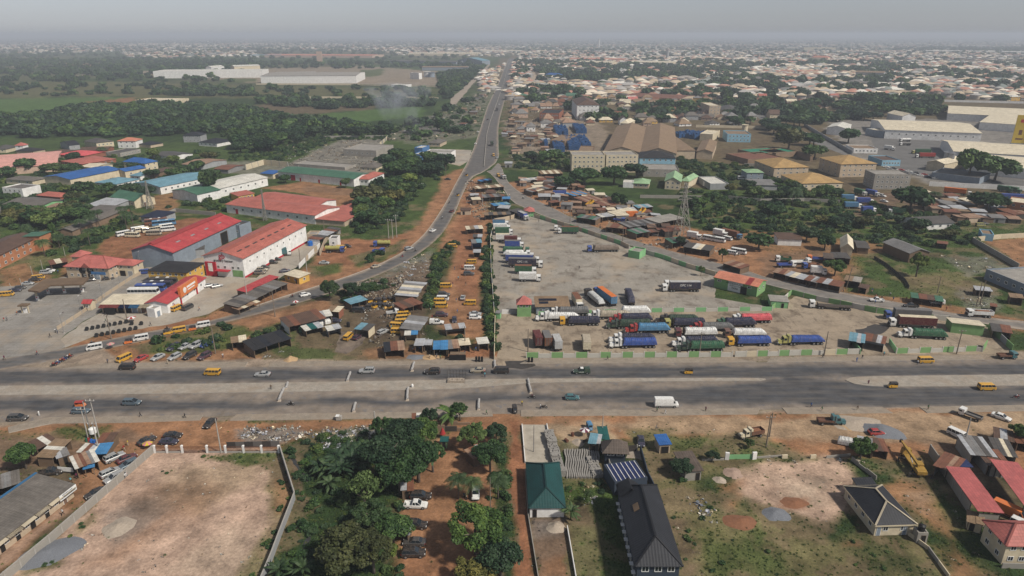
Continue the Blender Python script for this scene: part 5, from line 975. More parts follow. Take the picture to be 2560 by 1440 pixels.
S_=obj('signboard',MB().box(L/2-4.2,L/2+.2,-W/2-1.02,-W/2-.92,2.0,3.3),WHITEP,T)
for k in range(3):obj('sign_line',MB().box(L/2-3.9+.2*k,L/2-.2-.3*k,-W/2-1.04,-W/2-1.025,2.3+.32*k,2.42+.32*k),CLO['navy'],S_)
shed('grey sheet roof shed at the left edge behind the long shop block',(-60,1224),(45,1193),5,3,('asbestos','grey'),.4,'beige',n=5)
shed('patched white and rust roof stall beside the blue awning, left lane',(157+28,1158),(215+22,1140),5.2,2.7,('white','rustlight','rust','rustlight','grey'),.4,'wood',n=6)
shed('tan sheet stall slanting between the dark red shed and patched stall',(112,1143),(158,1101),3.4,2.6,('tan','tan','white'),.3,'wood',n=5)
shed('dark red roof shed with white front awning, farthest left of the stalls',(82,1117),(128,1096),3.8,2.7,('brown','brown','white'),.5,'wood',n=4)
shed('bright blue sheet stall under the leaning utility poles',(246,1123),(272,1121),3.6,2.6,('bluesheet',),.3,'wood',n=2)
shed('white and rust strip roof stall left of the blue stall',(207,1120),(245,1122),2.6,2.5,('white','rust','silver'),.3,'wood',n=4)
shed('small blue tarpaulin awning in front of the patched stall',(212,1165),(232,1160),2.2,2.2,('bluesheet',),.2,opn='FLRB',n=1,name='awning_stall')
shed('rust brown hut standing alone by the poles, right end of the stalls',(252,1097),(284,1096),3.6,2.5,('rust','brown'),.4,'wood',n=2,opn='')
shed('small grey roof hut between tan stall and patched stall',(142,1138),(166,1130),3,2.3,('silver','grey'),.3,'wood',n=2,opn='')
p=G(166,1183);T=thing('signboard','low white board with faint writing in front of the patched stall','sign',(p.x,p.y,0),RAD(-8));obj('board',MB().box(-2,2,-.04,.04,.5,1.6),WHITEP,T)
for x in(-1.7,1.7):obj('leg',MB().box(x-.05,x+.05,.045,.12,0,1.5),TIMBER,T)
p=G(236,1096);T=thing('water_tank','white round water tank on a stand by the utility poles','tank',(p.x,p.y,0));obj('tank',MB().cyl((0,0,1.6),.85,1.3,14).cyl((0,0,2.9),.85,.3,14,r2=.3),WHITEP,T)
for x,y in((-.6,-.6),(.6,-.6),(.6,.6),(-.6,.6)):obj('leg',MB().box(x-.05,x+.05,y-.05,y+.05,0,1.6),RUST,T)
for k,(x,y,m)in enumerate(((217,1104,RC['brightgreen']),(222,1103,RC['red']),(230,1106,PLASTIC),(236,1108,PLASTIC),(242,1107,PLASTIC),(229,1110,PLASTIC))):
 p=G(x,y);o=obj('drum',MB().cyl((0,0,0),.3,.9,12).cyl((0,0,.9),.27,.04,12),m,None,(p.x,p.y,0));tag(o,('green','red','blue','blue','blue','blue')[k]+' drum standing among the stalls below the white water tank','drum','drums below the water tank')
shed('small hut with pale flat roof half under the big mango tree',(1006,1214),(1030,1212),3.2,2.4,('silver','rust'),.2,'wood',n=2,opn='')
shed('white tin lean-to roof beside the parked black cars',(985,1323),(1023,1325),2.6,2.3,('white','white','silver'),.15,'wood',n=3)
shed('rust and silver roof hut under trees beside the red path',(1175,1137),(1212,1121),3.2,2.6,('rustlight','rust','silver'),.5,'wood',n=4,opn='')
shed('small red brown kiosk behind the trees by the pavement',(1033,1042),(1049,1041),2.2,2.4,('rust','white'),.2,'white',n=2,opn='')
fence('burnt brown ruined wall behind the banana clump',[(1083,1078),(1172,1078)],1.8,['brown','dark','brown'],3,.3,low=[1,.8,.55,.9],name='ruined_wall')
fence('second broken brown wall in the orange yard entrance',[(1083,1064),(1175,1062)],1.2,['brown'],3,.3,low=[.8,1,.6],name='ruined_wall')
def parasol(label,px,py,r,h,m,m2=None,closed=False):
 p=G(px,py);T=thing('parasol',label,'umbrella',(p.x,p.y,0));obj('pole',MB().cyl((0,0,0),.03,h,6),CHROME,T)
 for k in range(8):
  a0,a1=2*PI*k/8,2*PI*(k+1)/8;z=h-(.55 if not closed else 1.8)*1.0
  obj('canopy_panel',MB().add([(0,0,h),(r*cos(a0),r*sin(a0),z),(r*cos(a1),r*sin(a1),z),(0,0,h-.02),(r*cos(a0),r*sin(a0),z-.02),(r*cos(a1),r*sin(a1),z-.02)],[(0,1,2),(3,5,4)]),m if k%2 or m2 is None else m2,T)
parasol('red half closed parasol over the green kiosk in the trees',1107,1094,.8,3.0,CLO['red'],None,True)
parasol('purple and white parasol beside the block yard barrels',1461,1090,1.3,2.3,CLO['white'],CLO['maroon'])
parasol('white and red parasol at the roadside by the tyre rows',331,806,1.5,2.4,CLO['white'],CLO['red'])
parasol('faded pink parasol at the vendor table by the ramp road',279,872,1.2,2.3,CLO['beige'],CLO['pink'])
parasol('pink parasol leaning over a bonnet by the lane wall',371,1121,1.2,2.0,CLO['pink'],CLO['yellow'])
parasol('red and white parasol on the slope below the ramp road',740,764,1.2,2.2,CLO['white'],CLO['red'])
shed('green kiosk under the red parasol in the trees',(1104,1098),(1118,1098),1.6,2.0,('dteal',),.1,'green',n=1,opn='',name='kiosk',cat='kiosk')
fence('low white kerb wall round the pale concrete slab, block yard',[(1305,1064),(1313,1158)],.6,['white'],6,.2)
fence('low white wall between the slab and the block stack',[(1367,1064),(1384,1155)],.7,['white'],6,.2)
pole('slender steel pole standing on the pale concrete slab',1334,1130,7.5,'steel',False,r=.09)
BLK=mat('sandcrete_block',(.27,.255,.235),rough=.95,var=.3,sc_=3,objvar=.08)
def block_mesh(nx,ny,nz,seed,s=(.46,.24,.24)):
 B=MB();r=RR(seed)
 for i in range(nx):
  for j in range(ny):
   for k in range(nz):
    if k==nz-1 and r.random()<.2:continue
    x,y,z=i*(s[0]+.03),j*(s[1]+.03),k*s[2];d=r.uniform(-.03,.03);B.box(x+d,x+d+s[0],y,y+s[1],z,z+s[2]-.015)
 return B
T=thing('block_stack','long stack of grey sandcrete blocks beside the pale slab','block stack',G(1412,1192),RAD(96))
for k in range(9):o=obj('block_course',block_mesh(4,9,7-(k%3),k).mesh('block_course'),BLK,T,(k*2.05,-.3+.12*(k%2),0));o['kind']='stuff'
for k in range(15):
 a,b=G(1418+k*5.6,1197-(k%2)),G(1413+k*5.9,1124);T=b-a;n=int(T.length/.45);B=MB();xs=[.14*sin(i*.5+k*.4)for i in range(n)]
 for i in range(n):B.box(xs[i]-.17,xs[i]+.17,i*.45,i*.45+.43,0,.5)
 o=obj('block_row',B.mesh('block_row'),BLK,None,(a.x,a.y,.01),atan2(T.y,T.x)-PI/2);tag(o,('wavy row of drying blocks, number %d from the long block stack'%(k+1)),'block row','rows of drying blocks','stuff')
OBST.append(GA([(1385,1062),(1505,1115),(1525,1200),(1410,1200)]))
T=thing('block_stack','low pale pile of finished blocks against the compound wall','block stack',G(1508,1194),RAD(96))
for k in range(3):o=obj('block_course',block_mesh(5,9,4-(k%2),k+30).mesh('block_course'),BLK,T,(k*2.5,0,0));o['kind']='stuff'
T=bld('white house with dark teal hipped sheet roof in the block yard','house',((1325,1266),(1411,1265),(1397,1156)),2.8,'hip',2.1,'white','teal','R4','F.14,.9,2,o',ov=.35,cap='teal')
p=G(1396,1290);T=thing('ladder','dark steel ladder leaning on the teal roofed house','ladder',(p.x,p.y,0),0)
for x in(-.45,.45):obj('rail',MB().bar((x,-.35,0),(x,.35,3.1),.07),STEEL,T)
for k in range(6):t=(k+.6)/6.5;obj('rung',MB().bar((-.45,-.35+.7*t,3.1*t),(.45,-.35+.7*t,3.1*t),.05),STEEL,T)
T=bld('long two storey house with charcoal hipped roof and navy walls','house',((1594,1407),(1700,1407),(1637,1212)),6.2,'hip',2.7,'navy','charcoal','F3@1 F2@0 L10@1 L10@0 R6@1','',2,.55,ww=1.35,wh=1.3,cap='charcoal')
L,W=T['L'],T['W']
for k in range(10):obj('window_awning',MB().box(-L/2-.75,-L/2-.02,-W/2+W*(k+.35)/10.5,-W/2+W*(k+.35)/10.5+.9,2.95,3.05),WHITEP,T)
obj('porch_gable',MB().add([(-L/2-.3,W/2+.56,6.2),(.2,W/2+.56,6.2),(-L/4,W/2+.56,7.6),(-L/2-.3,W/2-4,6.2),(.2,W/2-4,6.2),(-L/4,W/2-4,8.2)],[(0,2,1),(0,3,5,2),(1,2,5,4)]),RC['charcoal'],T)
o=obj('roof_patch',MB().box(-.6,.6,-1.0,1.0,-.05,.05),RC['tan'],T,(-L*.25,W*.1,6.2+2.7*.5+.14),0,rot=(0,-atan2(2.7,L/2),0))
T=bld('navy blue ribbed carport roof behind the charcoal roofed house','carport',((1537,1206),(1619,1194),(1594,1149)),3.4,'flat',0,'navy','navy',ov=0,name='carport',par=.02)
L,W=T['L'],T['W']
for k in range(7):obj('roof_seam',MB().box(-L/2+L*(k+.5)/7-.06,-L/2+L*(k+.5)/7+.06,-W/2+.3,W/2-.3,3.45,3.52),WHITEP,T)
T=bld('brown thatched hexagon style gazebo roof over a bar','gazebo',((1514,1122),(1565,1124),(1561,1103)),4.4,'hip',1.6,'navy','thatch','F2 R2','',1,.8,ww=1.8,wh=1.2,z0=3.2,name='gazebo')
patch('paved_court',[(1572,1128),(1600,1126),(1612,1156),(1592,1146),(1565,1146)],.05,PAV,.1)
fence('dark compound wall with white lamps left of the charcoal house',[(1514,1135),(1530,1195),(1556,1262),(1578,1370),(1592,1450)],1.9,['navy','block'],4,.2,name='boundary_wall')
fence('dark compound wall right of the navy carport',[(1600,1128),(1618,1195),(1640,1240)],1.9,['navy'],4,.2)
fence('low pale wall along the red path in front of the teal roofed house',[(1313,1180),(1320,1290),(1346,1450)],.8,['block'],4,.16)
fence('low pale wall between the bare plot and the green plot',[(1418,1322),(1440,1450)],.9,['white'],4,.16)
fence('black gate between gazebo and dark blue sedan',[(1566,1130),(1592,1128)],1.8,[STEEL],2,.06,.25,cat='gate',name='yard_gate',part='gate_leaf')
shed('pale blue roof kiosk by the block yard entrance',(1477,1096),(1499,1099),3.6,2.6,('lblue','lblue','silver'),.2,'dark',n=3,opn='',name='kiosk',cat='kiosk')
shed('green roof kiosk under the slim pole, beside the pale blue kiosk',(1499,1083),(1517,1083),5,2.6,('dteal',),.2,'green',n=2,opn='',name='kiosk',cat='kiosk')
pole('slim white pole above the green kiosk',1505,1093,6.5,'conc',False,r=.12)
for x,y,l in((1413,1102,'rusty brown barrel on its side in the block yard'),(1431,1090,'dark upright barrel near the purple parasol')):
 p=G(x,y);o=obj('barrel',MB().cyl((0,0,0),.42,.95,12).cyl((0,0,.95),.38,.03,12),RUST,None,(p.x,p.y,.42 if 'side' in l else 0),0,rot=(PI/2,0,.6)if 'side' in l else None);tag(o,l,'barrel')
heap('pale sand heap among the drying blocks beside barrels',1446,1106,1.6,.6,SHARP,seed=2);heap('small pale sand cone in front of the teal roofed house',1390,1318,1.9,1.1,SHARP,seed=3)
T=place('keke','blue cargo tricycle with flat top by the block yard',1474,1073,-80,'lblue','lblue');bike('black motorcycle parked by the pale blue kiosk',1464,1106,30,'black',n=0)
T=bld('small brown kiosk with bright blue roof on the grass strip','kiosk',((1650,1111),(1676,1109),(1671,1088)),2.6,'mf',.3,'beige','blue','','F.5,2,1.9,o',ov=.3)
T=bld('ruined hut with grey thatch roof wrapped in bushes','hut',((1714,1177),(1754,1174),(1737,1131)),2.8,'mf',.3,'block','thatch','','F.8,1,2,o',ov=.4)
for a,b,l in(((1812,1148),(1822,1149),'left white gate pier of the empty plot'),((1880,1148),(1890,1147),'right white gate pier of the empty plot')):fence(l,[a,b],1.9,['white'],1.2,.5,cat='pier',name='gate_pier')
fence('thin green mesh gate between the two white piers',[(1823,1148),(1880,1147)],1.3,['green'],3,.04,cat='gate',name='mesh_gate',part='mesh_panel')
fence('low stub wall between the white gate pier and cream stumps',[(1892,1146),(1960,1141)],.5,['block'],4,.2);fence('low stub wall left of the white gate piers',[(1755,1152),(1810,1150)],.5,['block'],4,.2)
for x,l in((1962,'first broken cream gate stump right of the mesh gate'),(2033,'second broken cream gate stump beside the track')):fence(l,[(x-8,1146),(x+6,1145)],1.6,['cream','white'],1.0,.4,low=[.6,1],name='gate_stump',cat='pier')
fence('long low stub wall right of the cream stumps',[(2065,1146),(2125,1140)],.7,['block'],4,.2)
T=bld('bungalow with black roof and cream ridge caps, doors facing the camera','house',((2191,1309),(2287,1306),(2210,1213)),3.0,'hip',2.2,'cream','charcoal','L4 F2','F.1,.9,2.1,n F.78,.9,2.1,n',ov=.4,cap='cream',trim='cream')
bld('small black roof wing with cream edges behind the bungalow','house wing',((2146,1216),(2190,1214),(2182,1199)),2.7,'mf',.5,'cream','charcoal','','',ov=.3,cap=None)
T=bld('grey block tank house carrying a black water tank beside the bungalow','tank house',((2296,1333),(2322,1334),(2316,1318)),2.4,'flat',0,'block','concrete','','F.6,.9,1.9,o',ov=.1,par=.1);obj('water_tank',MB().cyl((0,0,2.45),.65,1.1,14).cyl((0,0,3.55),.65,.25,14,r2=.25),BLACKP,T)
fence('low wall running down from the tank house',[(2270,1338),(2320,1375),(2372,1446)],.9,['cream','block'],4,.2);fence('broken block wall behind the black roofed bungalow',[(2128,1152),(2165,1180),(2190,1200)],1.2,['block'],3,.2,low=[1,.7,.9])
fence('tall grey wall left of the salmon roofed shed',[(2322,1135),(2362,1192),(2420,1282)],2.6,['block'],4,.2,.3)
def open_shed(label,ABC,H,rise,rc,kind='mb',wc='block',name='open_shed',group=None,n=4,fill=True):
 ce,an,L,W=rect3(*ABC,H);T=thing(name,label,'shed',(ce.x,ce.y,0),an,group);OBST.append(foot(ce,an,L,W));B=MB();vs,fs=roof_faces(kind,L,W,H,rise,.3);slab(B,vs,fs,.12);obj('roof',B.mesh('roof',uv=True),RC[rc],T)
 for k in range(n+1):
  y=-W/2+W*k/n
  for x in(-L/2+.2,L/2-.2):obj('post',MB().box(x-.09,x+.09,y-.09 if k else y,y+.09 if k<n else y,0,H-.13+(rise*max(0,((y+W/2)/W if kind=='mf' else(W/2-y)/W))if kind in('mf','mb')else 0)-.02),STEEL,T)
 if fill:obj('back_wall',MB().box(-L/2,-L/2+.15,-W/2+.3,W/2-.3,0,H-.8),WC[wc],T)
 return T
open_shed('long salmon red roof shed beside the tall grey wall',((2505,1281),(2421,1172),(2372,1172)),4.0,.1,'salmon');open_shed('salmon red roof shed at the right edge, beyond the orange van',((2479,1150),(2562,1262),(2622,1258)),4.2,.1,'salmon')
shed('rust roof shed between tall grey wall and salmon shed',(2352,1148),(2395,1165),7,3.2,('rust','rust','rustlight'),.2,'tin',n=4);shed('small navy roof strip beside the rust roof shed',(2396,1150),(2410,1166),3,3.0,('navy',),.1,'tin',n=2)
shed('grey tin workshop roof behind the red white van',(2412,1112),(2470,1118),8,3.2,('silver','grey','grey','dgrey'),.2,'block',n=5);shed('dark grey roof workshop next to the grey tin workshop',(2485,1115),(2528,1122),7,3.0,('dgrey','dgrey','cream'),.2,'block',n=4);shed('rust roof workshop in front of the grey workshops',(2455,1142),(2508,1146),6,2.9,('brown','rust'),.2,'tin',n=4)
shed('brown roof kiosk near the parked white sedan',(2488,1082),(2530,1092),5,2.7,('brown','silver','brown'),.2,'wood',n=3);shed('brown roof hut at the right edge behind the kiosk',(2535,1095),(2565,1098),4,2.6,('rust',),.2,'wood',n=2)
T=bld('cream two storey house with red hipped roof, bottom right corner','house',((2519,1358),(2640,1360),(2602,1303)),5.0,'hip',2.0,'cream','pinkred','L2 F4','',2,.5,cap='pinkred');fence('low grey wall before the cream house, bottom right corner',[(2503,1420),(2640,1424)],1.2,['block'],3,.2)
shed('yellowish hut under the end of the salmon shed',(2422,1290),(2456,1300),3.4,2.2,('tan',),.2,'cream',n=2,opn='')
place('van','orange van parked under the right salmon shed',2522,1290,-52,'orange');place('minibus','white minibus nose at the right edge below the orange van',2556,1322,-52,'white')
shed('rust roof shack with pale streaks beside the young tree',(2176,1110),(2212,1114),5,2.3,('rust','brown','rust'),.2,'wood',n=3);shed('grey roof lean-to under the young tree',(2148,1106),(2178,1112),5,2.3,('silver','grey'),.2,'wood',n=2)
o=obj('covered_vehicle',tarp_mesh(-2.6,2.6,1.0,.6,1.3,4,False),tarp('white'),None,(G(2122,1113)),RAD(-25));tag(o,'vehicle hidden under a white cover beside the rust shack','covered vehicle')
heap('blue grey gravel heap beside the red hatchback',2200,1078,3.6,1.6,GRAV,'gravel_heap',sx=1.5,deg=-35,seed=5);heap('pale rubble heap left of the gravel heap',2140,1058,4,.9,SHARP,'rubble_heap',sx=1.6,seed=6);heap('yellow sand strip heap beside the teal lorry',2100,1062,1.2,.5,SAND,sx=2.8,deg=-60,seed=8)
heap('blue grey gravel heap on the bare plot left of the bungalow',1938,1285,2.4,.9,GRAV,'gravel_heap',sx=1.3,seed=7);heap('rust red laterite heap on the bare plot',1985,1257,2.0,.5,LATER,'laterite_heap',sx=1.5,seed=9);heap('orange laterite heap in the grass left of the bare plot',1850,1305,2.6,.8,LATER,'laterite_heap',sx=1.3,seed=12);heap('pink sand heap below the ruined hut',1832,1183,2.2,.7,PINKS,'pink_heap',seed=14);heap('small white sand heap below the pink heap',1799,1200,1.4,.6,SHARP,seed=15)
heap('grey gravel heap against the slanting wall, bottom left',120,1382,3.6,.8,GRAV,'gravel_heap',sx=1.7,deg=38,seed=16);heap('low beige earth heap in the pinkish lot',295,1318,3.0,.8,SHARP,'earth_heap',sx=1.0,seed=17);heap('sand cone beside the highway pavement, left',727,899,2.2,1.3,SAND,seed=18);heap('sand heap by the roadside stalls',1075,893,2.0,.7,SAND,sx=1.7,seed=19);heap('grey gravel heap next to the roadside stalls',1040,893,1.8,.6,GRAV,'gravel_heap',sx=1.7,seed=20)
CRY=mat('crane_yellow',(.36,.22,.045),rough=.6,var=.3,sc_=1,dirt=.5,dirtc=(.14,.09,.05));p=G(2283,1170);T=thing('truck_crane','old yellow truck crane with boom lowered over its cab','crane',(p.x,p.y,0),RAD(-98));T.scale=(.88,.88,.88)
obj('chassis',MB().box(-5,4.6,-.9,.9,.8,1.25),CRY,T);obj('cab',MB().frus((-6.3,-4.6,1.15,.8),(-6.2,-4.8,1.05,2.5)),CRY,T);obj('cab_window',MB().box(-6.36,-6.2,-.9,.9,1.6,2.3),GLASS,T)
o=obj('turntable_house',MB().box(.8,4.4,-1.25,1.25,1.3,1.6).box(.8,2.6,.2,1.2,1.6,2.9).box(2.4,4.4,-1.2,1.2,1.6,2.4),CRY,T);obj('operator_window',MB().box(.72,.8,.3,1.1,2.0,2.8),GLASS,o);obj('counterweight',MB().box(4.4,5.1,-1.2,1.2,1.45,2.3),CRY,T)
b_=obj('boom',MB().box(-6.2,3.4,-.75,-.15,2.75,3.35).box(-8.2,-6.2,-.65,-.25,2.85,3.25),CRY,T);obj('boom_head',MB().box(-8.7,-8.1,-.75,-.15,2.6,3.4).cyl((-8.5,-.8,2.7),.3,.7,10,'y'),STEEL,b_);obj('boom_ram',MB().bar((0,-.45,1.6),(-2.6,-.45,2.8),.2),CHROME,T)
for x in(-2.9,4.2):
 for s in(-1,1):o=obj('outrigger',MB().box(x-.18,x+.18,min(.9*s,2.9*s),max(.9*s,2.9*s),.85,1.1).box(x-.14,x+.14,2.75*s-.14,2.75*s+.14,.1,1.3),STEEL,T);obj('pad',MB().box(x-.4,x+.4,2.75*s-.4,2.75*s+.4,0,.1),STEEL,o)
for x in(-5.4,-3.9,1.6,3.0):
 for s in(-1,1):w=obj('wheel',TW,TYRE,T,(x,s*.95,.5));obj('rim',TH_,CRY,w)
V=place
V('sedan','black sedan nosing onto the highway above the rail fence',525,1063,-97,'black');V('sedan','black sedan with raised bonnet beside the lane wall',368,1106,58,'black');V('sedan','black saloon parked behind the navy one by rail fence',433,1093,2,'black');V('sedan','navy saloon parked at the rail fence',423,1109,-2,'navy')
V('suv','silver four wheel drive alone in the middle of the dirt lane',287,1149,52,'silver');V('sedan','dark red saloon with raised bonnet in the dirt lane',318,1151,52,'maroon');V('wagon','grey estate car against the slanting wall beside the red saloon',323,1166,232,'bluegrey');V('wagon','white silver estate with roof rack in the lower lane group',277,1186,52,'silver');V('suv','pale silver car against the wall at the lower end of the group',289,1201,232,'silver');V('sedan','black saloon by the wall, lowest car in the dirt lane',241,1238,230,'black');V('pickup','black pickup half hidden beside the long shop block',128,1186,15,'black')
V('minivan','dark grey saloon style car at the left edge of the highway',46,1050,4,'dgrey');V('wagon','grey blue hatchback with open tailgate beside the loaded tricycle',203,1032,2,'bluegrey');V('keke','yellow red tricycle loaded with goods behind the grey hatchback',203,1017,5,'orange','red')
V('suv','black car at the head of the orange yard, beside the white pickup',1052,1246,0,'black');V('pickup','white double cab pickup in the orange yard',1040,1268,-2,'white');V('suv','black car half under the white tin lean-to',1040,1318,-4,'black');V('sedan','dark grey saloon above the black jeep in the orange yard',1036,1361,178,'dgrey');V('suv','black jeep with open door at the bottom of the orange yard',1034,1389,2,'black');V('sedan','white saloon parked under the palm trees',1189,1238,-88,'white');bike('black motorcycle parked left of the white saloon under palms',1163,1245,-60,'black',n=0)
V('sedan','dark blue saloon by the gazebo gate',1602,1108,-95,'navy');V('minivan','dark car inside the gazebo compound, half hidden',1511,1122,-97,'navy')
truck('old white bonneted tipper with rusty body, rusting in the grass',1882,1091,196,'conv','cream','tipper','brown',1,4.6,scale=.8);truck('old teal lorry with bare flat bed near the gravel heap',2070,1060,-4,'conv','teal','openbed','brown',2,4.6,scale=.85);V('hatch','red hatchback parked at the foot of the gravel heap',2190,1086,2,'red')
truck('white cab flatbed lorry with empty grey bed, right verge',2424,1045,128,'over','white','openbed','grey',1,4.8,scale=.8);V('sedan','white saloon on the sandy verge, far right',2502,1047,-50,'white');V('minibus','red and white minibus in front of the grey tin workshop',2392,1092,-60,'white','red')
for x,y,h,l in((221,1097,9,'leftmost of the leaning grey poles by the stalls'),(226,1081,9,'grey pole with crossarm behind the leftmost pole'),(248,1093,11,'tallest grey pole with crossarm above the stalls'),(251,1140,9.5,'nearest grey pole, standing by the patched stall')):pole(l,x,y,h,'conc','tall' in l,r=.15)
pole('white concrete pole standing at the rail fence',553,1132,9.5,'conc',False,r=.15);pole('dark wooden pole at the edge of the grass by the track',1915,1118,9,'wood',True);pole('second dark pole close beside the first by the track',1923,1092,7,'wood',False);pole('thin leaning grey pole in front of the red white van',2407,1122,8.5,'conc',False);pole('concrete lattice pole rising from the trees',940,1085,6.5,'conc',False,r=.25)
pole('slim pale trunk like post among the palms',1226,1272,8,'wood',False,r=.1)
BARR=mat('barrier_concrete',(.40,.39,.38),rough=.9,var=.35,sc_=2,dirt=.6,dirtc=(.18,.14,.11))
def barricade(label,a,b,r=.34):
 A,B_=G(*a),G(*b);d=B_-A;T=thing('road_barricade',label,'barricade',(A.x,A.y,.2),atan2(d.y,d.x));n=max(2,int(d.length/.95));rr=RR(int(a[0]))
 for k in range(n):l=d.length/n;obj('drum',MB().cyl((k*l+.03,rr.uniform(-.08,.08),r),r,l-.06,9,'x'),BARR,T)
 obj('base_rubble',MB().frus((-.4,.6,.5,-.19),(-.1,.4,.2,.25)),SHARP,T)
for l,a,b,c,d in rows('''concrete drum barricade on the far carriageway, in front of the silver jeep|868 955 876 934
drum barricade lying across the median, left of the motorcycle|698 1003 710 974
small broken drum barricade on the median top|715 974 720 960
dark ended drum barricade on the near carriageway below the sack|1018 1001 1020 973
white drum barricade at the near kerb above the bin|884 1031 889 1011
short drum barricade by the banana clump|1196 1026 1197 1002
long drum barricade beside the near motorcycle rider|1327 983 1319 951
grey drum barricade on the far kerb, left of the black jeep|1030 928 1035 909
white drum barricade by the black van at the truck park entrance|1237 921 1236 905'''):barricade(l,(a,b),(c,d))
p=G(1140,955);T=thing('steel_frame_platform','rusty steel cage on a rubble base standing on the median','platform',(p.x,p.y,.2));obj('rubble_base',block_mesh(10,7,3,3).mesh('rubble_base'),SHARP,T,(-2.4,-1.0,0))['kind']='stuff'
for x in(-2.7,-1.8,-.9,0,.9,1.8,2.7):obj('upright',MB().box(x-.04,x+.04,2.2,2.28,0,2.6),STEEL,T)
for x in(-2.7,2.7):obj('upright',MB().box(x-.05,x+.05,-1.2,-1.1,0,2.2),STEEL,T)
for z in(1.2,2.5):obj('rail',MB().box(-2.75,2.75,2.29,2.35,z,z+.08),STEEL,T)
pole('thin mast at the corner of the steel cage',1121,957,5.5,'steel',False,r=.05)
for k,x in enumerate((1191,1198,1205)):
 p=G(x,905);o=obj('drum',MB().cyl((0,0,.16),.36,1.6,12).cyl((0,0,1.76),.33,.04,12),BLACKP,None,(p.x,p.y,0));tag(o,'tall black drum standing in a row on the far pavement','drum','three black drums on the far pavement')
for k,x in enumerate((1322,1330)):
 p=G(x,906);o=obj('drum',MB().cyl((0,0,.16),.36,1.5,12),BLACKP,None,(p.x,p.y,0));tag(o,'black drum at the corner of the truck park wall','drum','two black drums by the truck park wall')
p=G(848,1050);T=thing('litter_bin','open concrete bin on the near pavement','bin',(p.x,p.y,.16));obj('bin_body',MB().box(-.7,.7,-.5,.5,0,1.1),CONC,T);obj('bin_lid',MB().box(-.8,.1,-.6,.6,1.1,1.2),WHITEP,T)
p=G(1031,969);o=obj('white_sack',MB().loft([[(x*.35*s,y*.35*s,z)for x,y in((1,0),(.7,.7),(0,1),(-.7,.7),(-1,0),(-.7,-.7),(0,-1),(.7,-.7))]for z,s in((0,.8),(.4,1.1),(.8,.9),(1.0,.3))]),WHITEP,None,(p.x,p.y,.2));tag(o,'white sack standing on the median','sack')
V('minibus','black passenger van driving left past the parked cars',319,923,180,'black');V('minibus','yellow minibus driving left on the far carriageway',532,937,178,'yellow');V('sedan','silver saloon driving left on the far carriageway',657,940,181,'silver');V('suv','silver jeep with roof bars driving left by the drum barricade',918,932,181,'silver');V('suv','black jeep driving left, left of the steel cage',1081,934,181,'black');V('sedan','beige saloon driving left, right of the steel cage',1195,930,181,'beige');V('minibus','black van stopped at the truck park entrance',1253,932,180,'black')
T=V('pickup_canopy','dark green patrol pickup with white roof and rear canopy',1454,933,181,'dgreen','dgreen');obj('roof_panel',MB().box(-.45,.4,-.6,.6,1.775,1.80),WHITEP,T);text(T,'POLICE',.42,(.2,.935,.72),(PI/2,0,PI),WHITEP)
V('keke','yellow tricycle with black canopy driving left on far carriageway',1720,934,180,'yellow','black');V('minibus','yellow minibus with open side door stopped at the far pavement',2313,906,2,'yellow');truck('green bare chassis lorry at the end of the truck park wall',2515,896,0,'over','teal','openbed','brown',0,4.4,scale=.85)
V('minivan','dark teal people carrier driving right on the near carriageway',331,1011,0,'bluegrey');bike('black motorcycle with two riders on the near carriageway',728,1014,0,'black','black',n=2);bike('black motorcycle with rider beside the long barricade',1330,996,0,'black','maroon');V('hatch','dark green hatchback driving right on the near carriageway',1430,998,0,'teal');V('van','tall white panel van at the near kerb',1665,1016,0,'white');V('keke','yellow black tricycle beside the rounded median nose',2230,969,182,'yellow','black');V('minibus','yellow minibus with raised tailgate driving right, far right',2465,974,0,'yellow');bike('red motorcycle with rider at the right edge of the highway',2540,996,-10,'red','white');V('keke','black cargo tricycle facing the camera at the dirt road mouth',1287,1030,-84,'black','black');bike('motorcycle parked beside a man at the near kerb',1360,1021,0,'black','grey',n=0)
for k in range(8):a=(.14*k);bike('motorcycle taxi waiting in the cluster at the junction corner, left',134+k*6,916-k*3.2,210+12*(k%3),('black','red','blue')[k%3],('red','navy','white','orange')[k%4],'motorcycle taxi rider waiting at the junction corner, left')
for o in list(COL.objects):
 if o.get('label','').startswith('motorcycle taxi'):o['group']='motorcycle taxis at the junction corner' if o.type=='EMPTY' else 'riders of the waiting motorcycle taxis'
 # ================================================================ truck park
GW=['lgreen','offwhite','lgreen','offwhite']
fence('green and white panel wall between the truck park and the highway',[(1316,895),(1500,894),(1830,892)],1.9,GW,3.6,.2,.3,pm=WC['offwhite'],low=[1,.78])
fence('green and white truck park wall from the sign panel to the gatehouse',[(1838,892),(2000,888),(2148,885)],1.9,['offwhite','cream','lgreen','offwhite','lgreen','offwhite','lgreen'],3.6,.2,.3,pm=WC['offwhite'],low=[1,1,1,.78])
fence('green and white truck park wall right of the gatehouse',[(2240,884),(2440,878),(2455,880)],1.9,GW,3.6,.2,.3,pm=WC['offwhite'],low=[1,.78])
fence('green flanking wall leading to the corner gate, far right',[(2455,880),(2465,866)],2.3,['lgreen'],3,.25);fence('curved green and grey wall at the right end of the truck park',[(2530,878),(2500,850),(2478,835),(2470,822)],2.2,['lgreen','grey','lgreen'],4,.2)
fence('green gate wing walls beside the rust roofed gatehouse',[(2125,852),(2150,886)],1.8,['green'],4,.2);fence('green sign wing wall right of the gatehouse',[(2222,858),(2240,884)],1.8,['green'],4,.2)
fence('green and white dividing wall between the two truck yards',[(1345,789),(1480,785),(1600,781),(1930,777)],1.6,['green','offwhite'],4.2,.2,.28,pm=WC['offwhite'],low=[1,.8])
fence('stained cream and green wall along the side road, upper truck yard',[(1336,543),(1440,574),(1552,612),(1572,622)],2.0,['cream','green','beige','green','beige'],5,.2,.3)
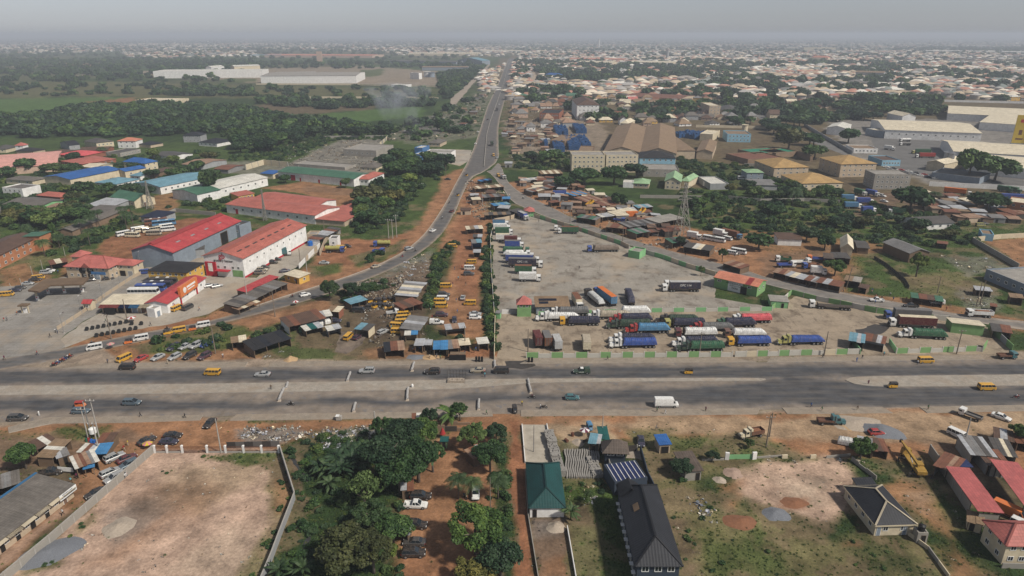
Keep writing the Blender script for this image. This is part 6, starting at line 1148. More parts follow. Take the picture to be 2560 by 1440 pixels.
fence('green panel wall along the side road, right of the green hut',[(1612,634),(1660,648),(1715,668),(1788,690)],2.0,['offwhite','green','green','cream','green','cream','green','cream'],5,.2,.3)
fence('green and white panel wall along the side road, lower truck yard',[(1978,736),(2040,752),(2100,763),(2190,783),(2290,796),(2372,803)],2.0,['lgreen','lgreen','offwhite'],4.6,.2,.3)
fence('short green and white wall behind the depot corner',[(1928,776),(1950,760),(1978,736)],2.0,['lgreen','offwhite'],4,.2)
fence('cream wall between the hedge and the upper truck yard',[(1236,795),(1228,680),(1226,600),(1236,562)],1.9,['cream','grey'],6,.2);fence('cream wall between the hedge and the truck park entrance',[(1236,900),(1237,830),(1238,800)],1.9,['cream'],5,.2)
fence('curving beige wall behind the first parked lorries',[(1236,556),(1262,552),(1285,546),(1295,534)],2.2,['beige'],4,.2)
T=bld('green and white depot with orange roof and large lettering','depot',((1787,692),(1894,716),(1918,701)),4.4,'gx',1.3,'lgreen','orange','R2','F.7,2.6,2.9,o',ov=.4,name='depot');L,W=T['L'],T['W']
obj('sign_panel',MB().box(-L*.17,L*.17,-W/2-.03,-W/2-.006,.1,4.2),WC['white'],T);text(T,'ARDESHOLLY',1.25,(0,-W/2-.06,3.3),(PI/2,0,0),BLACKP);text(T,'INTERNATIONAL',.6,(0,-W/2-.06,2.4),(PI/2,0,0),BLACKP);text(T,'PARK',1.1,(0,-W/2-.06,1.4),(PI/2,0,0),BLACKP);opening(T,'F',L,W,-L*.38,3.2,1.5,.8);opening(T,'F',L,W,L*.32,3.2,1.5,.8)
obj('roof_panel',MB().add([(L*.22,-W/2-.3,4.42),(L*.34,-W/2-.3,4.42),(L*.34,-.2,5.75),(L*.22,-.2,5.75)],[(0,1,2,3)]),RC['red'],T)
T=bld('green two storey guard tower with pink pyramid roof','guard tower',((1294,757),(1326,757),(1322,747)),5.0,'hip',2.0,'lgreen','pinkred','F2@1 R1@1','F.3,1,2,o',2,.5,name='guard_tower');bld('low green guard annex under the pyramid roof tower','guard hut',((1293,775),(1328,775),(1326,768)),2.6,'flat',0,'lgreen','concrete',ov=.1)
T=bld('brown roof building with solar panels beside the guard tower','office',((1341,766),(1422,765),(1415,747)),3.2,'mf',1.0,'bluegrey','tan','F5','',ov=.5,name='office');L,W=T['L'],T['W']
for k in range(12):
 x=-L*.36+(k%8)*L*.068;y0=.15 if k<8 else-.15;y=W*y0;z=3.2+1.0*(y+W/2)/W+.09;obj('solar_panel',MB().box(-.48,.48,-.8,.8,0,.06),RC['solar'],T,(x,y,z),0,rot=(atan2(1.0,W),0,0))
bld('red hipped roof sentry hut at the top of the truck park','sentry hut',((1312,527),(1334,527),(1331,520)),3.4,'hip',1.5,'green','pinkred','F1','',ov=.6);bld('green flat roof hut set into the side road wall','hut',((1571,628),(1599,633),(1613,623)),2.9,'flat',0,'green','concrete',ov=.1);bld('tiny grey green gate hut at the truck park entrance','gate hut',((1239,782),(1250,783),(1250,778)),2.3,'mf',.2,'green','grey',ov=.2)
fence('white steel gate of the upper truck yard',[(1254,785),(1291,785)],1.8,[WC['white'],WC['grey']],2.2,.06,.2,cat='gate',name='yard_gate',part='gate_leaf')
bld('low green and white building with pale sheet roof, right end of lower yard','store',((2380,812),(2461,821),(2462,804)),2.9,'mb',.9,'lgreen','cream','','',ov=.3,name='store_building')
shed('grey blue roof gatehouse shed of the lower yard',(2126,842),(2160,848),6.5,3.0,('lblue','lblue','silver'),.3,'bluegrey',n=4,name='gatehouse',cat='gatehouse');shed('rust roof gatehouse wing with white tyre posts',(2162,842),(2212,852),5.5,3.0,('rust','rust','brown','silver'),.3,'white',n=5,name='gatehouse',cat='gatehouse')
shed('green and grey flat hut at the depot wall corner',(1925,745),(1968,748),6,2.6,('concrete','concrete'),.1,'green',n=2,opn='',name='hut',cat='hut')
TR=list(rows('''white bonneted lorry under a grey white tarpaulin, first of the back row|1397 801 182 conv white white 0
white bonneted lorry with slate load behind the first of the back row|1423 788 182 conv white grey 1
yellow cab lorry under a dark navy tarpaulin|1452 812 181 over yellow navy 1
white bonneted lorry with beige tarpaulin beside the white trailer|1527 796 182 conv white beige 0
red cab lorry with navy tarpaulin in the back row|1580 806 182 conv red navy 2
black bonneted lorry with dark green tarpaulin, middle row|1575 820 182 conv dgreen dgreen 1
red nosed lorry under a bright blue tarpaulin|1622 831 182 conv red lblue 2
black bonneted lorry with dark green load beside the red cab row|1697 807 182 conv black dgreen 0
olive cab lorry under a wide navy tarpaulin|1714 817 182 over olive navy 1
dull red lorry with grey tarpaulin in the middle row|1782 827 182 conv red grey 0
maroon cab lorry under a white tarpaulin with black wheels|1742 841 182 over maroon white 1
green cab lorry under a navy tarpaulin near the pink load|1838 817 183 conv green navy 2
white lorry with bright pink red tarpaulin|1877 806 183 conv white pink 1
brown cab lorry under a pale tarpaulin, right of the maroon cab|1864 842 182 over brown white 0
yellow cab lorry under a royal blue tarpaulin, front row right|1874 863 182 over yellow blue 1
white lorry with dark slate navy tarpaulin, front row|1584 855 182 conv white navy 0
white lorry with royal blue tarpaulin, nearest the wall|1586 868 182 conv white blue 1
white lorry with navy tarpaulin behind the green one|1742 865 182 conv white navy 2
dark green lorry with emerald tarpaulin touching the wall|1754 876 182 conv dgreen green 1
lime yellow lorry with royal blue tarpaulin beside the gatehouse|2004 860 182 conv olive blue 0
white bonneted lorry with emerald tarpaulin, right of the gatehouse|2308 845 173 conv white green 2'''))
for l,x,y,d,cab,cc,lc,sd_ in TR:truck(l,x,y,d,cab,cc,'tarp',lc,sd_,11.2)
truck('white tarpaulin trailer parked without a tractor by the dividing wall',1585,787,181,'',None,'tarp','white',2,10.5)
truck('empty black flatbed lorry with white cab by the side road wall',2075,772,169,'over','white','flat','black');truck('lorry with long grey container near the right yard wall',2266,799,172,'over','blue','cont','grey',rc='grey');truck('white cab lorry with maroon container and pale roof',2278,818,172,'over','white','cont','maroon',1,rc='cream')
truck('maroon container lorry parked nose away at the left wall',1346,868,98,'',None,'cont','maroon',0,6.2);truck('rusty grey and red container beside the maroon one',1369,869,97,'',None,'cont','rust',1,6.2,rc='grey');truck('pale grey box lorry, third beside the maroon container',1391,867,97,'over','white','box','silver',0,6.0);truck('cream box lorry standing alone in the lower yard',1465,868,88,'over','cream','box','cream',1,6.4,rc='beige')
U=list(rows('''pale blue container lorry, farthest of the left row|1252 566 0 box lblue 6.4 grey
white box lorry second in the left row|1255 577 0 box white 6.8 white
green container lorry third in the left row|1260 587 0 box green 7 green
white tall box lorry behind the brown roofed one|1262 603 0 box white 6.6 cream
brown red container lorry in the left row|1282 609 -2 box maroon 6.2 maroon
mid blue container lorry in the left row|1286 620 -2 box blue 7 grey
green container lorry with rust red roof near the white one|1314 684 -4 box green 7.2 rust
white ribbed box lorry, nearest of the left row|1325 703 -2 box white 7 white'''))
for l,x,y,d,ld,lc,tl,rc in U:truck(l,x,y,d,'over','white',ld,lc,0,tl,rc)
for l,x,y,lc,cc,sd_ in(('green tarpaulin lorry in the left row',1283,633,'green','green',1),('first white tarpaulin lorry in the left row',1285,641,'white','white',0),('second white tarpaulin lorry in the left row',1293,648,'white','white',2)):truck(l,x,y,-4,'over',cc,'tarp',lc,sd_,9.5)
truck('blue side trailer with white cab above the lettered trailer',1306,658,-4,'over','white','cont','blue',0,rc='silver');T=truck('navy lettered trailer with white cab in the left row',1314,668,-4,'over','white','cont','navy',1,rc='grey');text(T,'GPC 115',1.2,(-1.4,-1.28,2.8),(PI/2,0,0),WHITEP)
T=truck('navy lettered container lorry alone in the middle of the yard',1702,728,180,'over','white','cont','navy',1,rc='silver');text(T,'GPC 114',1.2,(-1.4,1.28,2.8),(PI/2,0,PI),WHITEP);truck('white tractor hidden behind the navy lettered lorry',1676,718,180,'over','white','openbed','dgrey',0,3.0)
truck('blue box lorry entering by the red sentry hut',1308,548,-62,'over','white','box','blue',0,7,'silver');truck('dark green container lorry nose left near the side road wall',1420,584,178,'over','white','box','green',0,8.5,'rust');truck('white cab standing behind the dark green container lorry',1398,577,178,'over','white','openbed','dgrey',0,3.4)
truck('blue cab lorry with long brown tarpaulin by the side road wall',1508,629,183,'over','blue','tarp','bronze',1,12);truck('cream box lorry facing the camera by the dividing wall',1443,765,-82,'over','white','box','cream',0,7.5,'rust');truck('black lorry with grey tarpaulin pointing away from the camera',1487,754,108,'over','black','tarp','silver',0,11);truck('blue container lorry with red brown roof pointing away',1512,751,110,'over','blue','cont','lblue',0,rc='orange');truck('navy tarpaulin lorry pointing away, dark stain beside it',1575,755,88,'over','navy','tarp','navy',2,9)
# ================================================================ petrol station, shops and warehouses on the left
def canopy(label,pts,H,cols):
 q=[G(x,y,H)for x,y in pts];c=sum((Vector(v)for v in q),Vector())/len(q);T=thing('petrol_canopy',label,'canopy',(c.x,c.y,0));B=MB();v=[(p.x-c.x,p.y-c.y,H)for p in q];slab(B,v,[tuple(range(len(v)))],.7);me=B.mesh('roof_slab')
 obj('roof_slab',me,RC['tan'],T);OBST.append(np.array([(p.x,p.y)for p in q]))
 B=MB()
 for a,b in zip(v,v[1:]+v[:1]):B.bar((a[0],a[1],H-.3),(b[0],b[1],H-.3),.18,h=.62)
 obj('fascia',B.mesh('fascia'),WC['wood'],T)['kind']='stuff'
 for x,y in cols:p=G(x,y);obj('column',MB().box(-.3,.3,-.3,.3,0,H-.72),WC['cream'],T,(p.x-c.x,p.y-c.y,0))
canopy('brown flat petrol station canopy with green edge',[(70,725),(97,728),(125,712),(207,709),(222,693),(112,697)],5.2,[(93,748),(120,733),(161,732),(205,730)])
for k,(x,y)in enumerate(((95,752),(122,735),(163,734),(207,731))):
 p=G(x,y);T=thing('fuel_pump',('left end','second','third','right end')[k]+' fuel pump island under the brown canopy','fuel pump',(p.x,p.y,.03));obj('island',MB().box(-1.6,1.6,-.5,.5,0,.18),CONC,T);o=obj('dispenser',MB().box(-.45,.45,-.3,.3,.18,1.8),WC['white'],T);obj('display',MB().box(-.3,.3,-.32,-.302,1.2,1.6),WC['red'],o)
p=G(65,783);T=thing('air_pump_booth','small flat roofed booth alone on the petrol forecourt','booth',(p.x,p.y,.03));obj('roof',MB().box(-1.6,1.6,-1.2,1.2,3.0,3.4),RC['tan'],T);obj('cabinet',MB().box(-.6,.6,-.3,.3,.1,1.8),WC['white'],T);obj('base',MB().box(-1.4,1.4,-.8,.8,0,.15),CONC,T)
for x in(-1.2,1.2):obj('post',MB().box(x-.15,x+.15,-.15,.15,.1,3.0),WC['cream'],T)
T=bld('tan two storey lodge with faded pink hipped roof by the petrol station','lodge',((163,663),(269,668),(309,647)),5.6,'hip',3.0,'beige','pinkred','F6 R4','F.7,3,2.6,n F.4,2.2,2.4,o F.55,2.2,2.4,o',2,.7,cap='faded');L,W=T['L'],T['W']
obj('porch_gable',MB().add([(-2,-W/2-.8,5.3),(2,-W/2-.8,5.3),(0,-W/2-.8,7.2),(-2,0,5.6),(2,0,5.6),(0,0,7.6)],[(0,1,2),(0,2,5,3),(1,4,5,2)]),RC['pinkred'],T)
for k in range(2):obj('arch',MB().cyl((-L*.12+k*3.6,-W/2-.05,3.6),1.5,.06,16,'y'),DARKIN,T)
obj('blue_banner',MB().box(L*.08,L*.42,-W/2-.12,-W/2-.03,2.2,3.4),WC['blue'],T)
bld('small pink roof turret behind the tan lodge','outbuilding',((178,639),(205,640),(212,630)),4.5,'hip',1.8,'cream','pinkred','F1',ov=.5);bld('green cream garage wing with pink roof right of the lodge','garage',((290,660),(332,662),(342,650)),5.2,'hip',1.5,'cream','pinkred','F2@1 R1@1','F.3,2.6,2.4,o F.75,2.2,2.4,s',2,.5);shed('rusty shed cluster left of the tan lodge',(125,657),(165,650),6,3,('rust','cream','rust'),.3,'wood')
T=bld('large grey warehouse with bright red ribbed roof','warehouse',((328,624),(431,630),(582,551)),7.6,'gy',3.0,'bluegrey','red','','R.72,6,6,o',ov=.6);L,W=T['L'],T['W'];obj('roof_monitor',MB().add([(-1.6,-W/2,10.4),(1.6,-W/2,10.4),(0,-W/2,11.3),(-1.6,W/2,10.4),(1.6,W/2,10.4),(0,W/2,11.3)],[(0,1,2),(0,2,5,3),(1,4,5,2),(3,5,4)]),RC['red'],T)
for k in range(4):obj('skylight',MB().box(-.4,.4,-1.4,1.4,-.03,.03),RC['silver'],T,(L*.28,-W*.3+k*W*.2,7.6+3*.44+.1),0,rot=(0,atan2(3,L/2),0))
T=bld('white warehouse with faded red roof and shop lettering on its gable','warehouse',((508,638),(606,645),(745,561)),8.8,'gy',2.4,'white','faded','R9','',ov=.6,ww=.9,wh=.9,z0=6.0);L,W=T['L'],T['W']
obj('roof_monitor',MB().add([(-1.4,-W/2,10.9),(1.4,-W/2,10.9),(0,-W/2,11.7),(-1.4,W/2,10.9),(1.4,W/2,10.9),(0,W/2,11.7)],[(0,1,2),(0,2,5,3),(1,4,5,2),(3,5,4)]),RC['faded'],T);text(T,'gb',3.2,(-.5,-W/2-.1,8.9),(PI/2,0,0),WC['red']);text(T,'grocery bazaar',1.5,(0,-W/2-.1,7.0),(PI/2,0,0),BLACKP)
for k in range(8):obj('skylight',MB().box(-.35,.35,-1.6,1.6,-.03,.03),RC['dgrey'],T,(L*.25,-W*.4+k*W*.11,8.8+2.4*.5+.12),0,rot=(0,atan2(2.4,L/2),0))
for x in(-.15,.02,.22,.36):opening(T,'F',L,W,L*x,4.2,1.2,1.2)
E_=obj('entrance_block',MB().box(-L*.47,-L*.2,-W/2-.6,-W/2-.01,0,6.2),WC['red'],T);obj('poster',MB().box(-L*.39,-L*.28,-W/2-.66,-W/2-.61,2.2,5.8),WHITEP,E_);obj('awning',MB().box(-L*.18,L*.16,-W/2-2.4,-W/2-.01,3.0,3.2),WC['red'],T);obj('wall_poster',MB().box(L*.2,L*.46,-W/2-.08,-W/2-.01,.4,3.2),WC['lgreen'],T);obj('red_plinth',MB().box(L/2+.005,L/2+.1,-W/2,W/2,0,.8),WC['red'],T)
bld('dark flat roof strip between the two red roofed warehouses','annex',((480,625),(510,622),(600,570)),4.0,'mf',.5,'grey','dgrey',ov=.2);bld('grey blue upper storey with dark roof behind the warehouses','annex',((573,563),(598,566),(625,556)),6.0,'flat',0,'bluegrey','dgrey','F2',ov=.1)
T=bld('yellow two storey block with black roof above the parked coaches','office',((369,676),(465,681),(512,657)),5.4,'hip',1.1,'yellow','black','F6 R3','F.5,1,2,d',2,.5,name='office_block')
T=bld('white restaurant with red roof beside the orange sign box','restaurant',((417,758),(512,694),(472,688)),4.0,'gx',.9,'white','red','F5','F.15,1.4,2.2,r',ov=.5,name='restaurant');p=G(475,748);S_=thing('sign_box','large orange sign box in front of the white restaurant','sign',(p.x,p.y,0),T.rotation_euler.z)
obj('sign_panel',MB().box(-6.2,6.2,-.5,.5,3.0,7.0),paint('orange'),S_);obj('emblem',MB().cyl((-3.2,-.56,5.0),1.1,.05,16,'y'),WHITEP,S_);obj('sign_line',MB().box(-1.6,4.6,-.55,-.51,5.1,5.9),WHITEP,S_);obj('sign_line',MB().box(-1.2,3.8,-.55,-.51,4.2,4.6),WHITEP,S_)
for x in(-5.8,5.8):obj('post',MB().box(x-.2,x+.2,-.2,.2,0,3.0),WC['red'],S_)
T=bld('row of roadside shops under a pale flat sheet roof','shop',((252,760),(376,760),(392,738)),3.4,'mf',.4,'beige','cream','','F.08,2,2.2,o F.2,3.4,2.4,o F.38,2,2.2,o F.52,2.6,2.4,o F.66,2.2,2.3,n F.85,2.4,2.2,d',ov=.4,name='shop_row');L,W=T['L'],T['W']
for k,c in enumerate(('salmon','salmon','navy','bluesheet','cream')):obj('awning',MB().add([(-L/2+L*k/5,-W/2-.41,3.35),(-L/2+L*(k+1)/5-.1,-W/2-.41,3.35),(-L/2+L*(k+1)/5-.1,-W/2-2.3,2.7),(-L/2+L*k/5,-W/2-2.3,2.7)],[(0,1,2,3),(3,2,1,0)]),RC[c],T)
obj('billboard',MB().box(-L*.36,-L*.16,-W/2-2.45,-W/2-2.35,.4,2.9),BLACKP,T)
bld('white kiosk with open top beside the pale shop row','kiosk',((366,773),(386,776),(393,767)),2.9,'flat',0,'white','concrete','','R.5,1.6,2.2,n',ov=.1);bld('small red roof gate hut beside the slanting forecourt wall','hut',((206,757),(225,757),(233,750)),3.0,'gx',.8,'cream','red','F1','F.3,.9,2,o',ov=.4)
fence('low tan wall slanting between petrol forecourt and coach park',[(142,826),(205,785),(262,742),(330,697),(352,686)],1.3,['beige'],5,.2,.3)
for x,y in((160,833),(204,785),(257,748),(301,715),(352,668)):lamp_post('lamp post along the slanting forecourt wall',x,y,7,60,'lamp posts along the forecourt wall')
for x,y in((31,735),(56,722),(82,690),(107,674),(163,640)):pole('short white post along the left edge of the forecourt',x,y,4.5,'conc',False,group='white posts by the forecourt edge',r=.1)
shed('long grey market shed between forecourt and ramp road',(578,764),(700,706),6.5,3.0,('asbestos','dgrey','asbestos','grey','asbestos'),.5,'wood',n=11);shed('red strip roof above the long grey market shed',(604,728),(684,691),4,3.6,('red',),.3,'wood',n=5);shed('ragged pale awning at the lower end of the market shed',(590,772),(640,752),3.4,2.3,('rustlight','cream','tan'),.2,opn='FLRB',n=5)
bld('small yellow hut with white flat roof by the ramp road','hut',((711,685),(747,694),(766,683)),3.0,'mf',.3,'yellow','cream','F2 R1','F.8,.9,2,o',ov=.5);fence('white and beige wall behind the yellow hut',[(748,672),(778,640),(800,618)],2.2,['white','white','beige'],5,.2);fence('ochre wall beside the tank lorries',[(800,640),(812,610),(826,592)],2.4,['beige'],5,.2)
shed('brown and silver roof sheds behind the tank lorries',(785,598),(838,570),6,3,('rust','dgrey','silver','silver'),.4,'white',n=6);bld('white cube hut beside the brown sheds','hut',((822,598),(843,598),(848,590)),4.2,'flat',0,'white','dgrey','F1');bld('small beige hut behind the green water drums','hut',((766,588),(792,588),(796,579)),3.2,'flat',0,'beige','concrete','','F.4,1,2,o')
for k,(x,y,m)in enumerate(((753,590,RC['brightgreen']),(770,598,RC['brightgreen']),(793,592,RC['brightgreen']),(748,610,PLASTIC),(738,612,PLASTIC),(733,614,PLASTIC),(776,614,PLASTIC))):p=G(x,y);o=obj('storage_drum',MB().cyl((0,0,0),1.2,2.0,14).cyl((0,0,2.0),1.2,.4,14,r2=.4),m,None,(p.x,p.y,0));tag(o,('green' if m is not PLASTIC else 'blue')+' plastic tank in the yard at the end of the white warehouse','tank','plastic tanks by the white warehouse')
for l,x,y,c in rows('''white topped coach, nearest in the coach row|361 739 white
blue coach second in the coach row|379 729 blue
slate blue coach third in the coach row|398 721 navy
dark coach fourth in the coach row|412 712 dgrey
navy coach fifth in the coach row|418 704 navy'''):V('coach',l,x,y,2,c)
for k,(x,y,d,c)in enumerate(((310,589,52,'white'),(332,593,-3,'cream'),(347,578,40,'white'),(357,580,40,'cream'),(375,580,42,'cream'),(386,588,8,'beige'),(391,578,30,'cream'),(417,571,35,'white'),(421,578,25,'white'))):V('coaster',('leftmost white midi bus in the red earth yard','cream midi bus parked sideways at the front of the red earth yard','white midi bus standing behind the sideways cream one','cream midi bus left of the middle of the red earth yard','cream midi bus in the middle of the red earth yard','beige midi bus parked sideways near the red warehouse','cream midi bus behind the beige sideways one','white midi bus at the back near the blue coach','white midi bus closest to the red warehouse roof')[k],x,y,d,c)
V('coach','faded red coach at the back of the red earth yard',392,560,28,'rust');V('coach','blue coach at the back of the red earth yard',411,564,28,'lblue')
for l,k,x,y,d,c in rows('''yellow van at the left edge of the forecourt|minibus 19 740 15 yellow
navy car on the forecourt edge, beside the dark one|sedan 38 729 15 navy
dark car on the forecourt edge|hatch 51 723 15 dgrey
silver saloon on the forecourt edge|sedan 70 712 10 silver
yellow minibus parked beside the canopy|minibus 97 698 25 yellow
black car behind the yellow minibus at the canopy|sedan 88 702 20 black
silver jeep at the head of the forecourt|suv 116 685 20 silver
white car beside the silver jeep on the forecourt|sedan 124 680 20 white
black car under the canopy end|sedan 225 703 35 black
black saloon in front of the lodge banner|sedan 271 699 25 black
blue minibus behind the yellow block|minibus 362 684 10 blue
silver saloon left of the pair on the shop forecourt|sedan 524 717 40 silver
silver saloon right of the pair on the shop forecourt|sedan 543 718 40 silver
yellow van parked before the restaurant|minibus 443 775 70 yellow
dark van parked beside the yellow van|minibus 470 773 72 dgrey
dark jeep nearest along the white warehouse wall|suv 650 685 5 bronze
beige jeep second along the white warehouse wall|suv 656 678 8 beige
black saloon third along the white warehouse wall|sedan 661 671 8 black
black jeep fourth along the white warehouse wall|suv 681 659 5 black
black saloon fifth along the white warehouse wall|sedan 691 651 8 black
navy car against the wall by the yellow hut|sedan 713 680 30 navy
silver car on the red clearing by the ramp|sedan 811 660 0 silver
yellow minibus behind the tank lorry|minibus 853 623 0 yellow
dark car behind the tank lorry|sedan 867 618 -20 black'''):V(k,l,x,y,d,c)
truck('teal box lorry along the white warehouse wall',705,640,25,'over','white','box','teal',0,6.4);truck('yellow tank lorry with blue cab facing right on the red clearing',838,631,0,'over','blue','tank','olive');truck('yellow tank lorry with blue cab facing left near the ramp verge',955,617,180,'over','blue','tank','olive',0,6.0);truck('small all blue lorry on the grass by the ramp verge',947,634,-12,'over','blue','openbed','blue',0,3.6)
for l,k,x,y,c in rows('''navy jeep, first of the upper row on the grass|suv 435 873 navy
silver saloon, second of the upper row on the grass|sedan 463 870 silver
pale silver jeep, third of the upper row on the grass|suv 490 868 silver
blue saloon, last of the upper row on the grass|sedan 516 865 blue
yellow minibus, first of the lower row by the pavement|minibus 311 901 yellow
dark red saloon, second of the lower row|sedan 353 900 red
silver saloon, third of the lower row|sedan 395 897 silver
grey silver estate, fourth of the lower row|wagon 437 896 silver
black jeep, fifth of the lower row|suv 475 894 black
dark purple jeep, last of the lower row|suv 512 895 purple'''):V(k,l,x,y,-114,c)
for l,k,x,y,d,c in rows('''white minibus lowest on the ramp road|minibus 237 873 208 white
brown tricycle between the two white ramp minibuses|keke 321 859 208 orange
white minibus second on the ramp road|minibus 353 850 208 white
yellow tricycle beside a motorcycle on the ramp|keke 419 836 28 yellow
yellow minibus on the ramp road|minibus 447 830 208 yellow
black orange tricycle behind the yellow ramp minibus|keke 481 826 210 orange
white minibus highest of the ramp queue|minibus 508 817 208 white
white hatchback alone on the rising ramp|hatch 763 740 36 white
beige saloon climbing the ramp curve|sedan 940 669 45 beige
silver jeep on the ramp curve by the tankers|suv 1022 625 52 silver
white saloon on the upper ramp curve|sedan 1082 579 65 white
dark red saloon on the straight above the curve|sedan 1130 530 72 maroon
yellow tricycle on the straight below the junction|keke 1145 490 74 yellow
yellow tricycle just below the junction|keke 1167 440 76 yellow
white car left lane above the junction|sedan 1189 361 80 white
white car far up the left lane|sedan 1195 331 80 white
yellow minibus on the right lane above the junction|minibus 1234 390 -85 yellow
silver saloon on the right lane above the junction|sedan 1243 396 -85 silver
yellow minibus leaving the junction to the right|minibus 1246 441 -75 yellow
white pickup on the side road right of the yard|pickup 2191 754 172 white
black pickup on the side road behind the white one|pickup 2277 768 172 black
white pickup with canopy parked by the green stalls|pickup_canopy 2342 760 172 white'''):V(k,l,x,y,d,c,'white' if 'canopy' in k else 'black')
truck('white tipper loaded with red earth on the side road, far right',2446,792,172,'over','white','tipper','white',1,6.6);truck('green lorry on the right lane above the junction',1230,364,-86,'over','dgreen','box','dgreen',0,6);truck('white lorry turning onto the side road at the junction',1258,446,-75,'over','white','tipper','white',0,6);truck('dark lorry far up the highway right lane',1243,277,-84,'over','grey','box','dgrey',0,7)
for l,x,y,d,c,r in rows('''motorcycle on ramp near the silver jeep|1039 629 60 black grey
motorcycle on ramp below the curve|1006 643 45 red navy
motorcycle by the white ramp hatchback|731 744 36 black red
motorcycle on the straight above the curve|1106 547 70 black white
motorcycle near the junction verge|1123 508 70 black brown
motorcycle beside the yellow ramp tricycle|418 825 30 black black
motorcycle behind the lowest ramp minibus|231 861 205 black grey
motorcycle on the side road by the upper yard|1308 497 -55 black white'''):bike(l,x,y,d,c,r)
for l,k,x,y,d in rows('''small dark car far up the highway left lane|sedan 1219 300 82
tiny white car far up the highway right lane|sedan 1248 262 -84
tiny dark car far up the highway left lane|sedan 1235 235 82
tiny car near the highway crest|sedan 1262 195 -85
tiny pale bus near the highway crest|minibus 1262 225 -85'''):V(k,l,x,y,d,'white' if 'white' in l or 'pale' in l else 'dgrey')
fence('pale concrete median barrier running up the far highway',[(1210,417),(1217,336),(1225,305),(1241,260),(1258,212),(1268,172),(1277,148)],.8,['block'],12,.5,name='median_barrier',cat='barrier',part='barrier_unit')
# ================================================================ mechanics' strip between the ramp and the truck park
for l,k,x,y,d,c in rows('''yellow minibus at the top of the mechanics strip|minibus 1131 619 0 yellow
yellow minibus beside the blue shack row|minibus 1178 659 180 yellow
white minibus below the yellow one, right of the strip|minibus 1174 674 0 white
dark jeep below the white minibus, right of the strip|suv 1172 688 0 dgrey
yellow minibus with open boot by the bushes|minibus 1115 719 0 yellow
dark olive car under the open boot minibus|suv 1110 740 0 dgrey
white minibus in the left row of the strip|minibus 1107 751 0 white
yellow minibus behind the white minibus|minibus 1100 758 0 yellow
yellow minibus lowest of the left row|minibus 1104 769 0 yellow
silver saloon alone in the middle of the strip|sedan 1157 747 88 silver
yellow minibus facing the silver saloon|minibus 1175 762 180 yellow
dark purple jeep above the white pickup|suv 1104 791 0 purple
white double cab pickup with covered bed, lower strip|pickup_canopy 1092 810 0 white
silver saloon at the hedge, upper of two|sedan 1188 788 0 silver
white estate at the hedge, lower of two|wagon 1188 797 0 white
dark blue car above the pale tin roof|hatch 1136 804 -85 navy
yellow minibus, top of the stack of five|minibus 1010 791 10 yellow
yellow minibus, second of the stack of five|minibus 1007 800 10 yellow
yellow minibus, third of the stack of five|minibus 1004 810 8 yellow
yellow minibus, fourth of the stack of five|minibus 992 819 -10 yellow
yellow minibus, bottom of the stack of five|minibus 995 833 0 yellow
silver estate with dents on the muddy clearing|wagon 957 833 58 silver
black van in front of the tricycle wrecks|minibus 897 780 -5 black
navy car beside the rust roofed workshop|sedan 838 805 -5 navy
yellow van on the car wash ramp|minibus 871 847 78 yellow
purple car on the car wash ramp|hatch 893 847 70 purple'''):V(k,l,x,y,d,c,'white' if k=='pickup_canopy' else 'black')
truck('grey flatbed lorry beside the tricycle yard',982,787,20,'over','white','openbed','silver',0,3.8,scale=.8)
for k in range(12):V('keke','yellow tricycle shell in the tricycle breaker yard',918+(k%6)*11+RR(k).uniform(-3,3),756+(k//6)*14+RR(k+9).uniform(-3,3),30*k,'yellow' if k%3 else 'dgrey','black',group='tricycles in the breaker yard')
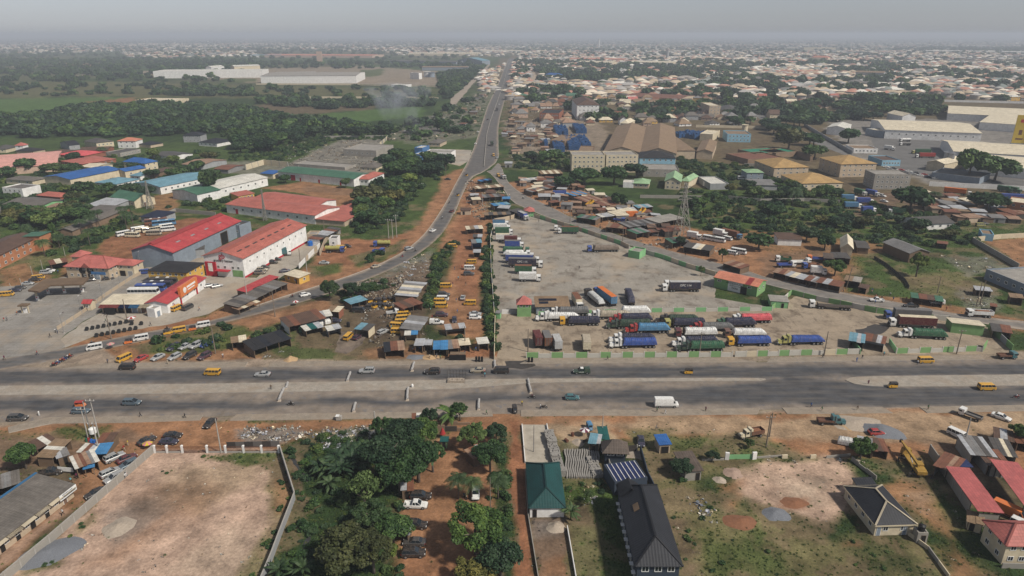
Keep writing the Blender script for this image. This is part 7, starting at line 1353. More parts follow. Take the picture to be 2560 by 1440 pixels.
SH='''long rust roof workshop left of the white tarp heap|712 808 800 786 8 3 0.6 white|brown rust brown brown
white painted hut joined to the rust workshop|795 788 825 783 5 3 0.3 white|silver white
dark tarred roof shed on posts above the pavement|622 866 712 838 7.5 2.9 0.6 wood|black black charcoal
small tan roof stall left of the dark tarred shed|580 851 613 846 4 2.8 0.3 wood|tan cream
white sheet covered shack below the white tarp heap|760 822 800 812 4 2.4 0.3 wood|white dteal silver
white roof shack right of the tarp heap|818 822 848 816 3.4 2.5 0.2 tin|white silver
maroon stall with boards on its roof|824 772 852 774 4 2.8 0.3 brick|tan cream
beige block hut with blue striped roof, car wash|897 815 928 819 4.5 2.9 0.2 cream|lblue dgrey lblue
blue roof shack beside the tricycle breaker yard|870 756 908 745 4.5 2.6 0.3 wood|lblue lblue
tall pale sheet workshop above the red roofed one|1015 740 1040 706 8 3.4 0.4 wood|silver cream grey
rust red roof workshop at the edge of the bushes|998 766 1042 752 6 3 0.4 brick|rust brown rust
grey sheet shed beside the minibus stack|1025 824 1048 792 6.5 2.8 0.4 wood|grey grey silver
pale strip roof hut at the foot of the grey shed|1014 833 1042 832 2.4 2.6 0.2 beige|white bluesheet
rust and black roof stall by the pavement|962 868 1008 864 6 2.7 0.3 wood|charcoal rust rustlight brown
grey roof stall with white freezer, roadside|1040 856 1058 856 4.5 2.7 0.2 wood|silver
small white blue stall beside the freezer stall|1062 856 1078 856 3 2.6 0.2 wood|silver white
bright blue roof stall in the roadside row|1086 864 1117 863 5.5 2.7 0.3 wood|bluesheet bluesheet
patched grey roof stall right of the blue stall|1118 862 1144 860 5.5 2.7 0.3 wood|grey rustlight
tyre shop stall with tyres on its roof|1148 856 1172 854 4 2.7 0.2 wood|cream rustlight
white roof kiosk at the end of the roadside row|1195 853 1218 851 4 2.7 0.2 tin|white silver
long pale tin roof in the strip bushes|1115 818 1160 814 3.6 2.6 0.2 block|silver rustlight silver
blue sided shack, tall, in the hedge side row|1180 604 1202 603 5 3.6 0.3 blue|grey lblue
grey roof shack above the blue sided one|1184 590 1204 590 4 2.8 0.3 wood|dgrey silver
small grey shack below the blue sided one|1185 628 1200 628 4 2.6 0.2 wood|silver
pale roof kiosks at the top of the hedge row|1166 570 1205 568 5 2.8 0.3 wood|cream tan silver
long dark shed with blue front by the sentry hut|1212 535 1275 533 5 3 0.2 navy|tan dgrey
blue box shacks on the wedge between the roads|1232 512 1270 508 5 3 0.2 wood|bluesheet lblue
blue cube shack on the wedge between the roads|1257 495 1274 495 5 3.4 0.2 blue|bluesheet
tan roof shacks on the wedge, upper group|1185 470 1255 464 6 2.8 0.3 wood|tan cream rustlight
grey dark shacks on the wedge, middle group|1190 492 1250 488 7 2.8 0.3 wood|dgrey rust grey
blue sheet covered stalls at the tip of the wedge|1198 452 1226 448 4 2.4 0.2 wood|bluesheet navy
grey tin shed behind the sentry hut|1284 524 1308 532 6 3 0.3 tin|dgrey'''
shed_rows(SH)
o=obj('tarp_heap',tarp_mesh(-5,5,2.2,.3,1.6,3,False),tarp('white'),None,G(790,812),RAD(40));tag(o,'heap of scrap under white tarpaulin beside the rust workshop','tarp heap');o=obj('tarp_heap',tarp_mesh(-2,2,1.5,.3,1.2,5,False),tarp('green'),None,G(762,826),RAD(20));tag(o,'small heap under green tarpaulin below the white one','tarp heap')
p=G(871,817);o=obj('water_drum',MB().cyl((0,0,0),.6,1.6,12).cyl((0,0,1.6),.6,.2,12,r2=.2),BLACKP,None,(p.x,p.y,0));tag(o,'black water drum standing on the muddy clearing','tank')
for k in range(9):
 for j in range(2):p=G(218+k*14+j*24,826-k*2.6+j*16 if k<8 else 812);o=obj('tyre',MB().cyl((0,-.55,.62),.62,1.1,12,'y'),TYRE,None,(p.x,p.y,0),.5);tag(o,'stack of black lorry tyres in the rows beside the ramp','tyres','tyre rows beside the ramp')
T=thing('notice_board','black backed notice board over the roadside pavement','sign',G(1144,902));obj('panel',MB().box(-2.6,2.6,-.1,.1,.3,2.0),BLACKP,T);obj('deck',MB().box(-2.4,2.4,.2,2.0,2.0,2.15),TIMBER,T)
for x in(-2.4,2.4):obj('post',MB().box(x-.08,x+.08,.1,.26,0,2.0),STEEL,T)
for x,y,h,l in((688,792,10,'pole below the ramp beside the rust workshop'),(539,884,9,'pole by the upper parked row'),(279,848,9,'pole with crossarm by the tyre rows'),(318,801,8,'pole before the pale shop row'),(620,757,9,'pole by the long grey market shed'),(752,666,8,'pole at the wall behind the yellow hut'),(768,684,8,'grey pole beside the yellow hut'),(812,590,8,'pole by the brown and silver sheds'),(972,596,10,'first of three bare poles by the ramp'),(982,597,10,'second of three bare poles by the ramp'),(992,593,11.5,'tallest of three bare poles by the ramp'),(1163,873,8,'pole behind the tyre shop stall'),(1320,880,8,'pole at the left corner of the lower yard'),(1748,892,8.5,'pole rising from the truck park wall'),(2060,890,8.5,'pole left of the gatehouse wall'),(2391,885,8.5,'pole at the right end of the truck park wall'),(1556,610,9,'pole behind the brown tarpaulin lorry'),(1425,556,7,'pole on the side road verge'),(1502,552,7,'pole before the tin roof stalls'),(1472,528,7,'pole beside the yellow tipper'),(2115,722,9,'leaning tan pole by the side road stalls'),(1668,612,8,'pole by the green roof stall'),(1219,490,8,'pole on the wedge between the roads'),(1206,515,8,'white pole on the wedge'),(1115,440,8,'lamp pole on the left verge below the junction'),(2343,733,7,'thin pole in the grass field')):pole(l,x,y,h,'conc' if 'white' in l or 'bare' in l or 'grey' in l else 'wood','crossarm' in l or 'truck park' in l or 'bare' in l,lean=6 if 'leaning' in l else 0)
for dx in(0,9):pole(('left' if dx==0 else 'right')+' one of the twin tall poles by the rubbish plot',2440+dx,768-dx*.4,10,'wood',False)
def pylon(label,px,py,H,w0,deg,arms):
 p=G(px,py);T=thing('lattice_pylon',label,'pylon',(p.x,p.y,0),RAD(deg));m=mat('galvanised_steel',(.30,.29,.26),rough=.6,metal=.4);n=8;wd=lambda z:w0*(1-.78*min(1,z/(H*.72)))/2
 for sx in(-1,1):
  for sy in(-1,1):obj('leg',MB().bar((sx*wd(0),sy*wd(0),0),(sx*wd(H*.72),sy*wd(H*.72),H*.72),.24).bar((sx*wd(H*.72),sy*wd(H*.72),H*.72),(sx*.25,sy*.25,H),.18),m,T)
 zs=[H*(1-(1-k/n)**1.25)for k in range(n+1)]
 for k in range(n):
  B=MB();a,b=wd(zs[k]),wd(zs[k+1])
  for s in(-1,1):B.bar((-a,s*a,zs[k]),(b,s*b,zs[k+1]),.12).bar((a,s*a,zs[k]),(-b,s*b,zs[k+1]),.12).bar((s*a,-a,zs[k]),(s*b,b,zs[k+1]),.12).bar((s*a,a,zs[k]),(s*b,-b,zs[k+1]),.12).bar((-b,s*b,zs[k+1]),(b,s*b,zs[k+1]),.1)
  obj('bracing',B.mesh('bracing'),m,T)['kind']='stuff'
 for z,l in arms:
  for s in(-1,1):o=obj('crossarm',MB().bar((0,-.5,z),(s*l,0,z+.2),.14).bar((0,.5,z),(s*l,0,z+.2),.14).bar((0,0,z+1.2),(s*l,0,z+.2),.12),m,T);obj('insulator',MB().cyl((s*l*.95,0,z-1.0),.12,1.1,6),STEEL,o)
 return T
pylon('tall lattice power pylon in the green scrub right of the side road',1704,592,27,6.5,20,[(19,4.2),(22.5,3.6),(25,3.0)]);pylon('small lattice mast behind the green church roof',376,521,16,3.2,10,[])
pylon('red and white lattice mast beside the far red warehouse',663,551,17,1.6,0,[])
# ================================================================ buildings further off, left
BL='''long white workshop with dull red roof behind the white warehouse|workshop|565 510 787 538 842 516 5 gx 1.4 white faded 1|F9|F.12,2.4,3,r
raised red roof block on the back of the long workshop|workshop|640 492 795 513 806 495 5.4 gx 1.2 white faded 1
low faded red roof wing right of the long workshop|workshop wing|789 547 861 553 893 519 3 mf 0.8 beige faded 1
small red roof strip by the orchard wall|store|868 512 884 515 900 500 3 mf 0.4 beige faded 1
long white warehouse with green roof and red doors|warehouse|695 428 884 447 918 433 5.4 gx 1.6 white green 1||F.2,5,4,r F.3,1.6,2.4,r F.55,1.8,2.6,r F.83,1.6,3,r
white annex with faded red hipped roof at the green warehouse|annex|888 446 921 448 958 432 4.4 hip 1.6 white faded 1|F3 R4
white warehouse with cream ribbed roof left of the green one|warehouse|548 471 668 443 640 428 5.6 gx 1.5 white white 1|F6
white block with green roof beside the tall dark tree|warehouse|430 475 492 486 535 471 5.4 gy 1.6 white green 1|R1
light blue ribbed roof warehouse with blue front|warehouse|334 457 400 467 505 438 5 gy 1.6 white lblue 1|R8
long bright blue roof warehouse with cream walls|warehouse|110 441 175 448 290 422 5.6 gy 1.5 cream blue 1
blue roof extension behind the bright blue warehouse|warehouse wing|285 424 312 428 348 417 5 gy 1.2 cream blue 1|R2
cream house with bright blue hipped roof|house|308 403 362 408 370 400 6.2 hip 2.6 cream blue 2|F4 R2
white bungalow with pale blue and blue hipped roof|bungalow|237 455 290 460 336 446 3.2 hip 1.8 white lblue 1|F5 R4
small white hut with silver blue roof by the dark shed|hut|325 438 350 440 360 433 3 mf 0.5 white lblue 1|F2
dark brown open shed behind the light blue warehouse|shed|360 432 385 434 410 420 3.4 mf 0.6 wood brown 1
cream church hall with green gable roof|church|277 491 335 502 372 489 4.6 gx 3 cream green 1|F6|R.5,1.6,2.6,d
silver patched roof house above the brown school block|house|215 513 275 518 302 502 3.4 mf 1.2 grey silver 1|F3
brown walled school block under dark roof|school|215 527 290 531 318 519 3.4 mf 0.8 brick asbestos 1|F5
orange brick two storey hostel with dark roof, left edge|hostel|-60 664 98 589 40 580 6 gx 1.6 orange brown 2|F9
orange brick gable with green roof at the hostel end|hostel wing|98 592 126 581 104 572 7 mb 0.5 orange green 2|R1
wide salmon pink roof hall at the left edge|hall|-90 428 140 411 96 381 5 gx 1.8 pinkish pink 1
bright pink red roof house beside the pink hall|house|142 386 210 389 236 377 4.4 hip 1.8 brick brightpink 1|F3
faded red roof house in front of the bright pink roof|house|152 402 205 410 268 394 4 hip 1.8 brick faded 1|F4 R5
cream pitched roof shed behind the blue warehouse|shed|202 416 235 419 278 410 3.6 gx 1 cream cream 1
brown gabled roof house row above the pink roofs|house|198 376 268 374 312 366 3.6 gx 1.6 brick brown 1
brown hipped roof house left of the brown row|house|105 382 140 384 172 374 3.2 hip 1.4 orange brown 1|F2
unfinished block bungalow with open top, behind the palm|building shell|262 382 300 384 358 374 2.8 flat 0 block dgrey 1|F3 R6
grey asbestos bungalow left of the blue warehouse frame|bungalow|14 447 80 452 110 443 3.2 hip 1.4 cream asbestos 1|F3
white arched house with grey roof, far left|house|5 470 55 474 74 462 5 flat 0 white asbestos 2|F4
long grey asbestos roof house with pale green gable|house|8 510 95 518 135 497 3.6 gx 1.6 green asbestos 1|F4
red roof house behind the long grey roof|house|92 487 150 492 178 484 3.4 hip 1.5 brick faded 1
rust patched roof house among the palms|house|80 530 130 532 170 512 3.2 mf 0.8 orange rustlight 1|F2
low grey roofs at the left edge above the grove|house|-60 535 10 530 40 515 3 gx 1.2 beige asbestos 1
cream two storey house with orange hipped roof|house|293 352 338 352 346 347 6.4 hip 2.2 white orange 2|F3
cream house with dark grey roof left of the orange roof|house|210 352 240 357 278 351 5 hip 2.6 cream dgrey 1|R4
grey house with black gable roof beside the cream house|house|150 357 172 363 190 358 4.4 gy 2.4 grey charcoal 1|R1
tiny white tower house with pink roof, far left|house|37 363 56 363 61 360 6 hip 2 white pinkred 2|F1
black low hipped roof beside the tower house|house|40 376 82 378 98 372 3 hip 2 beige black 1
cream walled house with grey roof at the left edge|house|-20 372 14 372 24 365 3.4 hip 2.2 cream dgrey 1|F2
grey concrete two storey house with black roof by the wood|house|457 338 500 338 503 333 6.6 hip 2.4 grey charcoal 2|F4
black wide hipped roof bungalow by the wood|bungalow|496 355 542 358 566 349 3.4 hip 3 white charcoal 1|F4
small black roof by the orange roofed house|bungalow|347 360 376 362 384 355 2.8 hip 2 beige charcoal 1
dark roof workshop in the trees above the blue house|workshop|382 386 430 392 452 380 3 gx 1.2 white dgrey 1
green and rust striped roof shed by the substation|shed|455 410 500 414 545 398 3.4 gx 1.4 grey rustlight 1
rust roof shed near the tall dark tree|shed|535 422 570 424 590 412 3 gx 1 tin rust 1
small blue roof hut behind the cream warehouse|hut|652 433 682 435 690 428 3.6 mf 0.6 cream blue 1
orange walled annex with faded red roof by the cream warehouse|annex|596 490 635 483 625 476 3.4 mf 0.6 yellow faded 1|F4
solar roofed cabin behind the bus yard|cabin|352 541 398 545 412 530 3.2 mf 0.6 grey solar 1
long brown asbestos roof above the palm row|house|180 576 318 521 303 514 3.4 gx 1.2 brown asbestos 1
ruined concrete factory shell with open frames|building shell|858 374 940 378 955 362 5 flat 0 block concrete 1|F6
grey ruined wall block of the old factory|building shell|735 410 862 420 880 411 1.6 flat 0 block concrete 1
cream bungalow with grey pyramid roof in the trees|bungalow|900 417 940 419 952 409 3.2 hip 2.2 cream asbestos 1|F3
blue and white fuel depot cube, upper|depot|1036 370 1056 371 1060 364 7 flat 0 blue white 1
blue and white fuel depot cube, lower|depot|1033 386 1050 387 1056 379 6 flat 0 blue white 1
long white flat canopy of the fuel depot|canopy|1063 381 1128 383 1130 376 5 flat 0 white concrete 1
grey roof house behind the fuel depot trees|house|1070 357 1100 358 1105 350 3.4 hip 1.6 beige asbestos 1|F3
huge white factory shed with grey flat roof|factory|651 190 890 189 900 180 15 gx 3 white concrete 1
white factory wall range left of the huge shed|factory|382 179 655 177 665 168 15 flat 0 white white 1
pale grey roof hall behind the huge white shed|factory|690 183 790 181 801 171 12 gx 2 white concrete 1
white plant buildings behind the factory wall|factory|528 168 560 166 575 158 14 gx 3 white white 1|F3
cream plant building with low roofs, second from the left|factory|585 166 650 164 660 152 12 gx 3 cream white 1
long cream unfinished school shell on red earth|building shell|338 251 437 252 440 246 4.5 flat 0 cream cream 1|F12
tiny cream block far left beyond the wood|building shell|27 166 54 167 55 162 6 flat 0 cream cream 1|F3
white tank house in the factory compound|factory|1025 182 1047 183 1049 174 13 flat 0 white white 1|F2
low white gate office of the factory compound|office|978 212 1014 213 1016 209 4 flat 0 white white 1|F5
pale brown roof factory range beyond the compound|factory|1055 168 1170 168 1175 160 9 gx 2 bluegrey tan 1
wide brick red roof mill on the horizon, left of the road|mill|650 138 930 139 960 129 9 gx 3 pinkish orange 1
blue roof end of the horizon mill|mill|625 138 700 138 710 131 9 gx 2 white lblue 1
tall square brick tower on the horizon mill|tower|790 129 803 129 804 127 42 flat 0 pinkish orange 1
blue gable shed on the horizon beside the road|shed|1143 150 1205 152 1207 139 12 gy 9 bluegrey lblue 1
long cream factory roof on the horizon beside the road|factory|1020 134 1200 134 1215 122 9 gx 4 cream cream 1
grey roof range on the horizon left of the blue gable|factory|965 152 1140 155 1135 145 8 gx 2 bluegrey dgrey 1
cream warehouse range at the end of the far road|factory|1200 127 1300 127 1310 117 8 gx 3 white cream 1
huge brown double bay factory roof, left bay|factory|1510 378 1600 381 1556 316 8.5 gy 4 beige tan 1
huge brown double bay factory roof, right bay|factory|1601 381 1691 384 1641 317 8.5 gy 4 beige tan 1
lower brown factory bay with white roof sheets|factory|1692 376 1738 376 1706 345 7 mf 1 beige tan 1
brown gable end store right of the factory|factory|1742 378 1782 380 1752 352 6 gy 2 beige tan 1
low brown roof store beside the blue crate stacks|store|1375 352 1412 354 1408 338 5 flat 0 brown tan 1
brown roof strip at the foot of the crate stacks|store|1445 380 1482 381 1476 366 5 flat 0 brown tan 1
cream four storey flats under scaffolding, left block|flats|1430 389 1513 389 1510 379 12.5 flat 0 cream concrete 4|F7
cream four storey flats under scaffolding, right block|flats|1516 389 1596 388 1584 378 12.5 flat 0 cream concrete 4|F7
light blue villa with black hipped roof beside the cream flats|villa|1600 394 1689 395 1680 381 8 hip 3.4 lblue black 2|F6
unfinished grey block walls in front of the blue villa|building shell|1609 424 1698 426 1702 413 5 flat 0 block concrete 1|F4
pale green gable house beyond the scrub|house|1663 452 1702 454 1692 436 5.5 gy 2.6 cream palegreen 2|F3
pale green roof wing of the gable house|house|1703 450 1722 452 1716 436 5 hip 2 cream palegreen 1
beige bungalow with pale green hipped roof|bungalow|1583 457 1622 459 1625 449 3.4 hip 1.8 beige palegreen 1|F3
white flat roof garage left of the pale green bungalow|garage|1558 457 1584 458 1590 452 3.2 flat 0 white white 1
three storey tan house with ochre hipped roof, left of three|house|1936 419 2022 417 1999 398 8 hip 4 beige ochre 3|F5 L3
cream house with wide ochre hipped roof and roof hole, front of three|house|2005 458 2107 456 2084 434 4.6 hip 4 cream ochre 1|F6 L3
three storey tan house with ochre hipped roof, right of three|house|2103 410 2192 408 2170 391 9.5 hip 4 beige ochre 3|F6 L3
bare concrete three storey shell below the ochre roofs|building shell|2188 437 2279 438 2262 427 9.5 flat 0 block concrete 3|F7 L3
grey walled depot with flat white roof|store|1745 443 1776 461 1800 448 3.6 flat 0 grey white 1||F.5,3,3,w
grey two storey house with pale green roof in the depot|house|1868 431 1909 431 1906 423 6 hip 1.4 bluegrey palegreen 2|F2
low grey roof store in the depot yard|store|1880 462 1944 463 1930 450 3.4 mf 0.4 grey grey 1
pale blue and white office with round tower|office|1819 336 1878 337 1880 328 7 flat 0 lblue tan 2|F6
cream store with pale roof beside the brown gable|store|1750 335 1782 337 1770 325 6 flat 0 cream cream 1
bright green roof market hall, left|market hall|1845 374 1890 385 1878 360 3.6 flat 0 brown brightgreen 1
bright green roof market hall, middle|market hall|1898 376 1940 384 1925 366 3.6 flat 0 brown brightgreen 1
bright green roof market hall, right|market hall|1990 378 2026 392 1945 358 3.6 flat 0 brown brightgreen 1
long brown roof hall beside the green halls|market hall|1815 385 1870 400 1828 362 3.6 flat 0 brown rust 1
long cream ribbed factory roof in the walled works|factory|2214 324 2455 333 2412 306 8.5 gx 3.5 white cream 1|F12
white works store with grey roof beside the lane|factory|2068 318 2115 321 2112 310 7 gy 2 white white 1
cream canopy wing of the works|factory|2165 322 2210 330 2195 312 6 flat 0 bluegrey cream 1
white gable office in the works trees|office|2257 290 2290 290 2280 282 9 gy 3 white cream 1
long saw tooth cream factory roof, far right rear|factory|2450 305 2640 318 2600 278 8 gx 4 white cream 1
second saw tooth cream roof range, far right|factory|2370 283 2640 296 2560 272 8 gx 4 white cream 1
cream and grey roof works hall, right, nearer|factory|2385 378 2640 392 2560 360 7 gx 3 white cream 1|F9
second cream works hall behind the trees|factory|2420 410 2640 428 2600 396 7 gx 3 white cream 1
small cream loading bay beside the steel silos|factory|2318 404 2362 410 2352 392 6 gy 2 cream cream 1
low blue office with brown roof by the works car park|office|2206 402 2252 402 2245 390 4 flat 0 lblue brown 1|F6
low brown roof office beside the works lane|office|2135 372 2195 373 2188 364 3.6 flat 0 white tan 1|F6
cream works store at the lower right|factory|2330 432 2450 447 2440 430 4 flat 0 bluegrey dgrey 1
long dark roof bungalow in the scrub, right|bungalow|2300 560 2385 556 2372 538 3.4 gx 2 white dgrey 1|F4
big open grey and rust roof workshop in the grass field|workshop|2275 632 2324 629 2298 600 4.6 gy 1.6 wood grey 1||F.5,6,3.4,o
pale green gabled house with brown shed, behind the trees|house|2104 617 2132 620 2112 594 4 gy 2 cream cream 1
dark roof shacks beside the pale gabled house|shack|2145 618 2172 620 2165 603 3 gx 0.8 wood dgrey 1
long brown roof shed behind the lorry repair yard|shed|1946 596 2005 598 2002 587 3.4 mf 0.8 white brown 1
grey blue block range behind a wall, right edge|workshop|2465 675 2640 745 2640 690 4 flat 0 bluegrey concrete 1|F8
small sky blue hut at the right edge of the scrub|hut|2455 586 2485 589 2488 578 3 flat 0 lblue tan 1
two storey orange roof store near the works wall, right edge|store|2520 505 2640 520 2630 505 6 flat 0 orange cream 2|F5
white apartment tower with dark red hipped roof|flats|1443 262 1498 262 1492 248 17 hip 5 white brown 4|F5
brick red hotel with white framed windows and black roof|hotel|1349 283 1398 284 1394 274 10 flat 0 brick black 2|F8
tan square block tower in the dense quarter|flats|1774 265 1802 265 1802 257 14 flat 0 beige cream 4|F3
grey roofed long house right of the tan block|house|1805 275 1846 276 1846 266 6 hip 3 beige dgrey 1|F5
white house with blue and pale roof right of the far road|house|1363 186 1396 188 1396 177 9 hip 4 white blue 2|F4
long rust roof market in the town|market hall|1560 240 1700 247 1720 238 5 gx 2 beige rust 1
second long rust roof market in front|market hall|1605 255 1720 258 1730 246 5 gx 2 beige tan 1
wide pale ridged roof works in the town|factory|1445 155 1530 157 1525 149 9 gx 4 cream cream 1
second pale ridged roof works in the town|factory|1575 155 1680 157 1675 147 9 gx 4 cream cream 1
long brick red roof works behind the pale roofs|factory|1420 147 1560 149 1590 143 8 gx 3 pinkish orange 1
pink roof civic building on the far right skyline|hall|2028 143 2070 144 2072 137 14 hip 6 cream orange 2
long cream building on the far right skyline|hall|2010 119 2090 119 2092 113 14 flat 0 cream cream 2
long bare white works strip on the far right skyline|factory|2300 127 2640 131 2620 117 8 gx 2 white white 1
white walled long house beyond the works, right|house|2220 262 2275 265 2270 257 6 gx 2 white cream 1|F6
grey wide town hall with columns|hall|2140 180 2210 182 2212 172 12 gx 3 grey tan 1
palegreen twin roof house in the dense quarter|house|1551 307 1570 308 1568 300 5 hip 3 cream cream 1'''
for r_ in BL.split('\n'):
 l,cat,v,wn_,dr=(r_+'||').split('|')[:5];v=vals(v);bld(l,cat,((v[0],v[1]),(v[2],v[3]),(v[4],v[5])),v[6],v[7],v[8],v[9],v[10],wn_,dr,v[11],.5,ww=1.4,wh=1.3)
def water_tower(label,px,py,H,r,m):
 p=G(px,py);T=thing('concrete_tower',label,'tower',(p.x,p.y,0));obj('shaft',MB().cyl((0,0,0),r,H,16,r2=r*.9),m,T);obj('cap',MB().cyl((0,0,H),r*1.15,H*.04,16),m,T)
water_tower('tall white chimney tower on the town skyline',1497,121,62,4.5,WC['white']);water_tower('round cream water tower at the pale blue office',1860,338,10,3,WC['cream']);water_tower('pale grey tank tower in the town',1668,148,36,6,WC['grey']);water_tower('left steel silo beside the works loading bay',2362,418,11,2.4,CHROME);water_tower('right steel silo beside the works loading bay',2372,420,11,2.4,CHROME)
for k,(x,y)in enumerate(((1068,192),(1079,193))):water_tower(('left','right')[k]+' round tank in the white factory compound',x,y,11,8,WC['white']if k==0 else WC['bluegrey'])
p=G(2537,385);T=thing('billboard_tower','tall yellow and white advertising tower at the right edge','billboard',(p.x,p.y,0),RAD(-20));BY=mat('billboard_yellow',(.50,.36,.05),rough=.6,var=.2);obj('yellow_face',MB().box(-4.6,4.6,-.5,.5,9,32),BY,T);obj('white_face',MB().box(4.75,5.6,-1,9,7,32),WHITEP,T);obj('base',MB().box(-5,6,-1.2,1.2,0,8.9),WC['bluegrey'],T)
for k,(z,h,w)in enumerate(((26,2.5,1.6),(16,4,1.2),(12,1.2,2.6))):obj('printed_panel',MB().box(-w,w,-.56,-.51,z,z+h),(WC['red'],RC['rust'],RC['rust'])[k],T)
obj('poster',MB().box(4.7+.92,5.68,1,8.5,9,27),CLO['pink'],T)
CRATE=mat('blue_crates',(.025,.085,.22),rough=.55,var=.7,sc_=1.4)
for k,(a,b,w)in enumerate((((1382,363),(1412,363),36),((1415,353),(1446,353),66),((1448,352),(1474,352),60),((1386,323),(1418,323),44),((1435,319),(1462,319),48),((1360,356),(1370,356),22),((1702,332),(1720,334),30),((1735,334),(1760,337),30))):
 ce,an,L,W=rectseg(a,b,w,3.0);T=obj('crate_stack',(lambda B:([B.box(x*1.6-L/2,x*1.6-L/2+1.4,y*1.6-W/2,y*1.6-W/2+1.4,0,h)for x in range(int(L/1.6))for y in range(int(W/1.6))for h in[3.4+RR(x*31+y*17+k).random()*2.2]if RR(x*7+y*3+k).random()>.06],B)[1])(MB()),CRATE,None,(ce.x,ce.y,0),an);tag(T,('blue crate stacks at the foot of the brown factory, first block','largest block of blue crates beside the brown factory','blue crate block touching the brown factory wall','far blue crate block behind the brown store','far blue crate block near the factory corner','small separate block of blue crates by the brown store','small blue crate block behind the factory, right','blue crate block at the rear yard wall')[k],'crates',None,'stuff');OBST.append(foot(ce,an,L,W))
fence('long pale boundary wall across the green plain',[(690,246),(1000,246),(1096,248)],3,['cream'],30,.4);fence('pale compound wall before the white factory',[(640,212),(900,213),(1096,218),(1096,182)],3,['cream'],30,.4);fence('grey yard wall behind the ruined factory',[(810,346),(960,344),(975,352)],2.4,['block'],8,.3);fence('ruined wall slanting from the old factory',[(933,380),(965,352),(970,346)],3.2,['cream','block'],8,.4);fence('tall cream wall behind the cream warehouse',[(615,425),(660,412),(720,418)],4,['cream'],7,.3,.5);fence('grey block wall behind the red warehouse',[(400,548),(440,530),(540,540)],2.2,['block'],7,.25);fence('grey wall of the works lane',[(2010,315),(2060,345),(2130,386)],3,['grey'],12,.4);fence('white boundary wall of the works, right',[(2322,465),(2560,477),(2640,482)],3,['white'],12,.3);fence('long white wall far right beyond the works',[(2250,252),(2560,259),(2640,261)],3,['white'],30,.4);fence('block wall below the ochre roofed houses',[(1860,415),(1990,420)],2.2,['block'],10,.3);fence('block wall across the scrub behind the pylon',[(1600,495),(1770,497),(1780,490)],2,['block'],8,.3);fence('grey wall across the scrub toward the palm',[(1820,497),(1900,505),(2010,503),(2100,508)],2,['block'],8,.3);fence('block wall behind the brown factory',[(1740,318),(1930,322)],2.6,['cream'],14,.3);fence('dark wall of the bare earth plot, right edge',[(2430,605),(2490,640),(2545,672)],2.4,['block'],7,.3);fence('pale wall behind the bare earth plot, right edge',[(2430,605),(2500,597),(2640,590)],2.4,['cream'],8,.3);fence('thin post fence across the grass field',[(2185,647),(2215,665),(2262,705),(2272,722)],1.4,['dark'],2.0,.05,.14,pm=WOODP,cat='fence',name='post_fence')
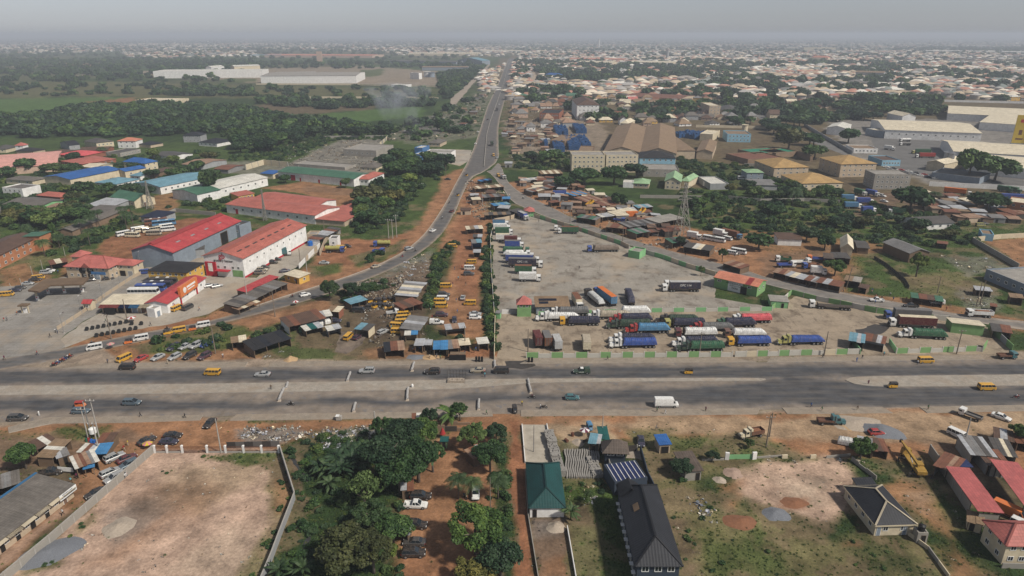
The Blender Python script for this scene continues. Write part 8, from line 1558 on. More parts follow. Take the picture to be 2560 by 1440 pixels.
# ================================================================ stalls and yards along the side road, right
S2='''rust roof stalls above the side road, first group|1318 470 1352 476 6 2.8 0.3 wood|rustlight cream rust
white roof stall row near the junction|1305 450 1345 446 5 2.8 0.3 wood|white silver
tan roof workshop above the white stall row|1350 432 1402 430 9 4 0.6 wood|tan cream
grey roof stall group on the orange verge|1322 478 1372 468 6 2.8 0.3 wood|grey rust dgrey
red brown roof hut in the stall group|1372 466 1398 460 6 3 0.4 wood|rust grey
blue and rust roof workshop beside the blue lorry|1425 487 1462 480 8 3 0.4 wood|bluesheet rustlight
wide rust roof workshop behind the yellow tipper|1450 500 1492 494 12 3.4 0.4 wood|rust rustlight
second wide rust roof workshop|1495 510 1532 506 10 3.2 0.4 wood|rust rust rustlight
small rust hut on the orange clearing|1375 505 1395 503 4 2.6 0.2 wood|rust
green and grey stall row by the roadside, middle|1448 540 1495 547 6 3 0.3 wood|green grey dgrey
white roof stall row beside the green one|1498 540 1540 534 6 3 0.3 wood|white silver silver
cream long roof building right of the white stalls|1530 534 1580 523 6 3.4 0.4 wood|cream cream
rust roof stall near the brown tarpaulin lorry|1520 563 1568 568 7 2.9 0.3 wood|tan rust rust
grey flat workshop behind the rust stall|1560 562 1640 552 10 3.6 0.1 wood|grey dgrey
long grey roof workshop at the pylon|1630 552 1692 540 10 4 0.1 wood|concrete concrete
green white roof shop below the pylon workshop|1580 580 1612 574 7 3.2 0.3 wood|green grey
small brown hut beside the green white shop|1615 580 1640 576 4 2.6 0.2 wood|brown rust
blue grey sheet covered heap by the orange lorry|1590 517 1625 514 6 3 0.3 wood|lblue silver
green grey roof stall left of the round tree|1672 602 1712 598 7 3 0.4 wood|green dgrey
dark and white roof stall right of the round tree|1715 612 1780 622 7 3 0.4 wood|dgrey dgrey white cream
rusty low sheds beside the minibuses|1820 655 1862 668 6 2.6 0.3 wood|rustlight rust
rust roof stall, first of the lower side road row|1940 676 1975 683 5.5 2.7 0.3 wood|rustlight rust
white roof stall, second of the lower side road row|1972 684 2005 692 5.5 2.7 0.3 wood|silver cream
striped grey roof stall, third of the lower row|2003 692 2030 698 5.5 2.7 0.3 wood|silver rust
silver roof stall, fourth of the lower row|2026 696 2050 702 6 2.7 0.3 wood|silver grey
rust and silver roof stall, last of the lower row|2048 700 2105 712 6 2.8 0.3 wood|rust silver rust
flat roof tan hut behind the leaning tan pole|2115 694 2152 700 6 3 0.1 wood|tan concrete
small brown roof kiosk with motorcycles|2152 714 2170 718 4 2.5 0.2 wood|brown
green tarp and rust stall beside the white canopy pickup|2280 738 2355 748 5 2.6 0.2 wood|green rust brown
grey roof hut by the twin poles|2438 720 2475 724 4 2.6 0.2 wood|silver
rust red cabin at the right rubbish plot|2478 762 2490 764 3 2.2 0.1 wood|rust
brown roof post hut at the right edge|2525 738 2555 742 4 3 0.2 wood|tan
grey rust roof hut corner cluster, right of the lower yard|2480 818 2525 825 6 2.8 0.3 wood|dgrey rust silver
dark grey roof barn behind the round field tree|2082 638 2120 640 7 3 0.4 wood|dgrey dgrey
thatch grey roof hut joined to the dark barn|2060 640 2082 642 6 2.8 0.6 wood|thatch
rust roof low shed behind the lorries, right|2345 605 2368 608 4 2.6 0.2 wood|rust'''
shed_rows(S2)
for l,x,y,d,cab,cc,ld,lc,tl in rows('''blue curtain lorry behind the first stalls|1403 492 0 over white box blue 8
yellow tipper with raised body, upper|1481 520 20 over yellow raised yellow 5
yellow tipper with raised body by the orange lorry|1608 542 40 over yellow raised yellow 5.4
orange box lorry beside the raised tipper|1583 545 10 over white box orange 6.4
blue lorry with lowered bed by the rust stall|1548 556 -30 over blue openbed blue 4.5
blue bare lorry in the first lorry yard|1452 530 0 over blue openbed navy 4.5
white lorry in the first lorry yard|1498 528 0 over white openbed dgrey 5
white box lorry on the clearing by the pylon|1735 598 -35 over white box white 5
white box lorry behind the minibuses|1800 592 -45 over white box white 5.2
brown container lorry with pale blue cab|1828 594 -50 over lblue box rust 9
white tipper with green body in the lorry yard|1957 655 170 over white tipper green 4.6
blue dropside lorry in the lorry yard|1965 668 5 over white openbed blue 6
white dropside lorry behind the blue one|2003 661 5 over white openbed white 6
orange cab lorry with blue bed in the lorry yard|2040 653 170 over orange openbed blue 6
brown tipper in the lorry yard|2025 672 180 over blue tipper rust 5
white box van behind the lower stall row|2045 687 -15 over white box white 4.4
pale blue box lorry, front of the right lorry yard|2131 521 -5 over white box lblue 7.4
blue box lorry behind the pale blue one|2161 510 -5 over white box blue 7.4
pale teal box lorry in the right lorry yard|2122 502 -5 over white box lblue 7
blue box lorry at the back of the right lorry yard|2180 490 -60 over white box blue 6.5
dark green box lorry at the back of the right lorry yard|2150 488 -70 over white box green 6.5
bright blue box lorry nearest in the right lorry yard|2170 532 5 over white box blue 6
green box lorry below the round tree, right lorry yard|2240 536 160 over white box green 6.4
long red container lorry by the white works wall|2392 487 -35 over white cont orange 12
green box lorry pair at the works wall, left|2512 480 -60 over green box green 7
green box lorry pair at the works wall, right|2532 482 -60 over green box green 7
long blue container at the right works wall|2535 502 -12 - - cont blue 12
white box lorry in the works yard|2223 375 -55 over white box white 7
white tank lorry in the works yard|2262 354 180 over white tank white 8
red container lorry in the works yard|2312 395 175 over white cont red 12
green container lorry in the works yard|2302 385 175 over olive cont green 12
dark tank lorry in the works yard|2262 364 180 over white tank grey 8'''):truck(l,x,y,d,cab,cc or 'white',ld,lc,0,tl)
for l,k,x,y,d,c in rows('''red saloon beside the blue curtain lorry|sedan 1417 498 0 red
dark blue saloon on the orange clearing|sedan 1420 517 -10 navy
silver jeep on the slope behind the rust roofs|suv 1530 501 -10 silver
white midi bus on the clearing by the pylon|coaster 1774 601 -35 white
second white midi bus on the clearing by the pylon|coaster 1795 605 -35 white
white minibus behind the two midi buses|minibus 1819 600 -50 white
white midi bus by the lower sheds|coaster 1846 634 -35 white
white minibus beside the lower midi bus|minibus 1830 636 -35 white
black car beside the green white shop|hatch 1637 590 0 black
white jeep in the right lorry yard|suv 2205 492 -60 white
white car in the right lorry yard|sedan 2210 505 -60 white
white midi bus in the grey depot yard|coaster 1856 449 0 white
dark car parked below the works cluster, right|sedan 2460 561 0 dgrey
olive van below the works cluster, right|minibus 2450 566 0 olive
dark car in the open workshop drive|suv 2237 622 -35 dgrey
white car on the lane beside the works|sedan 2016 335 -30 white
dark car on the left verge below the junction|sedan 1120 450 -10 black'''):V(k,l,x,y,d,c)
for k in range(14):V('sedan','car in the parked row of the works car park',2215+k*9.5,419+k*1.9+(k%2)*4,-20,('white','silver','dgrey','white','red','navy')[k%6],group='cars in the works car park')
for k in range(9):V('sedan','car wreck parked in the orchard yard by the ramp',1000+(k%4)*17+3*(k//4),455+(k//4)*9,25*k,('silver','dgrey','navy','white')[k%4],group='cars in the orchard yard')
for k in range(7):V('sedan','saloon in the dense row behind the rust roofs',1492+k*6,487+k*2.2,-60,('silver','white','dgrey')[k%3],group='cars behind the rust roofs')
# ================================================================ the town: 300 nearest houses as things, the rest as one mass
TOWN_R=[(1290,330),(1275,240),(1290,150),(1500,140),(2560,160),(2900,180),(2900,262),(2560,255),(2300,240),(2100,262),(1930,300),(1800,322),(1650,312),(1480,318)]
RCS=['asbestos','grey','dgrey','tan','rustlight','rust','cream','asbestos','faded','green','ochre','grey','brown','white','dgrey','pinkred','tan','rust'];WCS=['cream','white','beige','block','white','pinkish','grey','yellow']
CN=dict(rustlight='rust streaked',asbestos='weathered grey',dgrey='dark grey',tan='tan',brown='brown',rust='rust',cream='cream',faded='faded red',green='green',ochre='ochre',grey='grey',charcoal='charcoal',white='white',lblue='pale blue',pinkred='pink red')
P=scatter(TOWN_R,9000,21);P=P[free(P)];P=P[fnoise(P+50,120,3)<.60];P=P[np.argsort(P[:,1])];hr=RR(4);cell={};H_=[]
for x,y in P:
 L=hr.uniform(8,17)*(1 if y<1300 else 1.25);W=hr.uniform(7,12)*(1 if y<1300 else 1.25);r=max(L,W)*.62;key=(int(x//24),int(y//24))
 if any((x-a)**2+(y-b)**2<(.56*(r+c))**2 for i in(-1,0,1)for j in(-1,0,1)for a,b,c in cell.get((key[0]+i,key[1]+j),[])):continue
 cell.setdefault(key,[]).append((x,y,r));dense=y<1050 and x<420
 H_.append((x,y,L,W,hr.choice([3.0,3.2,3.4,6.2])if not dense else hr.choice([2.8,3.0,3.2,5.6]),hr.uniform(1.8,3.6),hr.choice(RCS[:7]+['asbestos','grey','brown','rustlight'])if dense else hr.choice(RCS),hr.choice(WCS),hr.choice([0,0,90,15,-12,8]),hr.choice(['hip','hip','gx'])))
HMESH={}
def town_house(h):
 x,y,L,W,H,ri,rc,wc,dg,rf=h;lvl='two storey' if H>5 else 'single storey';where='crowded quarter right of the highway' if y<1050 and x<420 else 'leafy town beyond the works, right' if x>420 else 'town beside the far highway'
 T=thing('town_house','%s house with %s %s roof in the %s'%(lvl,CN[rc],'hipped' if rf=='hip' else 'gabled',where),'house',(x,y,0),RAD(dg),'houses of the '+where);key=(round(L/3),round(W/3),H,round(ri),rf)
 if key not in HMESH:
  l,w=key[0]*3,key[1]*3;B=MB();vs,fs=roof_faces(rf,l,w,H+.03,key[3]+.5,.6);slab(B,vs,fs,.14);HMESH[key]=(wall_mesh(rf,l,w,H,key[3]+.5).mesh('wall'),B.mesh('roof',uv=True))
 a,b=HMESH[key];obj('wall',a,WC[wc],T);obj('roof',b,RC[rc],T);l,w=key[0]*3,key[1]*3
 if y<1150:
  for k in range(3):opening(T,'F',l,w,(k-1)*l*.3,H*.55 if k!=1 else 1.1,1.4 if k!=1 else 1.2,1.3 if k!=1 else 2.1,'win' if k!=1 else 'door',[FRAME,GLASS if k!=1 else DOORM])
for h in H_[:235]:town_house(h)
def far_houses(pts,sizes,seed):
 r=RG(seed);n=len(pts);sizes=sizes*np.where(r.random(n)<.12,r.uniform(1.4,2.6,n),1);L=sizes*r.uniform(.7,1.5,n);W=sizes*r.uniform(.6,1.0,n);H=r.choice([3.2,3.4,6.0],n);R_=r.uniform(1.8,4.2,n);an=r.uniform(0,3.14,n);c,s_=np.cos(an),np.sin(an)
 t=np.array([(-1,-1,0),(1,-1,0),(1,1,0),(-1,1,0),(-1,-1,1),(1,-1,1),(1,1,1),(-1,1,1),(-1.12,-1.15,1),(1.12,-1.15,1),(1.12,1.15,1),(-1.12,1.15,1),(-.45,0,2),(.45,0,2)],float);F=[(0,1,5,4),(1,2,6,5),(2,3,7,6),(3,0,4,7),(8,9,13,12),(9,10,13,13),(10,11,12,13),(11,8,12,12)]
 x=t[None,:,0]*L[:,None]/2;y=t[None,:,1]*W[:,None]/2;z=np.where(t[None,:,2]==0,0,np.where(t[None,:,2]==1,H[:,None],(H+R_)[:,None]));co=np.stack([x*c[:,None]-y*s_[:,None]+pts[:,0:1],x*s_[:,None]+y*c[:,None]+pts[:,1:2],z],-1)
 quad=np.array([(0,1,5,4),(1,2,6,5),(2,3,7,6),(3,0,4,7),(8,9,13,12),(10,11,12,13)]);tri=np.array([(9,10,13),(11,8,12)]);base=(np.arange(n)*14)[:,None,None]
 ql=(quad[None]+base).reshape(-1);tl=(tri[None]+base).reshape(-1);me=bpy.data.meshes.new('distant_town');me.vertices.add(n*14);me.vertices.foreach_set('co',co.astype(np.float32).ravel());lv=np.concatenate([ql,tl]).astype(np.int32);me.loops.add(len(lv));me.loops.foreach_set('vertex_index',lv);nq,nt=n*6,n*2;me.polygons.add(nq+nt)
 me.polygons.foreach_set('loop_start',np.concatenate([np.arange(nq)*4,nq*4+np.arange(nt)*3]).astype(np.int32));me.polygons.foreach_set('loop_total',np.concatenate([np.full(nq,4),np.full(nt,3)]).astype(np.int32))
 wc_=np.array([(.58,.52,.42),(.62,.60,.56),(.42,.36,.28),(.30,.28,.26)])[r.integers(0,4,n)];rc_=np.array([(.30,.27,.24),(.14,.13,.12),(.50,.40,.28),(.70,.61,.48),(.32,.17,.12),(.42,.20,.14),(.38,.36,.34),(.74,.70,.62),(.19,.22,.20),(.44,.35,.24)])[r.integers(0,10,n)]  # far roof colours lightened, putting the sunlight on the distant town into them
 fc=np.concatenate([np.stack([wc_,wc_,wc_,wc_,rc_,rc_],1).reshape(-1,3),np.stack([rc_,rc_],1).reshape(-1,3)]);a=me.attributes.new('tone','FLOAT_COLOR','FACE');a.data.foreach_set('color',np.concatenate([fc,np.ones((len(fc),1))],1).astype(np.float32).ravel());me.update();me.validate();return me
rest=np.array([(h[0],h[1])for h in H_[235:]]);more=[];szs=[np.full(len(rest),14.0)]
for poly,n,sz,sd_ in(([(-700,112),(640,108),(1250,112),(2560,108),(3300,110),(3300,150),(2300,160),(1300,138),(640,122),(0,136),(-700,140)],5200,17,31),([(0,112),(650,108),(650,122),(300,128),(0,134)],420,18,32),([(300,132),(640,128),(640,142),(330,146)],260,17,33),([(-200,92),(2700,92),(3000,109),(-400,110)],5200,26,34),([(900,122),(1250,118),(1260,142),(1000,138)],500,18,35),([(1280,128),(2560,128),(2560,152),(1300,150)],1500,16,36),([(1252,165),(1320,150),(1330,235),(1262,255)],170,10,37),([(1195,180),(1250,170),(1235,225),(1205,235)],90,10,38)):
 q=scatter(poly,n,sd_);q=q[free(q)];k=fnoise(q,260,3)>.40 if sd_ in(31,32,33,34)else np.ones(len(q),bool);q=q[k];more.append(q);szs.append(np.full(len(q),float(sz)))
FARP=np.concatenate([rest]+more);me=far_houses(FARP,np.concatenate(szs),8);fm,t,b=nodes('far_house_tones');at=N(t,'ShaderNodeAttribute',attribute_name='tone');t.links.new(at.outputs[0],b.inputs['Base Color']);b.inputs['Roughness'].default_value=.8;me.materials.append(fm);o=bpy.data.objects.new('distant_town',me);COL.objects.link(o);tag(o,'mass of far houses spreading to the hazy horizon','town',None,'stuff')
def shanty(label,group,poly,n,seed,cols,s=(3.5,7),H=2.7,dg=None):
 q=scatter(poly,n*4,seed);q=q[free(q)];r=RR(seed);k=0
 for x,y in q:
  if k>=n:break
  if not free(np.array([(x,y)]))[0]:continue
  L,W=r.uniform(*s),r.uniform(s[0],s[1]*.8);a=RAD(dg+r.uniform(-8,8)if dg is not None else r.choice([0,12,-15,90]));T=thing('shack',label,'shack',(x,y,0),a,group);OBST.append(foot((x,y),a,L,W,.5));h=H*r.uniform(.85,1.2);k+=1
  B=MB();vs,fs=roof_faces('mf',L,W,h,r.uniform(.2,.6),.35);slab(B,vs,fs,.06);obj('roof_sheet',B.mesh('roof_sheet',uv=True),RC[r.choice(cols)],T);obj('wall',MB().box(-L/2,L/2,-W/2,W/2,0,h-.07),WC[r.choice(['wood','tin','beige','brown','dark'])],T);opening(T,'F',L,W,r.uniform(-.2,.2)*L,1.0,1.2,1.9,'door',[DFRAME,DARKIN])
RU_=['rust','rustlight','tan','grey','silver','cream','brown','rust','rustlight']
shanty('rusty shack in the cluster on the wedge between the two roads','shacks on the wedge',[(1175,455),(1245,450),(1275,500),(1290,530),(1200,565),(1160,545)],8,201,RU_);shanty('tin shack in the trading strip right of the far highway','shacks right of the far highway',[(1262,300),(1350,290),(1420,330),(1400,380),(1270,425),(1255,380)],46,202,RU_,(4,9));shanty('stall in the crowded strip along the right side road','stalls along the side road',[(1290,455),(1400,450),(1480,480),(1640,540),(1690,570),(1680,595),(1540,575),(1400,520),(1310,480)],60,203,RU_,(3.5,7.5));shanty('small hut beside the dump left of the far highway','huts beside the dump',[(1195,240),(1225,200),(1250,190),(1225,260),(1205,300),(1150,330),(1120,310)],24,204,RU_,(5,10));shanty('shack in the cluster below the white works wall, right','shacks below the works wall',[(2300,490),(2440,505),(2560,540),(2560,560),(2400,555),(2300,520)],34,205,RU_,(5,9));shanty('market shack far along the right side of the highway','far highway market shacks',[(1262,290),(1275,200),(1295,160),(1330,160),(1350,240),(1330,290)],60,206,['grey','cream','tan','white','rust','silver'],(7,14),3.4)
# ================================================================ trees, bushes, grass
TREES=list(rows('''round green tree at the left stalls, by the tan stall|66 1172 3.4 7.5 near LEAF
huge dark mango tree, right half, above the orange yard|1046 1205 6.6 11.5 near LEAF
dark mango tree in the middle of the wooded plot|968 1190 5.4 10 near LEAFD
mango tree left of the parked black car|1000 1235 5 9 near LEAF
tree at the plot edge facing the pavement, left|958 1110 4 7.5 near LEAF
broad tree behind the big mango|1010 1120 5 8.5 near LEAFD
tree beside the red brown kiosk|1060 1112 4.2 7.5 near LEAF
tree overhanging the orange yard entrance, left|1082 1180 4.2 8 near LEAF
pale trunked sparse tree leaning over the wooded plot|912 1275 4.4 10 open LEAFL
olive tinged large tree at the bottom of the plot|868 1425 6 9 near LEAFB
olive tree right of the large olive one, bottom edge|935 1432 5.2 8.5 near LEAFB
dark tree above the grey saloon|985 1360 4 7 near LEAF
dark bushy tree left of the lean-to roof|930 1330 4.6 7.5 near LEAFD
spreading tree with pale limbs right of the orange yard|1190 1385 6.8 10 near LEAF
dark tree behind the spreading tree, bottom edge|1252 1440 4.6 8.5 near LEAFD
brown tinged bush tree at the bottom right of the yard|1190 1475 4.6 6 near LEAFB
yellow green tree at the yard entrance, right|1182 1126 4.6 7 near LEAFL
small dark tree beside the red path|1240 1105 2.8 5.5 near LEAFD
green tree over the rust and silver hut|1226 1180 4.2 8.5 near LEAF
small tree beside the banana clump at the pavement|1150 1052 3 5.5 near LEAF
dark tree behind the black gate ruins|1075 1072 3 6 near LEAFD
young leafy tree in front of the grey lean-to|2150 1150 2.9 6.5 near LEAF
dark creeper bush covering the ruined thatch hut|1705 1190 3 4.5 near LEAFD
dark round bush below the white gate pier|1780 1152 1.8 2.8 near LEAFD
bush on the grass by the old white tipper|1872 1120 2 2.4 near LEAFL
young tree behind the teal roofed house|1470 1262 1.9 3.4 open LEAFL
green tree at the right edge behind the brown hut|2550 1112 3.2 6 near LEAF
tall dark bush on the ramp slope|826 752 3.6 9 near LEAFD
round bush tree right of the tall ramp slope bush|880 742 4 6.5 near LEAFD
dark bush tree on the ramp slope, third|915 738 3.6 5.5 near LEAF
round tree in the round field, right|2290 692 5.2 10.5 near LEAFL
flat topped tree behind the lower stall row|2085 690 5 8 near LEAF
round tree among the tin roof stalls|1545 520 5.5 10 mid LEAF
small round tree by the upper yard wall|1752 690 1.8 4.5 near LEAFL
round tree by the lower midi bus|1805 655 3 6.5 near LEAF
small tree between the roadside stalls|1700 620 2.4 6 near LEAFD
broad umbrella tree behind the midi buses|1895 625 7 9 mid LEAF
tree beside the long brown roof shed|2015 605 6 9 mid LEAFD
tree by the pale gabled house|2060 625 5 8.5 mid LEAF
huge round tree in the right lorry yard|2272 530 12 16 mid LEAF
round tree right of the rust roof cluster|2465 530 9 13 mid LEAF
grey brown spreading tree beside the works lane|1970 375 15 21 mid LEAFB
dark round tree right of the green market halls|2035 398 11 13 mid LEAF
wide tree by the works gate|2120 358 11 15 mid LEAF
tall tree by the steel silos, left|2420 448 11 24 mid LEAF
tall tree by the steel silos, right|2485 452 13 19 mid LEAF
tall dark tree in front of the cream warehouse|527 490 6.5 20 mid LEAFD
round dark tree behind the church mast|368 497 5.5 9.5 mid LEAFD
leafy tree beside the silver patched roof|268 492 6 10 mid LEAF
round tree in front of the pink hall|68 432 8 12 mid LEAF
slim dark cypress by the brick hostel|136 596 1.8 10 mid LEAF
bare spreading grey tree by the red annex|922 512 9 14 mid LEAFB
dark tree beside the bare spreading tree|950 492 8 14 mid LEAFD
round clipped tree before the green warehouse|714 458 4.5 7 mid LEAF
small tree at the end of the green warehouse|865 470 4 8 mid LEAFL
round tree above the stall group by the cream flats|1375 412 10 14 mid LEAF
dark bushy tree left of the round one by the cream flats|1328 400 6 8 mid LEAFD
broad tree before the right cream flats block|1535 462 11 14 mid LEAF
broad tree left of the broad one before the flats|1460 462 12 13 mid LEAF
round dark tree below the blue villa shell|1590 444 10 12 mid LEAFD
tree left of the rust roofs, beside the flats|1410 475 8 10 mid LEAF
tall tree by the fuel depot, right|1112 425 8 15 mid LEAFD
tree below the fuel depot canopy|1075 440 9 12 mid LEAFD
tree left of the fuel depot cubes|1020 430 10 13 mid LEAF'''))
for l,x,y,r,h,lod,m in TREES:tree(l,x,y,r,h,lod,globals()[m])
PAL=list(rows('''palm over the white saloon in the orange yard, left|1146 1247 5.5 3.4
palm over the white saloon in the orange yard, right|1180 1250 5 3.2
palm beside the red path fence|1245 1248 5.5 3.2
palm by the brick hostel|112 640 7 4.4
first palm of the row behind the bus yard|205 585 7 4.2
second palm of the row behind the bus yard|230 578 8 4.2
third palm of the row behind the bus yard|250 570 9 4
palm between hostel and lodge|70 600 7 4.2
bare stemmed palm left of the bus yard|226 615 8 3.2
first tall stemmed palm by the mast|318 577 10 3.6
second tall stemmed palm by the mast|334 568 11 3.6
third tall stemmed palm by the mast|308 560 9 3.4
palm by the unfinished bungalow|258 392 7 5
palm in the scrub behind the pylon|1980 512 9 7
palm at the right lorry yard tree|2330 525 10 4.5
left palm in the long plain wall|1050 255 9 7
right palm in the long plain wall|1085 252 9 6
palm in the grove beside the lodge|150 620 6 4'''))
for l,x,y,h,r in PAL:palm(l,x,y,h,r)
palm('large banana like palm clump on the near pavement edge',1128,1056,2.6,5.2,kind='banana',m=LEAF)
for k,(x,y,r)in enumerate(((842,1172,4.6),(868,1150,4.2),(822,1190,4.2),(880,1172,4.6),(850,1195,4.2),(900,1150,4.0),(905,1178,4.0),(925,1140,3.8),(800,1185,3.2),(860,1190,4.0))):palm('dark banana plant in the clump left of the mango trees',x,y,2.4,r,kind='banana',group='banana clump left of the mangoes',m=LEAFD)
for l,x,y,h,r in rows('''pale fringed banana plant below the banana clump|826 1222 1.6 3.6
single banana plant beside the teal roofed house|1427 1300 2.2 2.9
lone banana plant by the bottom wall bend|700 1438 1.4 3.2
banana plant at the bottom edge beside the olive tree|845 1360 2.4 3
banana plant left of the bottom olive tree|760 1440 1.8 3.2'''):palm(l,x,y,h,r,kind='banana',m=PALML)
def grove(label,group,poly,n,r0,r1,h0,h1,lod,ms,seed,cat='tree',lim=None):
 q=scatter(poly,n*3,seed);q=q[free(q)][:n];rr=RR(seed)
 for x,y in q:s_=rr.uniform(0,1);tree(label,0,0,r0+(r1-r0)*s_,h0+(h1-h0)*s_,lod,rr.choice(ms),group,at=Vector((x,y,0)),seed=rr.randint(0,999))
G3=[LEAF,LEAFD,LEAF,LEAFB,LEAFL]
grove('broadleaf tree in the grove around the brick hostel, left','grove around the brick hostel',[(0,520),(200,500),(260,530),(190,560),(120,575),(0,570)],30,4,6.5,6,10,'mid',G3,1);grove('tree in the orchard strip between red workshop and ramp','orchard strip by the ramp',[(860,545),(930,470),(1000,440),(1030,470),(975,555),(900,585)],26,4.5,7,6,10,'mid',G3,2);grove('tree in the wood behind the green warehouse and ruins','wood behind the ruins',[(560,330),(700,345),(800,340),(985,325),(975,345),(840,345),(640,390),(560,380)],30,7,11,9,15,'mid',[LEAFD,LEAF,LEAFD],3);grove('tree in the thicket above the fuel depot and junction','thicket by the fuel depot',[(950,400),(1040,400),(1110,410),(1120,440),(980,450)],16,6,9,8,12,'mid',[LEAFD,LEAF],4);grove('tree in the scrub belt behind the pylon','scrub belt behind the pylon',[(1700,560),(1760,520),(1900,560),(2100,570),(2300,600),(2420,600),(2400,570),(2200,555),(1980,540),(1800,500),(1720,490)],20,3.5,6.5,4,8,'mid',[LEAF,LEAFD,LEAFB],5);grove('tree among the grey and tan roofs behind the pink hall','trees among the left roofs',[(0,400),(300,400),(450,395),(560,400),(480,480),(330,500),(180,490),(0,470)],22,4,7,6,10,'mid',G3,6);grove('tree in the belt below the ochre roofed houses','belt below the ochre roofs',[(1780,470),(2010,470),(2110,478),(2100,500),(1850,500)],18,4,7,5,9,'mid',G3,7);grove('tree between the works and the far town, right','trees beyond the works',[(1900,300),(2100,240),(2330,250),(2330,300),(2150,305),(2000,320)],46,9,15,10,17,'far',[LEAF,LEAFD],8);grove('tree among the houses of the crowded quarter','trees of the crowded quarter',[(1290,250),(1480,240),(1700,260),(1900,270),(1880,320),(1650,312),(1300,300)],26,7,12,8,13,'far',[LEAF,LEAFD],9)
grove('tree along the lane between works and market halls','trees along the works lane',[(1900,300),(1960,310),(2080,360),(2040,380),(1900,330)],14,8,12,9,14,'mid',[LEAF,LEAFD],10)
def mass(name,label,polys,sizes,protos,seed,zs=1.0,cat='undergrowth',clear=True,keep=None):
 Ps,Ss=[],[];r=RG(seed)
 for i,(poly,dens)in enumerate(polys):
  q=scatter(poly,int(area(poly)*dens),seed+i)
  if clear and len(q):q=q[free(q)]
  if keep is not None and len(q):q=q[keep(q)]
  Ps.append(q);Ss.append(r.uniform(sizes[0],sizes[1],len(q))**1.0)
 stuff(name,np.concatenate(Ps),np.concatenate(Ss),protos,label,cat,zs,seed=seed)
BU=[(CR['bush%d'%i],m)for i,m in((0,LEAF),(1,LEAFD),(2,LEAF),(0,LEAFL),(1,LEAFD))];WE=[(CR['weed0'],LEAF),(CR['weed1'],LEAFL),(CR['weed0'],LEAFD),(CR['weed1'],LEAF)]
mass('undergrowth','dense green undergrowth and creepers filling the near plots',[([(708,1112),(790,1085),(960,1080),(1005,1180),(1005,1460),(880,1520),(660,1520),(695,1440),(745,1245)],.16),([(1240,1080),(1268,1078),(1285,1440),(1240,1440),(1215,1300)],.2),([(1690,1150),(1720,1130),(1760,1190),(1740,1215),(1690,1200)],.25),([(1412,1205),(1520,1200),(1540,1250),(1420,1255)],.1)],(.6,1.6),BU,101,.8)
mass('weeds','low weeds along the walls and edges of the bare lots',[([(690,1165),(734,1165),(736,1242),(700,1340),(640,1440),(615,1440),(690,1300),(700,1230)],.22),([(505,1137),(700,1134),(700,1152),(600,1160),(520,1150)],.15),([(165,1345),(240,1268),(260,1262),(215,1340),(120,1425),(60,1440)],.13),([(1640,1290),(1720,1240),(1900,1330),(1980,1440),(1720,1440)],.04),([(2100,1345),(2260,1345),(2370,1440),(2150,1440)],.05),([(385,1165),(425,1163),(425,1185),(390,1188)],.2)],(.35,.95),WE,112,.7)
mass('hedge','dark hedge and bushes beside the truck park wall and on the strip',[([(1205,640),(1222,600),(1234,700),(1240,880),(1226,880),(1212,780)],.30),([(1088,640),(1128,605),(1140,612),(1105,680),(1082,760),(1062,775)],.25),([(1050,800),(1075,800),(1090,860),(1190,860),(1190,835),(1100,838),(1060,880)],.2),([(1222,560),(1236,556),(1232,640),(1222,640)],.25),([(330,866),(560,812),(640,832),(560,868),(400,880)],.05),([(640,830),(735,805),(735,860),(640,875)],.05),([(840,740),(985,700),(1000,712),(860,762)],.1),([(905,655),(945,628),(955,640),(915,665)],.15)],(1.0,2.4),BU,102,.9)
mass('scrub','green scrub and garden bushes of the middle distance',[([(860,545),(950,470),(1040,440),(1060,470),(985,560),(900,588)],.06),([(0,480),(180,470),(300,520),(200,570),(130,640),(0,560)],.05),([(160,610),(270,560),(340,530),(350,545),(280,590),(180,640)],.05),([(1690,470),(1800,480),(2100,490),(2430,560),(2440,610),(2250,625),(1950,590),(1760,575),(1700,560)],.028),([(1600,380),(1720,400),(2000,430),(2110,470),(1960,480),(1700,450)],.03),([(560,400),(720,340),(980,330),(980,350),(840,350),(700,410)],.03),([(940,400),(1060,370),(1120,420),(1100,450),(960,450)],.04),([(1280,388),(1430,385),(1450,425),(1290,428)],.03),([(0,400),(560,380),(560,480),(0,470)],.015),([(400,520),(560,480),(640,490),(560,540)],.02)],(1.6,3.6),BU,103,.8)
FA=[(CR['far%d'%i],m)for i,m in((0,LEAF),(1,LEAFD),(2,LEAFD),(3,LEAF),(0,LEAFD))]
mass('woodland','dark green woodland covering the plain left of the highway',[([(-300,345),(0,345),(300,345),(600,330),(720,300),(640,275),(400,262),(250,268),(60,295),(-300,305)],.0075),([(640,330),(720,300),(1000,320),(980,335),(760,345)],.006),([(420,228),(620,222),(640,240),(480,242),(370,238)],.004),([(640,250),(1090,252),(1080,266),(800,275),(660,262)],.005),([(-300,215),(350,212),(560,216),(600,240),(300,240),(0,245),(-300,250)],.0009),([(640,220),(1090,224),(1090,245),(640,245)],.0008),([(950,345),(1090,290),(1185,242),(1180,330),(1060,355)],.0012),([(1098,185),(1190,170),(1215,165),(1180,200),(1120,250),(1100,250)],.004)],(5.5,10.5),FA,104,.75,'woodland',False)
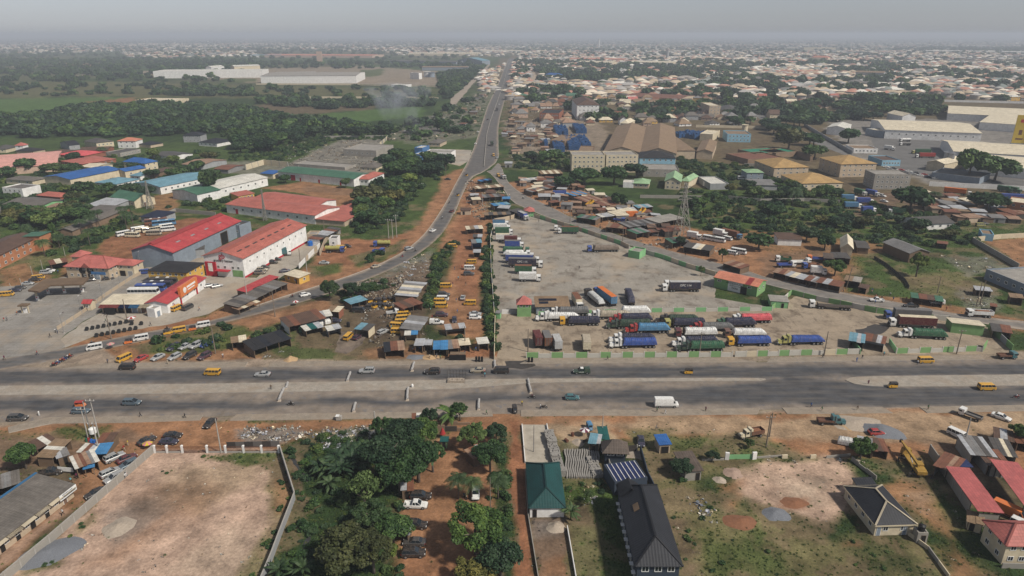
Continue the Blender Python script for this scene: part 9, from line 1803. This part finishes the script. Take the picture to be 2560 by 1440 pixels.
mass('distant_woodland','hazy far woodland and garden trees out to the horizon',[([(-500,150),(640,150),(640,205),(-500,205)],.0006),([(640,155),(1180,158),(1180,172),(640,172)],.0006),([(-500,118),(1200,118),(1200,150),(-500,150)],.0001),([(-500,95),(2900,95),(3200,118),(-700,118)],.00004),([(1280,118),(2900,118),(2900,160),(1290,150)],.0002),([(1290,150),(2700,160),(2700,255),(2100,262),(1900,300),(1500,310),(1280,240)],.0016),([(2300,118),(2900,120),(2900,140),(2300,135)],.0008),([(1900,262),(2180,238),(2350,255),(2360,290),(2170,298),(2000,318),(1930,310)],.0022)],(7,13),FA,105,.85,'woodland',True,lambda q:(fnoise(q+50,120,3)>.5)|(q[:,0]<0))
B=MB();r=RR(5)
for k in range(22):
 a=r.uniform(0,6.28);d=r.uniform(0,.5);x,y=d*cos(a),d*sin(a);h=r.uniform(.25,.6);w=.07;t_=r.uniform(0,6.28);l=r.uniform(-.25,.25);B.add([(x-w*cos(t_),y-w*sin(t_),0),(x+w*cos(t_),y+w*sin(t_),0),(x+l,y+l,h)],[(0,1,2)])
tuft=B.mesh('tuft');attr_f(tuft,'tint',RG(1).uniform(.2,1,len(tuft.vertices)))
Q=np.concatenate([scatter([(-60,1045),(2620,1030),(2620,1460),(-60,1460)],30000,41),scatter([(0,560),(2560,560),(2560,905),(0,905)],40000,42)]);Q=Q[free(Q)];_,g_=cover(Q);rr=RG(6);Q=Q[(rr.random(len(Q))<g_*.65)|(rr.random(len(Q))<.004)]
stuff('grass',Q,rr.uniform(.35,.85,len(Q)),[(tuft,GRASSM),(tuft,GRASSM),(tuft,LEAFL),(tuft,GRASSM),(tuft,LEAF)],'tufted grass and weeds on the open ground','grass',.8,seed=106)
def litter_mesh(seed,n=16,s=.5):
 r=RG(seed);C=np.stack([r.normal(0,.8,n),r.normal(0,.8,n),r.uniform(.03,.25,n)],1);nor=unit(r.normal(size=(n,3))*.6+np.array((0,0,1)));a=unit(np.cross(nor,r.normal(size=(n,3))));b=np.cross(nor,a);z=r.uniform(.06,.34,n)[:,None]*s*2;return quads_mesh('litter',C,a*z,b*z*r.uniform(.3,1,n)[:,None],r.random(n))
LIT=leafm('rag_and_paper',(.10,.085,.07),(.28,.26,.24),(.62,.61,.58),0.0);LIT2=leafm('scrap_metal',(.05,.04,.035),(.13,.10,.08),(.26,.24,.22),0.0);LIT3=leafm('blue_plastic_waste',(.10,.10,.12),(.25,.28,.36),(.48,.48,.52),0.0)
LM=[litter_mesh(i)for i in range(4)]
mass('litter','paper and plastic litter dumped along the verge',[([(590,1072),(740,1066),(800,1085),(700,1108),(600,1095)],.55),([(800,1075),(990,1062),(1000,1085),(830,1110)],.45),([(1410,1208),(1500,1205),(1500,1260),(1420,1262)],.12),([(1735,1230),(1765,1240),(1800,1330),(1780,1335)],.3),([(2055,1150),(2170,1150),(2190,1200),(2120,1160)],.1),([(1920,1140),(1990,1138),(1990,1160),(1920,1160)],.25),([(1322,1310),(1345,1310),(1362,1420),(1345,1420)],.12),([(1000,660),(1085,625),(1075,690),(960,715)],.12),([(940,345),(1080,290),(1190,240),(1225,225),(1200,300),(1070,355)],.012),([(2395,725),(2480,725),(2480,775),(2420,775)],.12),([(2350,640),(2470,645),(2490,675),(2420,685)],.06),([(640,880),(760,868),(760,900),(640,895)],.03),([(1975,470),(2010,455),(1000,490),(1000,500)],.0)],(.5,1.1),[(LM[0],LIT),(LM[1],LIT),(LM[2],LIT3),(LM[3],LIT2)],107,1.0,'litter',False)
mass('plastic_waste','pale blue mass of flattened bottles beside the wooded plot',[([(815,1095),(850,1085),(865,1100),(845,1125),(815,1125)],1.6)],(.5,.9),[(LM[0],LIT3),(LM[2],LIT3)],108,1.0,'waste',False)
mass('scrap','scrap metal, car parts and rubble of the breakers yards',[([(850,720),(1000,690),(1060,715),(1000,770),(900,780),(860,760)],.30),([(900,800),(1050,760),(1075,860),(930,870)],.06),([(1300,470),(1680,570),(1860,640),(1700,640),(1300,500)],.035),([(1160,450),(1260,460),(1280,530),(1200,560),(1170,520)],.10),([(1262,300),(1400,300),(1440,380),(1280,420)],.03),([(700,345),(960,350),(930,425),(700,425)],.03),([(1250,220),(1420,200),(1500,300),(1270,300)],.006),([(920,335),(1080,290),(1190,245),(1205,300),(1060,355)],.0)],(.7,1.6),[(LM[3],LIT2),(LM[0],LIT2),(LM[1],LIT)],109,1.2,'scrap',True)
mass('rubble','stones and broken blocks strewn over the bare plots',[([(420,1140),(690,1140),(690,1440),(100,1440)],.05),([(1840,1180),(2120,1150),(2130,1320),(1990,1300)],.06),([(1560,1250),(1720,1240),(1790,1440),(1680,1440)],.08),([(2160,1200),(2380,1230),(2480,1440),(2380,1440)],.06),([(1440,1060),(1900,1050),(1900,1080),(1450,1090)],.06),([(400,1055),(580,1052),(560,1100),(300,1110)],.05)],(.15,.42),[(LM[3],LIT2),(LM[0],LIT),(LM[2],LIT2)],110,1.0,'rubble',True)
mass('dump','smouldering rubbish dump left of the far highway',[([(930,350),(1010,318),(1080,288),(1130,258),(1200,232),(1225,222),(1205,300),(1185,345),(1060,358)],.011)],(1.4,3.0),[(LM[0],LIT),(LM[3],LIT2),(LM[1],LIT2),(CR['weed0'],LEAF),(CR['bush1'],LEAF)],111,.8,'rubbish',True)
# ================================================================ people
PPL=list(rows('''woman in orange walking on the forecourt edge, far left|12 900 160 walk maroon brown
man in red walking across the ramp mouth|94 888 200 walk red navy
person walking on the far pavement by the yellow minibus|270 909 -30 walk2 navy black
person in beige on the far pavement by the silver estate|420 911 -60 walk beige beige
man in white walking behind the purple jeep|558 895 -80 walk white navy
man in dark clothes walking on the right verge|627 894 0 walk brown black
man in a long white robe on the near verge, left|99 1040 180 stand white white
man in black striding along the near verge|352 1043 200 walk black black
man bending on the near pavement, left|463 1046 200 walk2 black black
man walking up the dirt lane|158 1288 240 walk white black
child in red in the dirt lane|117 1288 200 stand red pink
man with a long robe on the median, left|678 974 -90 walk brown black
man beside the beige saloon in pale blue|1212 943 -90 stand cyan navy
person in pink behind the beige saloon|1211 935 -90 stand pink black
man in a yellow vest by the barricade|1305 1014 -90 walk yellow black
man in white by the parked motorcycle|1351 1022 0 stand white navy
man walking at the banana clump pavement|1216 1038 -20 walk green black
man in white behind the white van|1642 1031 180 walk green black
man in white with bag on the near pavement|1663 1036 180 walk white white
woman in a brown dress on the near pavement|1764 1029 200 stand maroon brown
man in a pale robe on the sandy verge|1640 1076 -30 walk grey grey
man in dark shirt on the truck park pavement|1519 901 180 walk black black
man in blue on the near pavement, right|2027 1019 0 walk blue navy
man in olive on the near pavement, right|2054 1029 180 walk green beige
man in brown on the near pavement, right|2143 1027 180 walk brown beige
man in olive at the right pavement gap|2319 1025 0 walk green brown
woman in a dark red dress on the rounded median|2170 962 -100 stand maroon maroon
person at the truck park wall by the pole|2056 896 180 walk black black
person in blue on the far pavement, right|2141 905 -90 stand blue blue
man in black on the far pavement, right|2155 898 -90 walk black grey
man boarding the yellow minibus at the far pavement|2293 912 60 stand white navy
man in teal sitting by the gatehouse wall|2209 890 -90 stand cyan black
man walking across the middle of the truck yard|1448 673 200 walk black black
man in the upper truck yard near the sentry hut|1347 556 200 stand black black
man in orange on the shop forecourt|499 777 200 walk orange navy
woman at the pale shop row|374 788 90 stand maroon black
man crossing the tyre rows|265 806 200 walk green black
man beside the tyre rows near the ramp|377 815 200 walk navy black
man walking on the lower forecourt|126 844 200 walk black black
first of two men at the forecourt wall|139 832 90 stand white black
second of two men at the forecourt wall|144 834 90 stand grey navy
man walking on the petrol forecourt near the booth|44 788 200 walk orange grey
man in red on the petrol forecourt, left|11 804 90 stand red beige
man in grey on the petrol forecourt, left|18 802 90 walk grey black
man in blue by the lodge|146 683 -90 stand blue navy
man in red on the mechanics strip|1155 672 90 stand red red
man by the car wash van|879 838 -90 stand white navy
worker beside the roadside stalls|1100 886 0 stand white navy
man at the freezer stall|1050 878 90 stand blue black
man at the rust and black roof stall|977 880 90 stand grey black
man on the side road near the white pickup|2187 760 90 stand blue black
man in white walking by the side road wall|1817 668 180 walk white white
man on the side road verge by the yard|1713 640 200 walk black black
man on the red verge beside the motorcycles|2365 777 180 walk red black'''))
for l,x,y,d,po,a,b_ in PPL:person(l,x,y,d,po,a,b_)
p=G(1045,335);B=MB();secs=[]
for k in range(9):t_=k/8;r=10+26*t_;c=(-30*t_-8*sin(t_*5),20*t_,2+42*t_);secs.append([(c[0]+r*cos(a),c[1]+r*sin(a),c[2]+4*sin(a))for a in[6.283*j/12 for j in range(12)]])
o=obj('smoke',B.loft(secs),None,None,p);tag(o,'thin blue smoke drifting off the rubbish dump','smoke',None,'stuff');m=bpy.data.materials.new('thin_smoke');m.use_nodes=True;t=m.node_tree;t.nodes.clear();vo=N(t,'ShaderNodeVolumePrincipled');vo.inputs['Color'].default_value=(.8,.85,.95,1);mo=N(t,'ShaderNodeOutputMaterial');t.links.new(vo.outputs[0],mo.inputs['Volume']);tc=N(t,'ShaderNodeTexCoord');t.links.new(ramp(t,noise(t,tc.outputs['Object'],.045,3),[(.42,0.0),(.75,.035)]),vo.inputs['Density']);setmats(o,m)
def crowd(label,group,poly,n,seed):
 q=scatter(poly,n*3,seed);q=q[free(q)][:n];r=RR(seed);c=list(CLO)
 for x,y in q:person(label,0,0,r.uniform(0,360),r.choice(['walk','walk2','stand','stand']),r.choice(c),r.choice(['black','navy','grey','brown','beige']),group,Vector((x,y,.02)))
crowd('passer-by among the roadside stalls by the far pavement','people at the roadside stalls',[(950,868),(1235,858),(1235,898),(950,900)],14,1);crowd('person in the crowd along the right side road stalls','people along the side road',[(1300,470),(1690,590),(1680,610),(1290,480)],16,2);crowd('mechanic at work on the muddy strip','mechanics on the strip',[(760,840),(1000,760),(1180,640),(1195,780),(950,860)],18,3);crowd('customer on the forecourts left of the ramp','people on the forecourts',[(60,800),(250,740),(420,800),(560,770),(240,830)],14,4);crowd('trader at the stalls of the lower side road','people at the lower side road',[(1900,690),(2150,725),(2440,775),(2300,770)],10,5);crowd('trader by the sheds along the left dirt lane','people in the left dirt lane',[(200,1175),(300,1110),(340,1110),(100,1300)],6,6)
